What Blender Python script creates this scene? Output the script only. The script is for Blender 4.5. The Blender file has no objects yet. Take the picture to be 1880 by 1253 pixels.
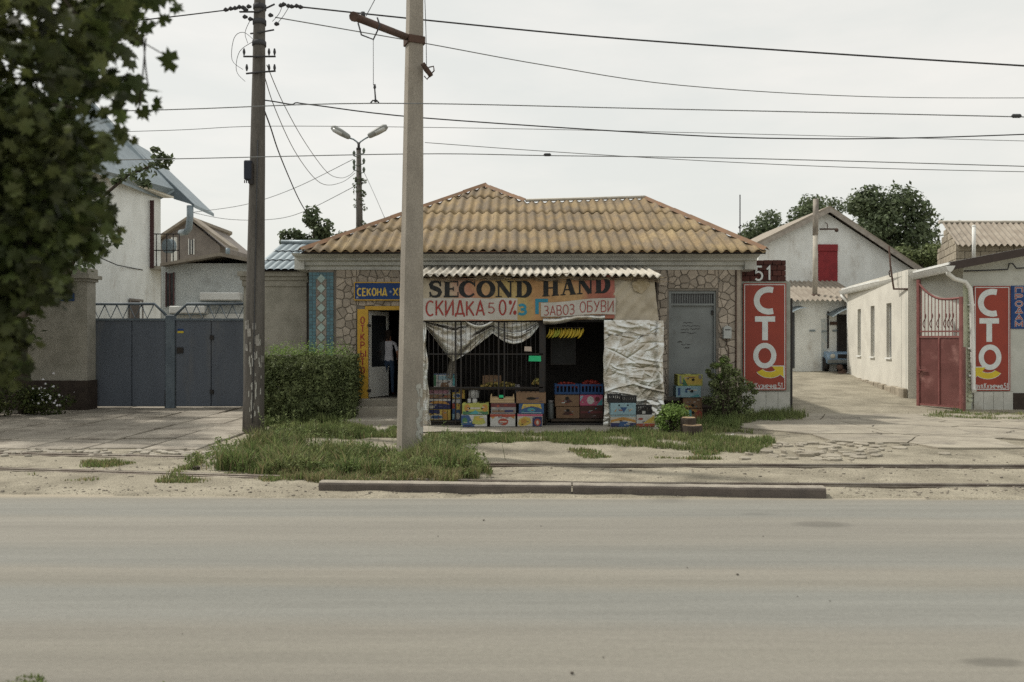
import bpy, bmesh, math, random
import numpy as np
from mathutils import Vector, Matrix, noise as mnoise
random.seed(11); RNG = np.random.default_rng(5)
SC = bpy.context.scene
COL = SC.collection
PI = math.pi
# ------------------------------------------------------------------ camera
CAMZ, F, CX, HY = 1.95, 1500.0, 940.0, 620.0
cam = bpy.data.cameras.new('camera'); camo = bpy.data.objects.new('camera', cam); COL.objects.link(camo)
camo.location = (0, 0, CAMZ); camo.rotation_euler = (PI/2, 0, 0)
cam.sensor_width = 36; cam.lens = F/1880*36; cam.shift_y = (HY-626.5)/1880
cam.clip_end = 3000; cam.clip_start = .1
cam.dof.use_dof = True; cam.dof.focus_distance = 18.5; cam.dof.aperture_fstop = 1.6
SC.camera = camo
# ------------------------------------------------------------------ sky, sun, exposure
SUN = Vector((-0.62, 0.33, 1.0)).normalized()
w = bpy.data.worlds.new('World'); SC.world = w; w.use_nodes = True
nt = w.node_tree; nd = nt.nodes; ln = nt.links
bg = nd['Background']; bg.inputs['Strength'].default_value = 0.115
sky = nd.new('ShaderNodeTexSky'); sky.sky_type = 'NISHITA'; sky.sun_disc = False
sky.sun_elevation = math.asin(SUN.z); sky.sun_rotation = math.atan2(SUN.x, SUN.y)
sky.air_density = 1.0; sky.dust_density = 4.0; sky.ozone_density = 1.0
tc = nd.new('ShaderNodeTexCoord'); mp = nd.new('ShaderNodeMapping'); mp.inputs['Scale'].default_value = (1.3, 1.3, 5.0)
n1 = nd.new('ShaderNodeTexNoise'); n1.inputs['Scale'].default_value = 2.3; n1.inputs['Detail'].default_value = 9; n1.inputs['Roughness'].default_value = .55
rp = nd.new('ShaderNodeValToRGB'); rp.color_ramp.elements[0].position = .38; rp.color_ramp.elements[1].position = .72
rp.color_ramp.elements[0].color = (6.35, 6.38, 5.95, 1); rp.color_ramp.elements[1].color = (7.4, 7.15, 6.6, 1)
mx = nd.new('ShaderNodeMix'); mx.data_type = 'RGBA'; mx.inputs[0].default_value = .86
ln.new(tc.outputs['Generated'], mp.inputs[0]); ln.new(mp.outputs[0], n1.inputs['Vector']); ln.new(n1.outputs[0], rp.inputs[0])
ln.new(sky.outputs[0], mx.inputs[6]); ln.new(rp.outputs[0], mx.inputs[7]); ln.new(mx.outputs[2], bg.inputs['Color'])
sl = bpy.data.lights.new('sun', 'SUN'); sl.energy = 2.7; sl.angle = math.radians(2.5); sl.color = (1, .945, .85)
so = bpy.data.objects.new('sun', sl); COL.objects.link(so); so.location = (-20, 15, 40)
so.rotation_euler = (-SUN).to_track_quat('-Z', 'Y').to_euler()
SC.view_settings.view_transform = 'Standard'; SC.view_settings.look = 'None'
SC.view_settings.exposure = 0.24; SC.view_settings.gamma = 1; SC.view_settings.use_curve_mapping = False
SC.cycles.max_bounces = 6; SC.cycles.sample_clamp_indirect = 2.0; SC.cycles.sample_clamp_direct = 6.0; SC.cycles.use_denoising = False
# ------------------------------------------------------------------ pixel -> metre helpers
def X(px, D): return (px-CX)*D/F
def Z(py, D): return CAMZ-(py-HY)*D/F
def P(px, py, D): return Vector((X(px, D), D, Z(py, D)))
def GD(py): return CAMZ*F/(py-HY)          # depth of flat ground at an image row
def vn(x, y, s=1.0, sd=0.0): return mnoise.noise(Vector((x*s+sd, y*s-sd, sd)))
# ------------------------------------------------------------------ materials
MATS = {}
def mat(name, c1, c2=None, scale=4.0, lo=.35, hi=.65, rough=.85, bump=.2, bscale=60.0, metal=0.0, fine=.10, fscale=90.0,
        stain=None, sscale=1.2, slo=.55, shi=.75, stretch=(1,1,1), island=0.0, trans=0.0, objrand=0.0, spec=.3, bdist=.01):
    if name in MATS: return MATS[name]
    m = bpy.data.materials.new(name); m.use_nodes = True; t = m.node_tree; N = t.nodes; L = t.links
    b = N['Principled BSDF']; b.inputs['Roughness'].default_value = rough; b.inputs['Metallic'].default_value = metal
    b.inputs['Specular IOR Level'].default_value = spec
    c2 = c2 or tuple(v*.8 for v in c1)
    tcn = N.new('ShaderNodeTexCoord'); g = N.new('ShaderNodeNewGeometry')
    mpn = N.new('ShaderNodeMapping'); mpn.inputs['Scale'].default_value = stretch
    L.new(g.outputs['Position'], mpn.inputs[0])
    def noi(s, d=6, r=.6):
        n = N.new('ShaderNodeTexNoise'); n.inputs['Scale'].default_value = s; n.inputs['Detail'].default_value = d; n.inputs['Roughness'].default_value = r
        L.new(mpn.outputs[0], n.inputs['Vector']); return n
    def mix(fac, a, bb, mode='MIX'):
        x = N.new('ShaderNodeMix'); x.data_type = 'RGBA'; x.blend_type = mode
        for i, v in ((0, fac), (6, a), (7, bb)):
            if hasattr(v, 'is_output'): L.new(v, x.inputs[i])
            elif i == 0: x.inputs[0].default_value = v
            else: x.inputs[i].default_value = (*v[:3], 1)
        return x.outputs[2]
    def ramp(src, a, bb):
        r = N.new('ShaderNodeMapRange'); r.inputs['From Min'].default_value = a; r.inputs['From Max'].default_value = bb; r.interpolation_type = 'SMOOTHSTEP'
        L.new(src, r.inputs[0]); return r.outputs[0]
    col = mix(ramp(noi(scale).outputs[0], lo, hi), c1, c2)
    if stain: col = mix(ramp(noi(sscale, 8, .7).outputs[0], slo, shi), col, stain)
    if fine:
        fr = ramp(noi(fscale, 3, .6).outputs[0], .3, .7)
        mm = N.new('ShaderNodeMapRange'); mm.inputs['To Min'].default_value = 1-fine*1.6; mm.inputs['To Max'].default_value = 1+fine
        L.new(fr, mm.inputs[0])
        cx = N.new('ShaderNodeVectorMath'); cx.operation = 'SCALE'; L.new(col, cx.inputs[0]); L.new(mm.outputs[0], cx.inputs['Scale']); col = cx.outputs[0]
    for amt, src in ((island, g.outputs['Random Per Island']), (objrand, None)):
        if amt:
            if src is None: src = N.new('ShaderNodeObjectInfo').outputs['Random']
            mm = N.new('ShaderNodeMapRange'); mm.inputs['To Min'].default_value = 1-amt; mm.inputs['To Max'].default_value = 1+amt
            L.new(src, mm.inputs[0])
            cx = N.new('ShaderNodeVectorMath'); cx.operation = 'SCALE'; L.new(col, cx.inputs[0]); L.new(mm.outputs[0], cx.inputs['Scale']); col = cx.outputs[0]
    L.new(col, b.inputs['Base Color'])
    if bump:
        bn = N.new('ShaderNodeBump'); bn.inputs['Strength'].default_value = bump; bn.inputs['Distance'].default_value = bdist
        L.new(noi(bscale, 8, .65).outputs[0], bn.inputs['Height']); L.new(bn.outputs[0], b.inputs['Normal'])
    if trans:
        tr = N.new('ShaderNodeBsdfTranslucent'); L.new(col, tr.inputs['Color'])
        ms = N.new('ShaderNodeMixShader'); ms.inputs[0].default_value = trans
        L.new(b.outputs[0], ms.inputs[1]); L.new(tr.outputs[0], ms.inputs[2]); L.new(ms.outputs[0], N['Material Output'].inputs['Surface'])
    MATS[name] = m; return m
def flat(name, c, rough=.7, **k): return mat(name, c, tuple(v*.88 for v in c), scale=7, rough=rough, bump=k.pop('bump', .05), fine=k.pop('fine', .05), **k)
# ------------------------------------------------------------------ mesh builder
class MB:
    def __init__(s): s.v = []; s.f = []; s.m = []; s.cur = 0; s.smooth = False; s.sm = []
    def face(s, idx): s.f.append(tuple(idx)); s.m.append(s.cur); s.sm.append(s.smooth)
    def poly(s, pts):
        n = len(s.v); s.v += [tuple(p) for p in pts]; s.face(range(n, n+len(pts))); return s
    def box(s, x0, x1, y0, y1, z0, z1, M=None):
        n = len(s.v)
        c = [(x0,y0,z0),(x1,y0,z0),(x1,y1,z0),(x0,y1,z0),(x0,y0,z1),(x1,y0,z1),(x1,y1,z1),(x0,y1,z1)]
        if M is not None: c = [tuple(M @ Vector(p)) for p in c]
        s.v += c
        for q in ((0,3,2,1),(4,5,6,7),(0,1,5,4),(1,2,6,5),(2,3,7,6),(3,0,4,7)): s.face([n+i for i in q])
        return s
    def slab(s, px0, py0, px1, py1, D, th):
        return s.box(X(px0,D), X(px1,D), D, D+th, Z(py1,D), Z(py0,D))
    def prism(s, pts, vec):
        n = len(s.v); k = len(pts); vec = Vector(vec)
        s.v += [tuple(p) for p in pts] + [tuple(Vector(p)+vec) for p in pts]
        s.face(range(n, n+k)); s.face(range(n+2*k-1, n+k-1, -1))
        for i in range(k):
            j = (i+1) % k; s.face((n+j, n+i, n+k+i, n+k+j))
        return s
    def tube(s, pts, r, seg=6, cap=True):
        pts = [Vector(p) for p in pts]; rs = r if isinstance(r, (list, tuple)) else [r]*len(pts)
        n0 = len(s.v); sm = s.smooth; s.smooth = True; up = None
        for i, p in enumerate(pts):
            d = (pts[min(i+1, len(pts)-1)] - pts[max(i-1, 0)]).normalized()
            if up is None: up = Vector((0,0,1)) if abs(d.z) < .9 else Vector((1,0,0))
            a = d.cross(up).normalized(); bb = a.cross(d).normalized(); up = bb
            for k in range(seg):
                t = 2*PI*(k+.5)/seg; s.v.append(tuple(p + (a*math.cos(t)+bb*math.sin(t))*rs[i]))
        for i in range(len(pts)-1):
            for k in range(seg):
                k2 = (k+1) % seg; s.face((n0+i*seg+k, n0+i*seg+k2, n0+(i+1)*seg+k2, n0+(i+1)*seg+k))
        s.smooth = sm
        if cap: s.face([n0+k for k in range(seg-1, -1, -1)]); s.face([n0+(len(pts)-1)*seg+k for k in range(seg)])
        return s
    def sphere(s, c, rx, ry, rz, nu=10, nv=6):
        n0 = len(s.v); sm = s.smooth; s.smooth = True
        for j in range(nv+1):
            th = PI*j/nv
            for i in range(nu):
                ph = 2*PI*i/nu
                s.v.append((c[0]+rx*math.sin(th)*math.cos(ph), c[1]+ry*math.sin(th)*math.sin(ph), c[2]+rz*math.cos(th)))
        for j in range(nv):
            for i in range(nu):
                i2 = (i+1) % nu; s.face((n0+j*nu+i, n0+(j+1)*nu+i, n0+(j+1)*nu+i2, n0+j*nu+i2))
        s.smooth = sm; return s
    def grid(s, fn, nu, nv, smooth=True):
        n0 = len(s.v); sm = s.smooth; s.smooth = smooth
        for j in range(nv+1):
            for i in range(nu+1): s.v.append(tuple(fn(i/nu, j/nv)))
        for j in range(nv):
            for i in range(nu):
                a = n0+j*(nu+1)+i; s.face((a, a+1, a+nu+2, a+nu+1))
        s.smooth = sm; return s
    def mesh(s, name, mats, org=(0,0,0), bevel=0):
        me = bpy.data.meshes.new(name); o = Vector(org)
        me.from_pydata([(v[0]-o.x, v[1]-o.y, v[2]-o.z) for v in s.v], [], s.f)
        for m in (mats if isinstance(mats, (list, tuple)) else [mats]): me.materials.append(m)
        me.polygons.foreach_set('material_index', s.m); me.polygons.foreach_set('use_smooth', s.sm)
        bm = bmesh.new(); bm.from_mesh(me); bmesh.ops.remove_doubles(bm, verts=bm.verts, dist=1e-5)
        if bevel: bmesh.ops.bevel(bm, geom=[e for e in bm.edges if len(e.link_faces) == 2 and e.calc_face_angle(0) > .6], offset=bevel, segments=1, affect='EDGES', clamp_overlap=True)
        bmesh.ops.recalc_face_normals(bm, faces=bm.faces); bm.to_mesh(me); bm.free()
        me.update(); return me
    def build(s, name, mats, parent=None, bevel=0, org=None, label=None, cat=None, group=None, kind=None):
        """org: world point that becomes the object's origin. Parents are never rotated here, so local = world - parent."""
        pw = wloc(parent) if parent else Vector((0,0,0))
        if org is None: org = pw if parent else Vector((0,0,0))
        org = Vector(org)
        ob = bpy.data.objects.new(name, s.mesh(name, mats, org, bevel)); COL.objects.link(ob)
        ob.location = org-pw
        if parent: ob.parent = parent
        tag(ob, label, cat, group, kind); return ob
def wloc(o):
    v = Vector((0,0,0))
    while o: v = v + o.location; o = o.parent
    return v
def tag(o, label=None, cat=None, group=None, kind=None):
    if label: o['label'] = label
    if cat: o['category'] = cat
    if group: o['group'] = group
    if kind: o['kind'] = kind
    return o
def thing(name, label, cat, loc=(0,0,0), group=None):
    o = bpy.data.objects.new(name, None); COL.objects.link(o); o.location = loc; o.empty_display_size = .2
    return tag(o, label, cat, group)
def link_mesh(name, me, parent=None, loc=(0,0,0), rz=0):
    o = bpy.data.objects.new(name, me); COL.objects.link(o); o.location = loc
    if rz: o.rotation_euler = (0,0,rz)
    if parent: o.parent = parent
    return o
def copy_tree(o, parent=None):
    c = o.copy(); COL.objects.link(c)
    if parent: c.parent = parent
    for ch in [k for k in o.children]: copy_tree(ch, c)
    return c
def np_mesh(name, V, faces_flat, loop_tot, mats, smooth=False):
    """fast mesh from numpy: V (n,3), flat loop vertex indices, loop totals"""
    me = bpy.data.meshes.new(name); me.vertices.add(len(V)); me.vertices.foreach_set('co', np.asarray(V, np.float32).ravel())
    me.loops.add(len(faces_flat)); me.loops.foreach_set('vertex_index', np.asarray(faces_flat, np.int32))
    lt = np.asarray(loop_tot, np.int32); ls = np.concatenate([[0], np.cumsum(lt)[:-1]]).astype(np.int32)
    me.polygons.add(len(lt)); me.polygons.foreach_set('loop_start', ls)
    try: me.polygons.foreach_set('loop_total', lt)
    except Exception: pass
    me.polygons.foreach_set('use_smooth', np.full(len(lt), smooth))
    for m in (mats if isinstance(mats, (list, tuple)) else [mats]): me.materials.append(m)
    me.update(calc_edges=True); me.validate(); return me
def voronoi_cells(pts, rect):
    """bounded Voronoi cells (lists of 2D points) by half-plane clipping"""
    x0, z0, x1, z1 = rect; out = []
    A = np.array(pts)
    for i, p in enumerate(A):
        poly = [(x0,z0),(x1,z0),(x1,z1),(x0,z1)]
        d = np.hypot(*(A-p).T); order = np.argsort(d)[1:22]
        for j in order:
            q = A[j]; m = (p+q)/2; n = q-p
            poly = clip_half(poly, m, n)
            if not poly: break
        out.append(poly)
    return out
def clip_half(poly, m, n):
    res = []; k = len(poly)
    for a in range(k):
        P0, P1 = poly[a], poly[(a+1) % k]
        s0 = (P0[0]-m[0])*n[0]+(P0[1]-m[1])*n[1]; s1 = (P1[0]-m[0])*n[0]+(P1[1]-m[1])*n[1]
        if s0 <= 0: res.append(P0)
        if (s0 < 0 < s1) or (s1 < 0 < s0):
            t = s0/(s0-s1); res.append((P0[0]+t*(P1[0]-P0[0]), P0[1]+t*(P1[1]-P0[1])))
    return res
def clip_rect(poly, r):
    for m, n in (((r[0],0),(-1,0)), ((r[2],0),(1,0)), ((0,r[1]),(0,-1)), ((0,r[3]),(0,1))):
        poly = clip_half(poly, m, n)
        if len(poly) < 3: return []
    return poly
def area2(p): return abs(sum(p[i][0]*p[(i+1)%len(p)][1]-p[(i+1)%len(p)][0]*p[i][1] for i in range(len(p))))/2
def shrink(p, d):
    cx = sum(q[0] for q in p)/len(p); cy = sum(q[1] for q in p)/len(p); out = []
    for q in p:
        L = math.hypot(q[0]-cx, q[1]-cy) or 1; k = max(.2, 1-d*1.25/L); out.append((cx+(q[0]-cx)*k, cy+(q[1]-cy)*k))
    return out
# ------------------------------------------------------------------ stroke lettering
def arc(cx, cy, rx, ry, a0, a1, n=14):
    return [(cx+rx*math.cos(math.radians(a0+(a1-a0)*i/n)), cy+ry*math.sin(math.radians(a0+(a1-a0)*i/n))) for i in range(n+1)]
O_ = (.62, [arc(.31,.5,.31,.5,0,360,22)])
G = {
 'С': (.60, [arc(.33,.5,.33,.5,50,310)]), 'О': O_, '0': (.52, [arc(.26,.5,.26,.5,0,360,20)]),
 'К': (.56, [[(0,0),(0,1)], [(.54,1),(.03,.45)], [(.16,.58),(.56,0)]]),
 'И': (.58, [[(0,1),(0,0),(.58,1),(.58,0)]]), 'Д': (.70, [[(.12,.12),(.33,1),(.42,1),(.60,.12)], [(0,-.08),(.03,.12),(.67,.12),(.70,-.08)]]),
 'А': (.62, [[(0,0),(.31,1),(.62,0)], [(.12,.33),(.50,.33)]]), 'З': (.52, [arc(.22,.75,.26,.25,140,-90,10)+arc(.22,.26,.30,.26,90,-140,10)]),
 'В': (.54, [[(0,0),(0,1)]+arc(.28,.76,.22,.24,90,-90,8)+[(0,.52)], arc(.28,.26,.26,.26,90,-90,8)+[(0,0)]]),
 'Б': (.54, [[(.50,1),(0,1),(0,0)]+arc(.28,.28,.26,.28,-90,90,8)+[(0,.56)]]), 'У': (.58, [[(0,1),(.30,.42)], [(.58,1),(.22,.12),(.06,.0)]]),
 'Е': (.50, [[(.5,1),(0,1),(0,0),(.5,0)], [(0,.52),(.42,.52)]]), 'Н': (.56, [[(0,0),(0,1)], [(.56,0),(.56,1)], [(0,.5),(.56,.5)]]),
 'Х': (.58, [[(0,0),(.58,1)], [(0,1),(.58,0)]]), 'Т': (.60, [[(0,1),(.60,1)], [(.30,1),(.30,0)]]),
 'Р': (.52, [[(0,0),(0,1)]+arc(.26,.74,.25,.26,90,-90,8)+[(0,.48)]]), 'Ы': (.74, [[(0,1),(0,0)]+arc(.22,.26,.24,.26,-90,90,8)+[(0,.52)], [(.74,0),(.74,1)]]),
 'П': (.56, [[(0,0),(0,1),(.56,1),(.56,0)]]), 'М': (.70, [[(0,0),(0,1),(.35,.35),(.70,1),(.70,0)]]), 'Г': (.50, [[(0,0),(0,1),(.5,1)]]),
 '5': (.50, [[(.46,1),(.06,1),(.03,.56)]+arc(.20,.30,.29,.31,110,-140,12)]), '1': (.24, [[(0,.78),(.2,1),(.2,0)]]),
 '%': (.56, [[(.06,0),(.52,1)], arc(.09,.86,.07,.10,0,360,8), arc(.47,.14,.07,.10,0,360,8)]),
 '3': (.52, [arc(.22,.75,.25,.25,150,-90,10)+arc(.22,.26,.29,.26,90,-150,10)]),
 'в': (.40, [[(0,0),(0,.66)]+arc(.2,.5,.16,.16,90,-90,6)+[(0,.34)], arc(.2,.17,.19,.17,90,-90,6)+[(0,0)]]),
 'у': (.44, [[(0,.66),(.24,.1)], [(.44,.66),(.14,-.22),(.02,-.24)]]), 'л': (.44, [[(0,0),(.1,.05),(.16,.66),(.44,.66),(.44,0)]]),
 '.': (.10, [[(.05,0),(.05,.1)]]), ',': (.12, [[(.08,.1),(.03,-.14)]]), ' ': (.3, []),
 'з': (.38, [arc(.16,.5,.19,.16,140,-90,6)+arc(.16,.17,.22,.17,90,-140,6)]), 'н': (.42, [[(0,0),(0,.66)], [(.42,0),(.42,.66)], [(0,.35),(.42,.35)]]),
 'е': (.44, [[(.02,.35),(.43,.35)]+arc(.22,.34,.22,.33,0,310,12)]), 'ч': (.40, [[(0,.66),(0,.45),(.1,.32),(.40,.32)], [(.40,.66),(.40,0)]]),
 'а': (.42, [arc(.2,.33,.2,.33,0,360,12), [(.42,.66),(.42,0)]]),
}
def ribbon(mb, pts, hw, mapf, off, sub=.12):
    """flat stroke of half width hw (number or list) along 2D pts; mapf(u, v, off) -> 3D"""
    hws = hw if isinstance(hw, list) else [hw]*len(pts)
    closed = math.hypot(pts[0][0]-pts[-1][0], pts[0][1]-pts[-1][1]) < 1e-6
    Q = []; W = []
    for i in range(len(pts)-1):
        a, b = pts[i], pts[i+1]; L = math.hypot(b[0]-a[0], b[1]-a[1]); k = max(1, int(L/sub))
        for j in range(k):
            t = j/k; Q.append((a[0]+(b[0]-a[0])*t, a[1]+(b[1]-a[1])*t)); W.append(hws[i]+(hws[i+1]-hws[i])*t)
    Q.append(pts[-1]); W.append(hws[-1]); n = len(Q); Lf = []; Rt = []
    for i in range(n):
        p = Q[i]
        a = Q[i-1] if i > 0 else (Q[n-2] if closed else None); b = Q[i+1] if i < n-1 else (Q[1] if closed else None)
        d1 = None if a is None else Vector((p[0]-a[0], p[1]-a[1])); d2 = None if b is None else Vector((b[0]-p[0], b[1]-p[1]))
        d1 = d2 if d1 is None else d1; d2 = d1 if d2 is None else d2
        if d1.length < 1e-9: d1 = d2
        if d2.length < 1e-9: d2 = d1
        d1 = d1.normalized(); d2 = d2.normalized(); t = d1+d2
        t = t.normalized() if t.length > .2 else d1
        nrm = Vector((-t.y, t.x)); k = W[i]/max(.45, nrm.dot(Vector((-d1.y, d1.x))))
        ext = Vector((0,0))
        Lf.append((p[0]+nrm.x*k, p[1]+nrm.y*k)); Rt.append((p[0]-nrm.x*k, p[1]-nrm.y*k))
    n0 = len(mb.v)
    for i in range(n): mb.v.append(tuple(mapf(*Lf[i], off))); mb.v.append(tuple(mapf(*Rt[i], off)))
    for i in range(n-1): a = n0+2*i; mb.face((a, a+1, a+3, a+2))
def text_layout(s, gap=.16, font=G, wscale=1.0):
    x = 0; out = []
    for ch in s:
        wd, st = font[ch]
        out.append((x, ch, st)); x += wd*wscale+gap
    return out, x-gap
def draw_text(mb, s, mapf, u0, v0, width, height, hw=.07, gap=.16, font=G, jitter=0.0, rise=0.0):
    """s fitted into the (u, v) rectangle; mapf(u, v, off)"""
    lay, tot = text_layout(s, gap, font); k = width/tot; i = 0
    for x, ch, st in lay:
        dj = random.uniform(-jitter, jitter); sj = 1+random.uniform(-jitter, jitter)
        for item in st:
            pts, h = item if (isinstance(item, tuple) and isinstance(item[1], (list, float))) else (item, hw)
            hh = [q*height for q in h] if isinstance(h, list) else h*height
            q = [(u0+(x+a)*k, v0+height*(b*sj+dj)+rise*(x+a)/tot) for a, b in pts]
            ribbon(mb, q, hh, mapf, .0004*(i % 6), sub=.05); i += 1
def planar(D, front=.004):
    return lambda u, v, off: (u, D-front-off, v)
# ------------------------------------------------------------------ palette
M_ground = mat('dry_dirt', (.335,.305,.235), (.255,.23,.175), scale=1.1, stain=(.165,.148,.11), sscale=.9, slo=.44, shi=.70, bump=.8, bscale=22, fine=.24, fscale=55, bdist=.02)
M_conc = mat('old_concrete', (.36,.335,.28), (.29,.265,.22), scale=1.6, stain=(.2,.18,.15), sscale=1.4, bump=.3, bscale=70, fine=.12)
M_slab = mat('paving_concrete', (.34,.31,.26), (.26,.235,.195), scale=1.6, stain=(.16,.14,.115), sscale=1.3, slo=.46, shi=.72, bump=.45, bscale=60, objrand=.16, fine=.2)
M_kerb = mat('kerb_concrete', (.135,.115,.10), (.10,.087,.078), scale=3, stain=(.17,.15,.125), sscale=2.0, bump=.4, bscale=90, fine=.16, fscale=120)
M_rail = mat('worn_rail_steel', (.20,.18,.15), (.11,.09,.075), scale=2, rough=.45, metal=.6, bump=.1)
M_facade = mat('facade_mortar', (.24,.22,.19), (.185,.165,.145), scale=5, bump=.4, fine=.15)
M_stone = mat('flagstone', (.41,.355,.295), (.33,.285,.235), scale=5, stain=(.33,.30,.26), sscale=2.5, bump=.5, bscale=35, objrand=.22, fine=.14)
M_cornice = mat('grey_paint_plaster', (.52,.525,.495), (.43,.435,.41), scale=3, stain=(.22,.205,.18), sscale=1.6, slo=.58, shi=.8, bump=.2, fine=.08)
M_slate = mat('ochre_asbestos_sheet', (.255,.185,.10), (.175,.138,.095), scale=3.2, stain=(.33,.25,.135), sscale=1.3, slo=.47, shi=.72, bump=.4, bscale=40, objrand=.10, fine=.16, fscale=40, stretch=(1,.5,.5))
M_slate_grey = mat('pale_asbestos_sheet', (.52,.49,.43), (.42,.39,.33), scale=3, stain=(.28,.25,.2), sscale=1.5, bump=.3, objrand=.08, fine=.12)
M_slate_old = mat('grey_asbestos_sheet', (.32,.285,.235), (.25,.215,.175), scale=2, stain=(.17,.145,.12), sscale=1.2, bump=.3, objrand=.08)
M_ridge = mat('rusty_ridge', (.22,.125,.07), (.17,.11,.07), scale=4, rough=.8, bump=.2)
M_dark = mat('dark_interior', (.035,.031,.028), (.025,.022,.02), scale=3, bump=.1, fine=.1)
M_bar = mat('black_iron', (.022,.022,.024), (.03,.024,.02), scale=9, rough=.6, bump=.1)
M_foil = mat('silver_foil_sheet', (.44,.405,.345), (.70,.73,.73), scale=3.2, lo=.36, hi=.70, stretch=(1,1,1.4), rough=.24, metal=.85, bump=.3, bscale=24, fine=.06, bdist=.03)  # tan backing and silver foil; the pale streaks also paint glints into the colour
M_canvas = mat('cream_tarp', (.47,.42,.33), (.39,.345,.27), scale=3, stain=(.28,.24,.18), sscale=2, bump=.3, bscale=30, fine=.06)
M_white = mat('white_paint', (.74,.75,.72), (.66,.66,.63), scale=2.5, stain=(.45,.42,.36), sscale=1.4, slo=.62, shi=.85, bump=.1, fine=.05)
M_plaster_w = mat('whitewashed_plaster', (.78,.805,.79), (.70,.72,.70), scale=1.8, stain=(.42,.39,.34), sscale=1.3, slo=.50, shi=.78, stretch=(1,1,.45), bump=.3, bscale=25, fine=.06)
M_plaster_g = mat('grey_roughcast', (.33,.315,.27), (.26,.25,.21), scale=3, stain=(.2,.18,.15), sscale=1.1, bump=.7, bscale=55, fine=.16)
M_gate = mat('bluegrey_gate_paint', (.105,.122,.15), (.085,.10,.125), scale=1.5, stain=(.15,.15,.145), sscale=1.6, slo=.5, shi=.8, stretch=(1,1,.18), rough=.55, bump=.1, fine=.1)
M_gatefr = mat('gate_frame_paint', (.12,.15,.175), (.09,.115,.14), scale=4, rough=.55, bump=.08)
M_doorgrey = mat('grey_door_paint', (.23,.25,.25), (.19,.205,.205), scale=1.6, stain=(.13,.13,.125), sscale=1.2, rough=.6, bump=.1, fine=.06)
M_yellow = mat('yellow_paint', (.58,.35,.045), (.48,.29,.04), scale=4, rough=.6, bump=.1)
M_blue = flat('blue_sign_paint', (.018,.055,.185)); M_red = mat('red_sign_print', (.285,.048,.030), (.245,.042,.028), scale=2, rough=.5, bump=.03, fine=.05)
M_signwhite = flat('white_sign_print', (.62,.66,.66)); M_signyel = flat('yellow_sign_print', (.60,.47,.04)); M_lred = mat('red_lettering', (.28,.04,.035), (.36,.12,.10), scale=14, lo=.45, hi=.8, bump=0)
M_lblack = mat('black_lettering', (.022,.024,.026), (.05,.048,.045), scale=11, lo=.45, hi=.8, bump=0); M_lteal = flat('teal_lettering', (.03,.22,.33)); M_lyel = flat('yellow_lettering', (.66,.47,.10))
M_polec = mat('pole_concrete', (.33,.30,.255), (.26,.235,.2), scale=2.5, stain=(.2,.175,.14), sscale=2.2, bump=.35, bscale=50, fine=.14, stretch=(1,1,.4))
M_polew = mat('weathered_pole', (.125,.116,.104), (.085,.078,.07), scale=5, stain=(.17,.15,.13), sscale=2, bump=.5, bscale=30, fine=.16, stretch=(1,1,.12))
M_wire = mat('cable_black', (.06,.062,.066), (.05,.05,.055), scale=3, bump=0, fine=0)
M_rust = mat('rusty_pipe', (.10,.06,.045), (.07,.045,.035), scale=6, bump=.3)
M_redgate = mat('faded_red_paint', (.175,.072,.066), (.135,.055,.05), scale=2, stain=(.36,.19,.17), sscale=1.5, slo=.5, shi=.75, rough=.5, bump=.25, bscale=8, fine=.06)
M_redgatef = mat('pinkish_red_frame', (.27,.11,.10), (.2,.075,.07), scale=3, rough=.6, bump=.1)
M_zinc = mat('blue_grey_roof_metal', (.24,.29,.32), (.19,.235,.26), scale=2, rough=.45, metal=.3, bump=.06)
M_glass = mat('dark_glass', (.03,.033,.036), (.024,.027,.03), scale=2, rough=.22, bump=0, fine=0, spec=.6)
M_card = mat('brown_cardboard', (.26,.165,.095), (.21,.13,.075), scale=6, rough=.85, bump=.1, fine=.08, objrand=.1)
M_wood = mat('raw_wood', (.42,.32,.19), (.34,.25,.145), scale=8, stretch=(.3,1,2), bump=.2)
M_grass = mat('grass_blades', (.14,.19,.065), (.19,.22,.09), scale=1.1, rough=.7, bump=0, fine=0, island=.5, trans=.45)
M_dry = mat('dry_grass_blades', (.33,.28,.15), (.25,.22,.12), scale=2, rough=.8, bump=0, fine=0, island=.35, trans=.25)
M_leafd = mat('dark_maple_leaf', (.045,.065,.018), (.075,.085,.028), scale=2.4, rough=.55, bump=0, fine=0, island=.65, trans=.38, spec=.25)
M_leafm = mat('tree_leaf', (.115,.145,.075), (.085,.115,.06), scale=.7, rough=.6, bump=0, fine=0, island=.45, trans=.25)
M_hedge = mat('hedge_leaf', (.115,.145,.06), (.155,.185,.08), scale=2.5, rough=.6, bump=0, fine=0, island=.5, trans=.25)
M_lime = mat('fresh_green_leaf', (.16,.25,.06), (.20,.28,.085), scale=3, rough=.6, bump=0, fine=0, island=.4, trans=.35)
M_bark = mat('bark', (.07,.055,.042), (.045,.036,.028), scale=12, stretch=(1,1,.2), bump=.6, bscale=30)
M_limestone = mat('limestone_block', (.34,.30,.235), (.27,.235,.18), scale=5, bump=.5, bscale=25, objrand=.15, fine=.12)
M_brick = mat('burgundy_brick', (.085,.030,.024), (.062,.024,.02), scale=14, bump=.4, objrand=.2)
M_tile_b = mat('blue_glazed_tile', (.11,.215,.255), (.085,.17,.215), scale=3, rough=.4, bump=.1, island=.18, objrand=.1)
M_tile_l = mat('pale_aqua_tile', (.36,.45,.42), (.31,.40,.38), scale=4, rough=.4, bump=.05, objrand=.1)
M_tile_w = mat('off_white_tile', (.50,.50,.46), (.43,.43,.39), scale=3, stain=(.3,.27,.22), sscale=2, rough=.5, bump=.05)
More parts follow.
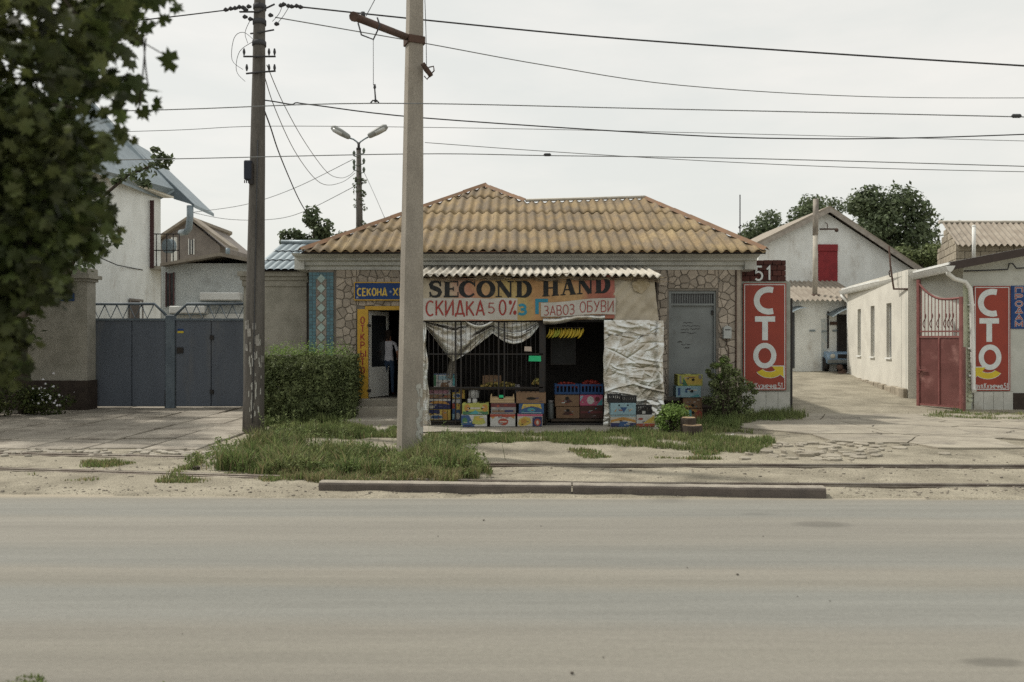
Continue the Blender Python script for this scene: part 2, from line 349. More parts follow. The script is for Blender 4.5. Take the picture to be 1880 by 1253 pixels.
M_dk_plinth = mat('dark_brown_plinth', (.035,.026,.021), (.05,.038,.03), scale=5, bump=.4)

# ------------------------------------------------------------------ ground
def yard(x, y):
    if y <= 20.6 or x < 5.2: return 0.0
    return .046*min(y-20.6, 22.0)*min(1.0, (x-5.2)/.8)
def road_edge(x): return 10.12+.055*(max(0, -x-2))**1.15*.35+.05*math.sin(x*.7)-.012*x
def gz(x, y):
    if y < road_edge(x)-.12: return -.06
    z = yard(x, y)
    if y > 10:
        a = 1.0 if (x > 3.5 or y < 17) else .35
        z += a*(.022*vn(x, y, .9, 3)+.014*vn(x, y, 2.6, 7)+.008*vn(x, y, 7, 1))
        if -5.3 < x < 3.7 and 16.2 < y < 18.6 : z = min(z, -.005)
        if x < -5.2 and y > 14.0: z = min(z, .0)-.02
        # shallow ruts along the tracks
        for t in (10.9, 12.4): z -= .012*math.exp(-((y-t)/.25)**2)
    return z
xs = np.concatenate([[-700,-300,-120,-60,-40,-30,-24,-20], np.arange(-17, 15.01, .13), [17,20,24,30,40,60,120,300,700]])
ys = np.concatenate([[-200,-60,-20,-5,5,8,9.4], np.arange(9.7, 23, .11), np.arange(23.2, 36, .5), [38,42,48,60,90,150,300,800]])
V = np.array([(x, y, gz(x, y)) for y in ys for x in xs]); nx = len(xs)
idx = np.array([(j*nx+i, j*nx+i+1, (j+1)*nx+i+1, (j+1)*nx+i) for j in range(len(ys)-1) for i in range(nx-1)])
go = link_mesh('ground', np_mesh('ground', V, idx.ravel(), np.full(len(idx), 4), M_ground, True)); tag(go, kind='structure')

# road: dusty asphalt with long streaks of dust and worn grey lanes
def road_material():
    m = bpy.data.materials.new('dusty_asphalt'); m.use_nodes = True; t = m.node_tree; N = t.nodes; L = t.links; b = N['Principled BSDF']
    b.inputs['Roughness'].default_value = .8; b.inputs['Specular IOR Level'].default_value = .25
    g = N.new('ShaderNodeNewGeometry'); sep = N.new('ShaderNodeSeparateXYZ'); L.new(g.outputs['Position'], sep.inputs[0])
    def noi(sc, st, d=6, r=.6):
        mp = N.new('ShaderNodeMapping'); mp.inputs['Scale'].default_value = st; L.new(g.outputs['Position'], mp.inputs[0])
        n = N.new('ShaderNodeTexNoise'); n.inputs['Scale'].default_value = sc; n.inputs['Detail'].default_value = d; n.inputs['Roughness'].default_value = r; L.new(mp.outputs[0], n.inputs['Vector']); return n.outputs[0]
    def mth(op, a, bb):
        x = N.new('ShaderNodeMath'); x.operation = op
        for i, v in enumerate((a, bb)):
            if hasattr(v, 'is_output'): L.new(v, x.inputs[i])
            else: x.inputs[i].default_value = v
        return x.outputs[0]
    wob = mth('MULTIPLY', mth('SUBTRACT', noi(.5, (.25,1,1), 3), .5), .5)
    y = mth('ADD', mth('ADD', sep.outputs[1], wob), mth('MULTIPLY', sep.outputs[0], .012))
    cr = N.new('ShaderNodeValToRGB'); e = cr.color_ramp; tan = (.262,.238,.193); gry = (.225,.229,.216)
    stops_ = [(4.2,(.225,.20,.17)),(4.75,(.25,.225,.185)),(5.05,tan),(5.45,(.275,.25,.21)),(5.7,gry),(6.25,(.205,.215,.205)),(6.5,tan),(6.85,(.28,.25,.205)),(7.1,gry),(7.5,(.225,.226,.208)),(7.9,(.268,.245,.208)),(8.5,(.262,.24,.205)),(8.8,(.29,.27,.23)),(9.0,(.225,.228,.212)),(9.5,(.24,.238,.215)),(9.85,(.27,.25,.21)),(10.05,(.32,.285,.22))]
    mean_ = (.208,.205,.181); stops = [(p, tuple(mean_[i]+.42*(c[i]*.84-mean_[i]) for i in range(3))) if p < 10 else (p, c) for p, c in stops_]
    lo, hi = 4.2, 10.2
    for i, (p, c) in enumerate(stops):
        q = (p-lo)/(hi-lo)
        el = e.elements[i] if i < 2 else e.elements.new(q)
        el.position = q; el.color = (*c, 1)
    L.new(mth('DIVIDE', mth('SUBTRACT', y, lo), hi-lo), cr.inputs[0])
    def mulc(col, fac):
        x = N.new('ShaderNodeVectorMath'); x.operation = 'SCALE'; L.new(col, x.inputs[0]); L.new(fac, x.inputs['Scale']); return x.outputs[0]
    def rng(src, a, bb, c, d):
        r = N.new('ShaderNodeMapRange'); 
        for i, v in enumerate((a, bb, c, d)): r.inputs[i+1].default_value = v
        L.new(src, r.inputs[0]); return r.outputs[0]
    col = mulc(cr.outputs[0], rng(noi(1.0, (.14,3.6,1), 10, .72), .3, .7, .84, 1.13))
    col = mulc(col, rng(noi(170, (1,1,1), 4, .75), .3, .7, .72, 1.24))
    col = mulc(col, rng(noi(38, (.7,1,1), 6, .8), .3, .7, .86, 1.13)); col = mulc(col, rng(noi(9, (.06,3.5,1), 5, .75), .60, .72, 1.0, .90))
    col = mulc(col, rng(noi(2.2, (.3,1.6,1), 6, .7), .66, .74, 1.0, .86))
    # oil stains: soft ellipses
    for (sx, sy, rx, ry, k) in ((3.25, 8.55, .30, .16, .74), (2.72, 9.05, .20, .07, .88), (2.9, 4.92, .19, .075, .70)):
        d = mth('ADD', mth('POWER', mth('DIVIDE', mth('SUBTRACT', sep.outputs[0], sx), rx), 2.0), mth('POWER', mth('DIVIDE', mth('SUBTRACT', sep.outputs[1], sy), ry), 2.0))
        col = mulc(col, rng(mth('ADD', d, mth('MULTIPLY', noi(6, (1,1,1), 4), .7)), .75, 1.7, k, 1.0))
    L.new(col, b.inputs['Base Color'])
    bn = N.new('ShaderNodeBump'); bn.inputs['Strength'].default_value = .35; bn.inputs['Distance'].default_value = .006
    L.new(noi(120, (1,1,1), 5), bn.inputs['Height']); L.new(bn.outputs[0], b.inputs['Normal']); return m
rx = np.concatenate([[-700,-200,-60,-30], np.arange(-15, 15.01, .25), [30,60,200,700]])
mb = MB(); V = []; n = len(rx)
for x in rx:
    e = road_edge(x)+.02*vn(x, 3, 3, 2)
    for y in (-3, 0, 2.5, 5, 7.5, e-.35, e): V.append((x, y, -.006-.012*max(0, 1-abs(y-e)/.36)+.0))
idx = np.array([(i*7+j, (i+1)*7+j, (i+1)*7+j+1, i*7+j+1) for i in range(n-1) for j in range(6)])
tag(link_mesh('road', np_mesh('road', np.array(V), idx.ravel(), np.full(len(idx), 4), road_material(), True)), kind='structure')

# kerb: two long stones, their tops coloured paler than the faces
M_kerb_top = mat('pale_kerb_top', (.33,.30,.25), (.25,.225,.19), scale=5, stain=(.17,.15,.125), sscale=3, bump=.3, fine=.14)
kr = tag(bpy.data.objects.new('kerb', None), kind='structure'); COL.objects.link(kr)
def ky(px): return 10.36-(px-585)/(1517-585)*.40
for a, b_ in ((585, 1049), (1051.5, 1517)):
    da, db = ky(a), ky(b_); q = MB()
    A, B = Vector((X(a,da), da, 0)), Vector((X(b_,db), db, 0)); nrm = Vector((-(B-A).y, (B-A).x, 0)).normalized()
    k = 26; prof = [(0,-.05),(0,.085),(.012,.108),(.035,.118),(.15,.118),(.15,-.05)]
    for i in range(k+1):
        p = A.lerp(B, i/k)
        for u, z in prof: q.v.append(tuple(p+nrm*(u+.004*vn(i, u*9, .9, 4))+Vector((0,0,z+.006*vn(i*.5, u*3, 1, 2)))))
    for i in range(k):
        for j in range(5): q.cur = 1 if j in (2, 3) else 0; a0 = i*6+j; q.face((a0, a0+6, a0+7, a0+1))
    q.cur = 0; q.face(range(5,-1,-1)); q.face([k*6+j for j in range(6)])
    q.build('kerb_stone', [M_kerb, M_kerb_top], kr)
# sandy drift against the kerb's back
# tram track
tt = thing('tram_track', 'two worn steel tram rails half buried in the dirt along the road', 'tram track', (0, 11.6, 0))
def rail_path(pts):
    P_ = []
    for i in range(len(pts)-1):
        for t in range(12):
            s = t/12; P_.append((pts[i][0]+(pts[i+1][0]-pts[i][0])*s, pts[i][1]+(pts[i+1][1]-pts[i][1])*s))
    P_.append(pts[-1]); return P_
def gpt(px, py): d = GD(py); return (X(px, d), d)
far = [(-20, 15.0), (-15.0, 14.4), gpt(0, 834), gpt(415, 841.5), gpt(900, 854.5), gpt(1880, 858), (20, 12.2)]
near = [(-20, 13.0), (-14, 12.6), gpt(0, 862), gpt(500, 876), gpt(1080, 889), gpt(1880, 893), (20, 10.6)]
def track(pts, name, wd, h, dy):
    q = MB(); PP = rail_path(pts)
    for i, (x, y) in enumerate(PP):
        y += dy; z = h
        for (u, zz) in ((-wd,-.06), (-wd,z-.008), (-wd+.008,z), (wd-.008,z), (wd,z-.008), (wd,-.06)): q.v.append((x, y+u, zz))
    for i in range(len(PP)-1):
        for j in range(5): a0 = i*6+j; q.face((a0, a0+6, a0+7, a0+1))
    q.build(name, M_rail, tt)
track(far, 'rail', .035, .035, 0); track(near, 'rail', .035, .028, 0)
track(far, 'guard_rail', .014, .018, -.11); track(near, 'guard_rail', .014, .014, -.10)

# concrete slabs before the gate
pv = tag(bpy.data.objects.new('gate_paving', None), kind='structure'); COL.objects.link(pv)
protos = []
for k in range(5):
    q = MB(); jx = [random.uniform(-.02, .02) for _ in range(8)]
    q.box(-.482+jx[0], .482+jx[1], -.645+jx[2], .645+jx[3], -.08, 0); protos.append(q.mesh('paving_slab', M_slab, bevel=.012))
for i in range(13):
    for j in range(7):
        x = -17.7+i*1.02+.5; y = 14.95+j*1.36+(.0 if i % 2 else .12)
        if x > -5.3 or (x < -12.5 and y < 15.5): continue
        o = link_mesh('paving_slab', random.choice(protos), pv, (x, y, .012+random.uniform(-.012, .012)))
        o.rotation_euler = (random.uniform(-.008,.008), random.uniform(-.008,.008), random.uniform(-.012,.012))
# pavement strip in front of the shop
q = MB(); 
q.grid(lambda u, v: (-5.2+u*8.9, 16.75+.1*math.sin(u*17)+.06*vn(u*30, 0, 1, 3)+v*(18.62-16.75), .012+.006*vn(u*20, v*3, 1, 5)), 70, 8)
tag(q.build('footpath', M_conc), kind='structure')
# broken asphalt apron of the driveway on the right, in plates
dw = tag(bpy.data.objects.new('driveway', None), kind='structure'); COL.objects.link(dw)
M_apron = mat('worn_pale_asphalt', (.355,.325,.262), (.29,.262,.21), scale=1.6, stain=(.20,.18,.15), sscale=1.3, slo=.46, shi=.72, bump=.7, bscale=60, fine=.13, objrand=.05)
rect = (4.9, 14.2, 15.5, 20.6); pts = [(random.uniform(4.9, 15.5), random.uniform(14.2, 20.6)) for _ in range(26)]
def front_lim(x): return 15.05+.35*math.sin(x*1.3)+.25*math.sin(x*3.1+1)
for c in voronoi_cells(pts, rect):
    cx = sum(p[0] for p in c)/len(c); cy = sum(p[1] for p in c)/len(c)
    if cy < front_lim(cx) or (cx < 5.6 and cy < 17.0): continue
    c2 = []
    for i in range(len(c)):                                   # ragged crack edges
        a, b_ = c[i], c[(i+1) % len(c)]; L_ = math.hypot(b_[0]-a[0], b_[1]-a[1]); k = max(1, int(L_/.16))
        for t in range(k):
            s = t/k; x_, y_ = a[0]+(b_[0]-a[0])*s, a[1]+(b_[1]-a[1])*s
            c2.append((x_+.035*vn(x_, y_, 3.1, 2), y_+.035*vn(x_, y_, 3.1, 8)))
    c2 = shrink(c2, .016); z = random.uniform(.022, .036)
    q = MB(); top = [(p[0], p[1], z+yard(*p)+.006*vn(p[0], p[1], .8, 3)) for p in c2]
    q.prism(top, (0, 0, -.07)); q.build('asphalt_plate', M_apron, dw)
# broken lumps at the apron's front edge
prot = []
for k in range(5):
    q = MB(); a = [random.uniform(.7, 1.1) for _ in range(7)]
    q.prism([(a[i]*.12*math.cos(i*.9), a[i]*.085*math.sin(i*.9), .03+random.uniform(-.008,.012)) for i in range(7)], (0,0,-.06)); prot.append(q.mesh('broken_lump', M_apron, bevel=.008))
for k in range(95):
    px = random.gauss(1520, 65); py = random.uniform(812, 845)
    d = GD(py)
    o = link_mesh('broken_lump', random.choice(prot), dw, (X(px, d), d, random.uniform(-.012, .008)), random.uniform(0, 6)); s = random.uniform(.5, 1.35); o.scale = (s, s, 1); o.rotation_euler.x = random.uniform(-.12, .12)

# old dirt-filled cracks across the apron and the yard
M_crack = mat('crack_fill', (.085,.075,.062), (.06,.052,.045), scale=9, bump=.3)
for k in range(22):
    px, py = random.uniform(1370, 1900), random.choice([random.uniform(764, 800), random.uniform(800, 822)])
    d = GD(py); x, y = X(px, d), d; a = random.gauss(0, .35); pts = []
    for i in range(random.randint(6, 16)):
        pts.append((x, y)); a += random.gauss(0, .35); x += .11*math.cos(a); y += .08*math.sin(a)
    q = MB(); n = len(pts); ribbon(q, pts, [.002+.009*math.sin(PI*i/(n-1))*random.uniform(.5,1.3) for i in range(n)], lambda u, v, off: (u, v, yard(u, v)+.044), 0, sub=.2); q.build('crack', M_crack, dw)
# ================================================================== THE SHOP
DF = 20.0
shop = thing('shop_building', 'low stone-clad shop with ochre corrugated hip roof and grey cornice', 'shop', (0.3, DF, 0))
xl, xr = X(567, DF), X(1362, DF); ztop = Z(493, DF); floorz = .47
dx0, dx1, dzt = X(676, DF), X(764, DF), Z(570, DF)               # shop doorway
sx0, sx1, szb, szt = X(1228, DF), X(1315, DF), Z(729, DF), Z(534, DF)   # steel door
q = MB()
T = .35
q.box(xl, dx0, DF, DF+T, -.1, ztop); q.box(dx0, dx1, DF, DF+T, dzt, ztop); q.box(dx0, dx1, DF, DF+T, -.1, floorz-.004)
q.box(dx1, sx0, DF, DF+T, -.1, ztop); q.box(sx0, sx1, DF, DF+T, szt, ztop); q.box(sx0, sx1, DF, DF+T, -.1, szb); q.box(sx1, xr, DF, DF+T, -.1, ztop)
q.box(xl, xl+T, DF+T+.002, 29, -.1, ztop); q.box(xr-T, xr, DF+T+.002, 29, -.1, ztop); q.box(xl+T+.002, xr-T-.002, 28.65, 29, -.1, ztop)
wall = q.build('wall', M_facade, shop)
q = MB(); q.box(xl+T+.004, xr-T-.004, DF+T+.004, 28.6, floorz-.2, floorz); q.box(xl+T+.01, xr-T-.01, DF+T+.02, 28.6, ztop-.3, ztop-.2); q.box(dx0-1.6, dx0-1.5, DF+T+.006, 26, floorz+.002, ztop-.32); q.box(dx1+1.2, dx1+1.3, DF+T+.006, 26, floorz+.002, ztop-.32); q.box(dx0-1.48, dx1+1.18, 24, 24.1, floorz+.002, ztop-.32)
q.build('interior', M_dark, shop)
# flagstones
def stones(region, holes, spacing):
    x0, z0, x1, z1 = region; pts = []
    nzr = int((z1-z0)/spacing); nxr = int((x1-x0)/spacing)
    for j in range(nzr):
        for i in range(nxr):
            pts.append((x0+(i+.5+random.uniform(-.38,.38))*(x1-x0)/nxr, z0+(j+.5+random.uniform(-.38,.38))*(z1-z0)/nzr))
    for hx0, hz0, hx1, hz1 in [holes]:
        pieces = [(x0,z0,hx0,z1), (hx1,z0,x1,z1), (hx0,hz1,hx1,z1)]
    for c in voronoi_cells(pts, region):
        for r in pieces:
            if r[2]-r[0] < .05: continue
            d = clip_rect(c, r)
            if len(d) < 3 or area2(d) < .006: continue
            yield d
def put_stone(d, parent, name='stone', m=None):
    d = shrink(d, .008); d2 = shrink(d, .012)
    cx = sum(p[0] for p in d)/len(d); cz = sum(p[1] for p in d)/len(d); t = random.uniform(.022, .042); n = len(d)
    q = MB(); q.v = [(p[0], DF+.01, p[1]) for p in d]+[(p[0], DF-t+.012, p[1]) for p in d]+[(p[0], DF-t+random.uniform(-.004,.004), p[1]) for p in d2]
    for a in range(n):
        b_ = (a+1) % n; q.face((a, b_, n+b_, n+a)); q.face((n+a, n+b_, 2*n+b_, 2*n+a))
    q.face(range(2*n, 3*n)); q.build(name, m or M_stone, parent, org=(cx, DF, cz))
for d in stones((X(617,DF), .12, X(792,DF), ztop-.02), (X(655,DF), .12, X(764,DF)+.05, Z(563,DF)), .182): put_stone(d, wall)
for d in stones((X(1196,DF), .42, X(1350,DF), ztop-.02), (sx0-.04, .42, sx1+.04, szt+.05), .182): put_stone(d, wall)
# smooth edge strips, plinth at the steel door
q = MB(); q.box(X(1351,DF), X(1359,DF), DF-.03, DF-.002, .3, ztop-.02); q.build('edge_strip', M_stone, wall)
q = MB(); q.box(X(1198,DF), X(1350,DF), DF-.05, DF-.002, -.05, .40); q.build('plinth', M_dk_plinth, wall)
# blue tile column with diamond tiles
cxa, cxb = X(568,DF), X(613,DF); q = MB(); q.box(cxa, cxb, DF-.035, DF-.002, 0, ztop-.01); tcol = q.build('tile_column', M_facade, shop)
tw = (cxb-cxa)/7; q = MB(); k = 0
rows = int((ztop-.05)/tw)
for j in range(rows):
    for i in range(7):
        z = .03+j*tw
        if 2 <= i <= 4 and j < rows-2: continue
        q.box(cxa+i*tw+.004, cxa+(i+1)*tw-.004, DF-.045-random.uniform(0,.004), DF-.034, z+.004, z+tw-.004)
o = q.build('tile_field', M_tile_b, tcol); o['kind'] = 'stuff'
mxc = (cxa+cxb)/2; pitch = Z(0,DF)-Z(18,DF); z = Z(512,DF); k = 0
dm = MB(); r = pitch*.47; dm.prism([(-r*.92,0,0),(0,0,-r),(r*.92,0,0),(0,0,r)], (0,.016,0)); dmm = dm.mesh('diamond_tile', M_tile_l, bevel=.004)
M_tile_m = mat('mauve_tile', (.25,.20,.18), (.32,.29,.25), scale=9, bump=.1, objrand=.25)
tr_ = MB(); tr_.prism([(0,0,-.085),(.085,0,0),(0,0,.085)], (0,.012,0)); trm = tr_.mesh('corner_tile', M_tile_m)
while z > .3:
    link_mesh('diamond_tile', dmm, tcol, Vector((mxc, DF-.050, z))-wloc(tcol))
    for s in (-1, 1):
        o = link_mesh('corner_tile', trm, tcol, Vector((mxc+s*tw*1.45, DF-.046, z-pitch/2))-wloc(tcol)); o.scale = (-s*1.15, 1, 1.15)
    z -= pitch
# cornice
q = MB(); prof = [(0,3.60),(-.06,3.60),(-.06,3.68),(-.16,3.71),(-.16,3.78),(-.28,3.82),(-.28,3.86),(-.40,3.92),(-.44,3.97),(0,3.97)]
e0, e1 = xl-.05, xr+.22
q.v = [(e0+u*.6, DF+u, z) for u, z in prof]+[(e1-u*.25, DF+u, z) for u, z in prof]; n = len(prof)
for i in range(n): j = (i+1) % n; q.face((i, j, n+j, n+i))
q.face(range(n)); q.face(range(2*n-1, n-1, -1)); q.build('cornice', M_cornice, shop)
for a, b_ in ((xl-.3, xl-.06), (xr+.02, xr+.3)): q = MB(); q.box(a, b_, DF-.2, 29, 3.6, 3.95); q.build('side_cornice', M_cornice, shop)
# roof: sheets laid in rows on the front slope
roof = bpy.data.objects.new('roof', None); COL.objects.link(roof); roof.parent = shop
D0, Z0, TN = 19.36, 4.0, .453
EL, ER = (X(553,D0), D0), (X(1406,D0), D0)
def rz_(d): return Z0+TN*(d-D0)
AP = (X(890,25.05), 25.05); NT = (X(965,23.35), 23.35); RR = (X(1185,23.7), 23.7)
outline = [EL, AP, NT, RR, ER]
def dmax(x):
    for a, b_ in zip(outline, outline[1:]):
        if a[0] <= x <= b_[0]: return a[1]+(b_[1]-a[1])*(x-a[0])/(b_[0]-a[0])
    return D0
rowsD = [D0, 20.93, 22.38, 23.85, 25.3]; PIT = .25; AMP = .034
sw = PIT*4; ca = math.atan(TN)
for r in range(4):
    x = EL[0]; off = 0 if r % 2 == 0 else -PIT*2; i = 0
    while x+off < ER[0]:
        a, b_ = max(EL[0], x+off), min(ER[0], x+off+sw); x += sw
        dA, dB = rowsD[r]-.06, rowsD[r+1]+.07
        if r == 0: dA = D0-.04
        cols = max(3, int((b_-a)/PIT*8)); lift = random.uniform(.006, .018)+.012*0; tilt = random.uniform(-.006,.006); yo = random.uniform(-.05, .03)
        if b_-a < .05: continue
        P0 = [a+(b_-a)*c/cols for c in range(cols+1)]
        cl = [min(dB, dmax(u)) for u in P0]
        if max(cl) <= dA+.05: continue
        q = MB(); q.smooth = True; g = []
        for c, u in enumerate(P0):
            m_ = max(dA, cl[c]); col_ = []
            for k in range(5):
                d = (dA+yo)+(m_-dA-yo)*k/4 if m_ > dA else dA
                wv = AMP*math.sin(2*PI*(u-EL[0])/PIT)+.006*vn(u, d, 1.2, r)
                z = rz_(d)+wv+lift+.018*(1-(d-dA)/(dB-dA))+tilt*(c/cols)
                col_.append((u, d-wv*.41, z))
            g.append(col_)
        for c in range(cols):
            if cl[c] <= dA+.01 and cl[c+1] <= dA+.01: continue
            for k in range(4):
                n = len(q.v); q.v += [g[c][k], g[c+1][k], g[c+1][k+1], g[c][k+1]]; q.face((n, n+1, n+2, n+3))
        # cut edge thickness at the eave end
        for c in range(cols):
            if cl[c] <= dA+.05 or cl[c+1] <= dA+.05: continue
            n = len(q.v); A_, B_ = g[c][0], g[c+1][0]; q.v += [A_, B_, (B_[0], B_[1]+.004, B_[2]-.012), (A_[0], A_[1]+.004, A_[2]-.012)]; q.face((n+3, n+2, n+1, n))
        if q.f: q.build('roof_sheet', M_slate, roof, org=((a+b_)/2, dA, rz_(dA)))
p3 = lambda t, dz=0: Vector((t[0], t[1], rz_(t[1])+dz))
BE = 29.6; bl, br = Vector((EL[0], BE, Z0)), Vector((ER[0], BE, Z0))
q = MB(); q.prism([p3(EL,-.03), p3(AP,-.05), p3(NT,-.05), p3(RR,-.05), p3(ER,-.03)], (0,.02,-.04)); q.build('roof_deck', M_dark, roof)
q = MB()
for tri in ((p3(EL,-.04), bl, p3(AP,-.04)), (p3(ER,-.04), p3(RR,-.04), br), (p3(AP,-.04), bl, p3(NT,-.04)), (p3(NT,-.04), bl, br), (p3(NT,-.04), br, p3(RR,-.04))): q.poly(tri)
q.build('rear_slope', M_slate, roof)
for a, b_ in ((EL, AP), (AP, NT), (RR, ER)):
    A, B = p3(a, .05), p3(b_, .07); n = 7
    for k in range(n):
        s0, s1 = A.lerp(B, k/n-.006), A.lerp(B, (k+1)/n+.006); q = MB()
        dv = (s1-s0).normalized(); side = dv.cross(Vector((0,0,1))).normalized(); up = Vector((0,0,1)); wd = .10
        r_ = [-side*wd-up*.035, up*.045+Vector((0,0,random.uniform(0,.012))), side*wd-up*.035, up*.03]
        q.v = [tuple(s0+t) for t in r_]+[tuple(s1+t-up*.008) for t in r_]
        for i in range(4): j = (i+1) % 4; q.face((i, j, 4+j, 4+i))
        q.face((3,2,1,0)); q.face((4,5,6,7)); q.build('ridge_cap', M_ridge, roof, org=s0)
q = MB(); q.tube([p3(NT,.06), p3(RR,.06)], .045, 6); q.build('ridge_roll', M_slate_grey, roof)
q = MB(); q.box(EL[0]+.06, ER[0]-.06, D0+.02, D0+.06, 3.94, 4.0); q.build('eave_board', M_ridge, roof)
# doorway: frame, white leaf standing open, yellow shutter with lettering
q = MB(); q.slab(670, 562.5, 769, 569.5, DF-.06, .05); q.box(dx1, dx1+.09, DF-.06, DF-.005, floorz, dzt-.002); q.build('door_frame', M_yellow, shop)
A = Vector((dx0+.03, DF+.02, 0)); ang = math.radians(66); dv = Vector((math.cos(ang), math.sin(ang), 0)); nv = Vector((-dv.y, dv.x, 0))
def leaf(mb, s0, s1, z0, z1, t0=0, t1=.045):
    mb.prism([A+dv*s0+nv*t0+Vector((0,0,z0)), A+dv*s1+nv*t0+Vector((0,0,z0)), A+dv*s1+nv*t0+Vector((0,0,z1)), A+dv*s0+nv*t0+Vector((0,0,z1))], nv*(t1-t0))
q = MB(); leaf(q, 0, .09, floorz+.01, dzt-.02); leaf(q, .77, .86, floorz+.01, dzt-.02); leaf(q, .092, .768, floorz+.01, floorz+.75); leaf(q, .092, .768, dzt-.12, dzt-.02)
dl = q.build('door_leaf', M_white, shop)
q = MB(); leaf(q, .092, .768, floorz+.752, dzt-.122, .015, .03); q.build('pane', M_glass, dl)
q = MB(); q.tube([A+dv*.8-nv*.0+Vector((0,0,1.2)), A+dv*.8-nv*.05+Vector((0,0,1.2)), A+dv*.8-nv*.05+Vector((0,0,1.55)), A+dv*.8+Vector((0,0,1.55))], .012, 5); q.build('handle', M_white, dl)
DY = DF-.16; q = MB(); q.slab(656, 568, 676, 735, DY, .05); ys_ = q.build('door_shutter', M_yellow, shop, bevel=.006)
q = MB(); h_ = Z(0,DY)-Z(12.0,DY)
for i, ch in enumerate('ОТКРЫТО'): draw_text(q, ch, planar(DY, .003), X(662.5,DY), Z(594.5+i*15.3, DY), (.115 if ch == 'Ы' else .085), h_, hw=.085)
q.build('lettering', M_lred, ys_)
for zz in (598, 718): q = MB(); q.slab(674.5, zz-2.5, 680, zz+2.5, DY-.03, .09); q.build('hinge', M_bar, ys_)
# steps
for n_, (a, b_, d0, d1, z1) in enumerate(((622, 775, 18.1, 19.03, .125), (643, 778, 19.0, 19.72, .34), (650, 780, 19.6, 19.995, .468))):
    q = MB(); q.box(X(a,d0), X(b_,d0), d0, d1, -.05 if n_ == 0 else .08*n_, z1); q.build('step', M_conc, shop, bevel=.018)
# steel door
q = MB(); q.box(sx0+.005, sx1-.005, DF+.10, DF+.15, szb, Z(559,DF)); sd = q.build('steel_door', M_doorgrey, shop, bevel=.006)
q = MB()
q.box(sx0+.002, sx0+.07, DF+.04, DF+.098, szb, szt-.002); q.box(sx1-.05, sx1-.002, DF+.04, DF+.098, szb, szt-.002); q.box(sx0+.072, sx1-.052, DF+.04, DF+.098, szt-.07, szt-.002); q.box(sx0+.072, sx1-.052, DF+.04, DF+.098, Z(559,DF)-.03, Z(559,DF)+.02)
q.build('frame', M_doorgrey, sd)
q = MB(); q.box(sx0+.07, sx1-.05, DF+.12, DF+.14, Z(559,DF)+.02, szt-.07); q.build('transom_pane', M_glass, sd)
q = MB()
for i in range(17): x = sx0+.1+i*.06; q.box(x, x+.014, DF+.09, DF+.104, Z(559,DF)+.02, szt-.07)
q.build('transom_grille', M_doorgrey, sd)
q = MB()                                                    # illegible faded marker scribble
for (a, b_, zz) in ((1256,1273,593),(1254,1286,599),(1252,1266,605),(1268,1287,604),(1251,1261,611),(1263,1280,612),(1245,1254,628),(1252,1270,633),(1256,1268,639)):
    pts = [(X(a+(b_-a)*t/14,DF), Z(zz,DF)+random.uniform(-.016,.016)) for t in range(15)]; ribbon(q, pts, .006, lambda u, v, off: (u, DF+.0985-off, v), 0, sub=.05)
q.build('faded_scribble', M_bar, sd)
q = MB(); q.box(sx1-.10, sx1-.06, DF+.05, DF+.10, Z(578,DF), Z(570,DF)); q.build('lock', M_bar, sd)
q = MB(); q.box(sx0-.1, sx1+.5, DF-.35, DF-.055, -.05, .30); q.build('door_step', M_dk_plinth, shop, bevel=.02)
mbx = thing('mailbox', 'small pale grey metal box on the stones right of the steel door', 'mailbox', (X(1332.5,DF), DF, Z(622,DF)))
q = MB(); x0, x1 = X(1325.5,DF), X(1340,DF); q.prism([(x0,DF-.16,Z(622,DF)),(x1,DF-.16,Z(622,DF)),(x1,DF-.16,Z(602,DF)),((x0+x1)/2,DF-.16,Z(598,DF)),(x0,DF-.16,Z(602,DF))], (0,.115,0)); q.build('casing', flat('pale_grey_metal', (.42,.44,.43)), mbx, bevel=.006)
q = MB(); q.box(x0+.03, x1-.03, DF-.166, DF-.158, Z(606,DF)-.01, Z(606,DF)+.012); q.build('slot', M_bar, mbx)
q = MB(); q.tube([(X(1350,DF), DF-.06, .4), (X(1350,DF), DF-.06, ztop-.05)], .018, 5); q.tube([(X(1333,DF), DF-.05, Z(622,DF)), (X(1333,DF), DF-.05, Z(632,DF)), (X(1337,DF), DF-.05, Z(640,DF)), (X(1337,DF), DF-.05, .5)], .01, 5); q.build('cable_conduit', M_rust, shop)
# blue shop sign
DS = DF-.10; ps = thing('shop_sign', 'long blue board with yellow painted letters over the shop doorway', 'sign', (X(700,DS), DS, Z(552,DS)))
q = MB(); q.slab(651.5, 520, 788, 550, DS, .04); bd = q.build('board', M_blue, ps)
q = MB()
for a in ((650,518.2,789.5,520),(650,550,789.5,552),(650,520.002,651.5,549.998),(788,520.002,789.5,549.998)): q.slab(*a, DS-.012, .055)
q.build('frame', M_yellow, ps)
q = MB(); h_ = Z(529.5,DS)-Z(542.5,DS)
draw_text(q, 'СЕКОНД', planar(DS), X(656.5,DS), Z(543,DS), X(710,DS)-X(656.5,DS), h_, hw=.095, gap=.26, jitter=.02); q.build('lettering', M_lyel, ps)
q = MB(); draw_text(q, 'ХЕНД', planar(DS), X(722,DS), Z(542.5,DS), X(766,DS)-X(722,DS), h_, hw=.095, gap=.28, jitter=.02); q.build('lettering', M_lyel, ps)
q = MB()
def star(mb, cx, cz, R, mapf): mb.poly([mapf(cx+(R if k % 2 == 0 else R*.42)*math.sin(k*PI/5), cz+(R if k % 2 == 0 else R*.42)*math.cos(k*PI/5), .001) for k in range(10)])
for a, b_ in ((656,525.5),(656,546.5),(717,536),(782,525.5),(782,546.5)): star(q, X(a,DS), Z(b_,DS), .040, planar(DS))
q.build('star', flat('pale_star', (.35,.40,.50)), ps)

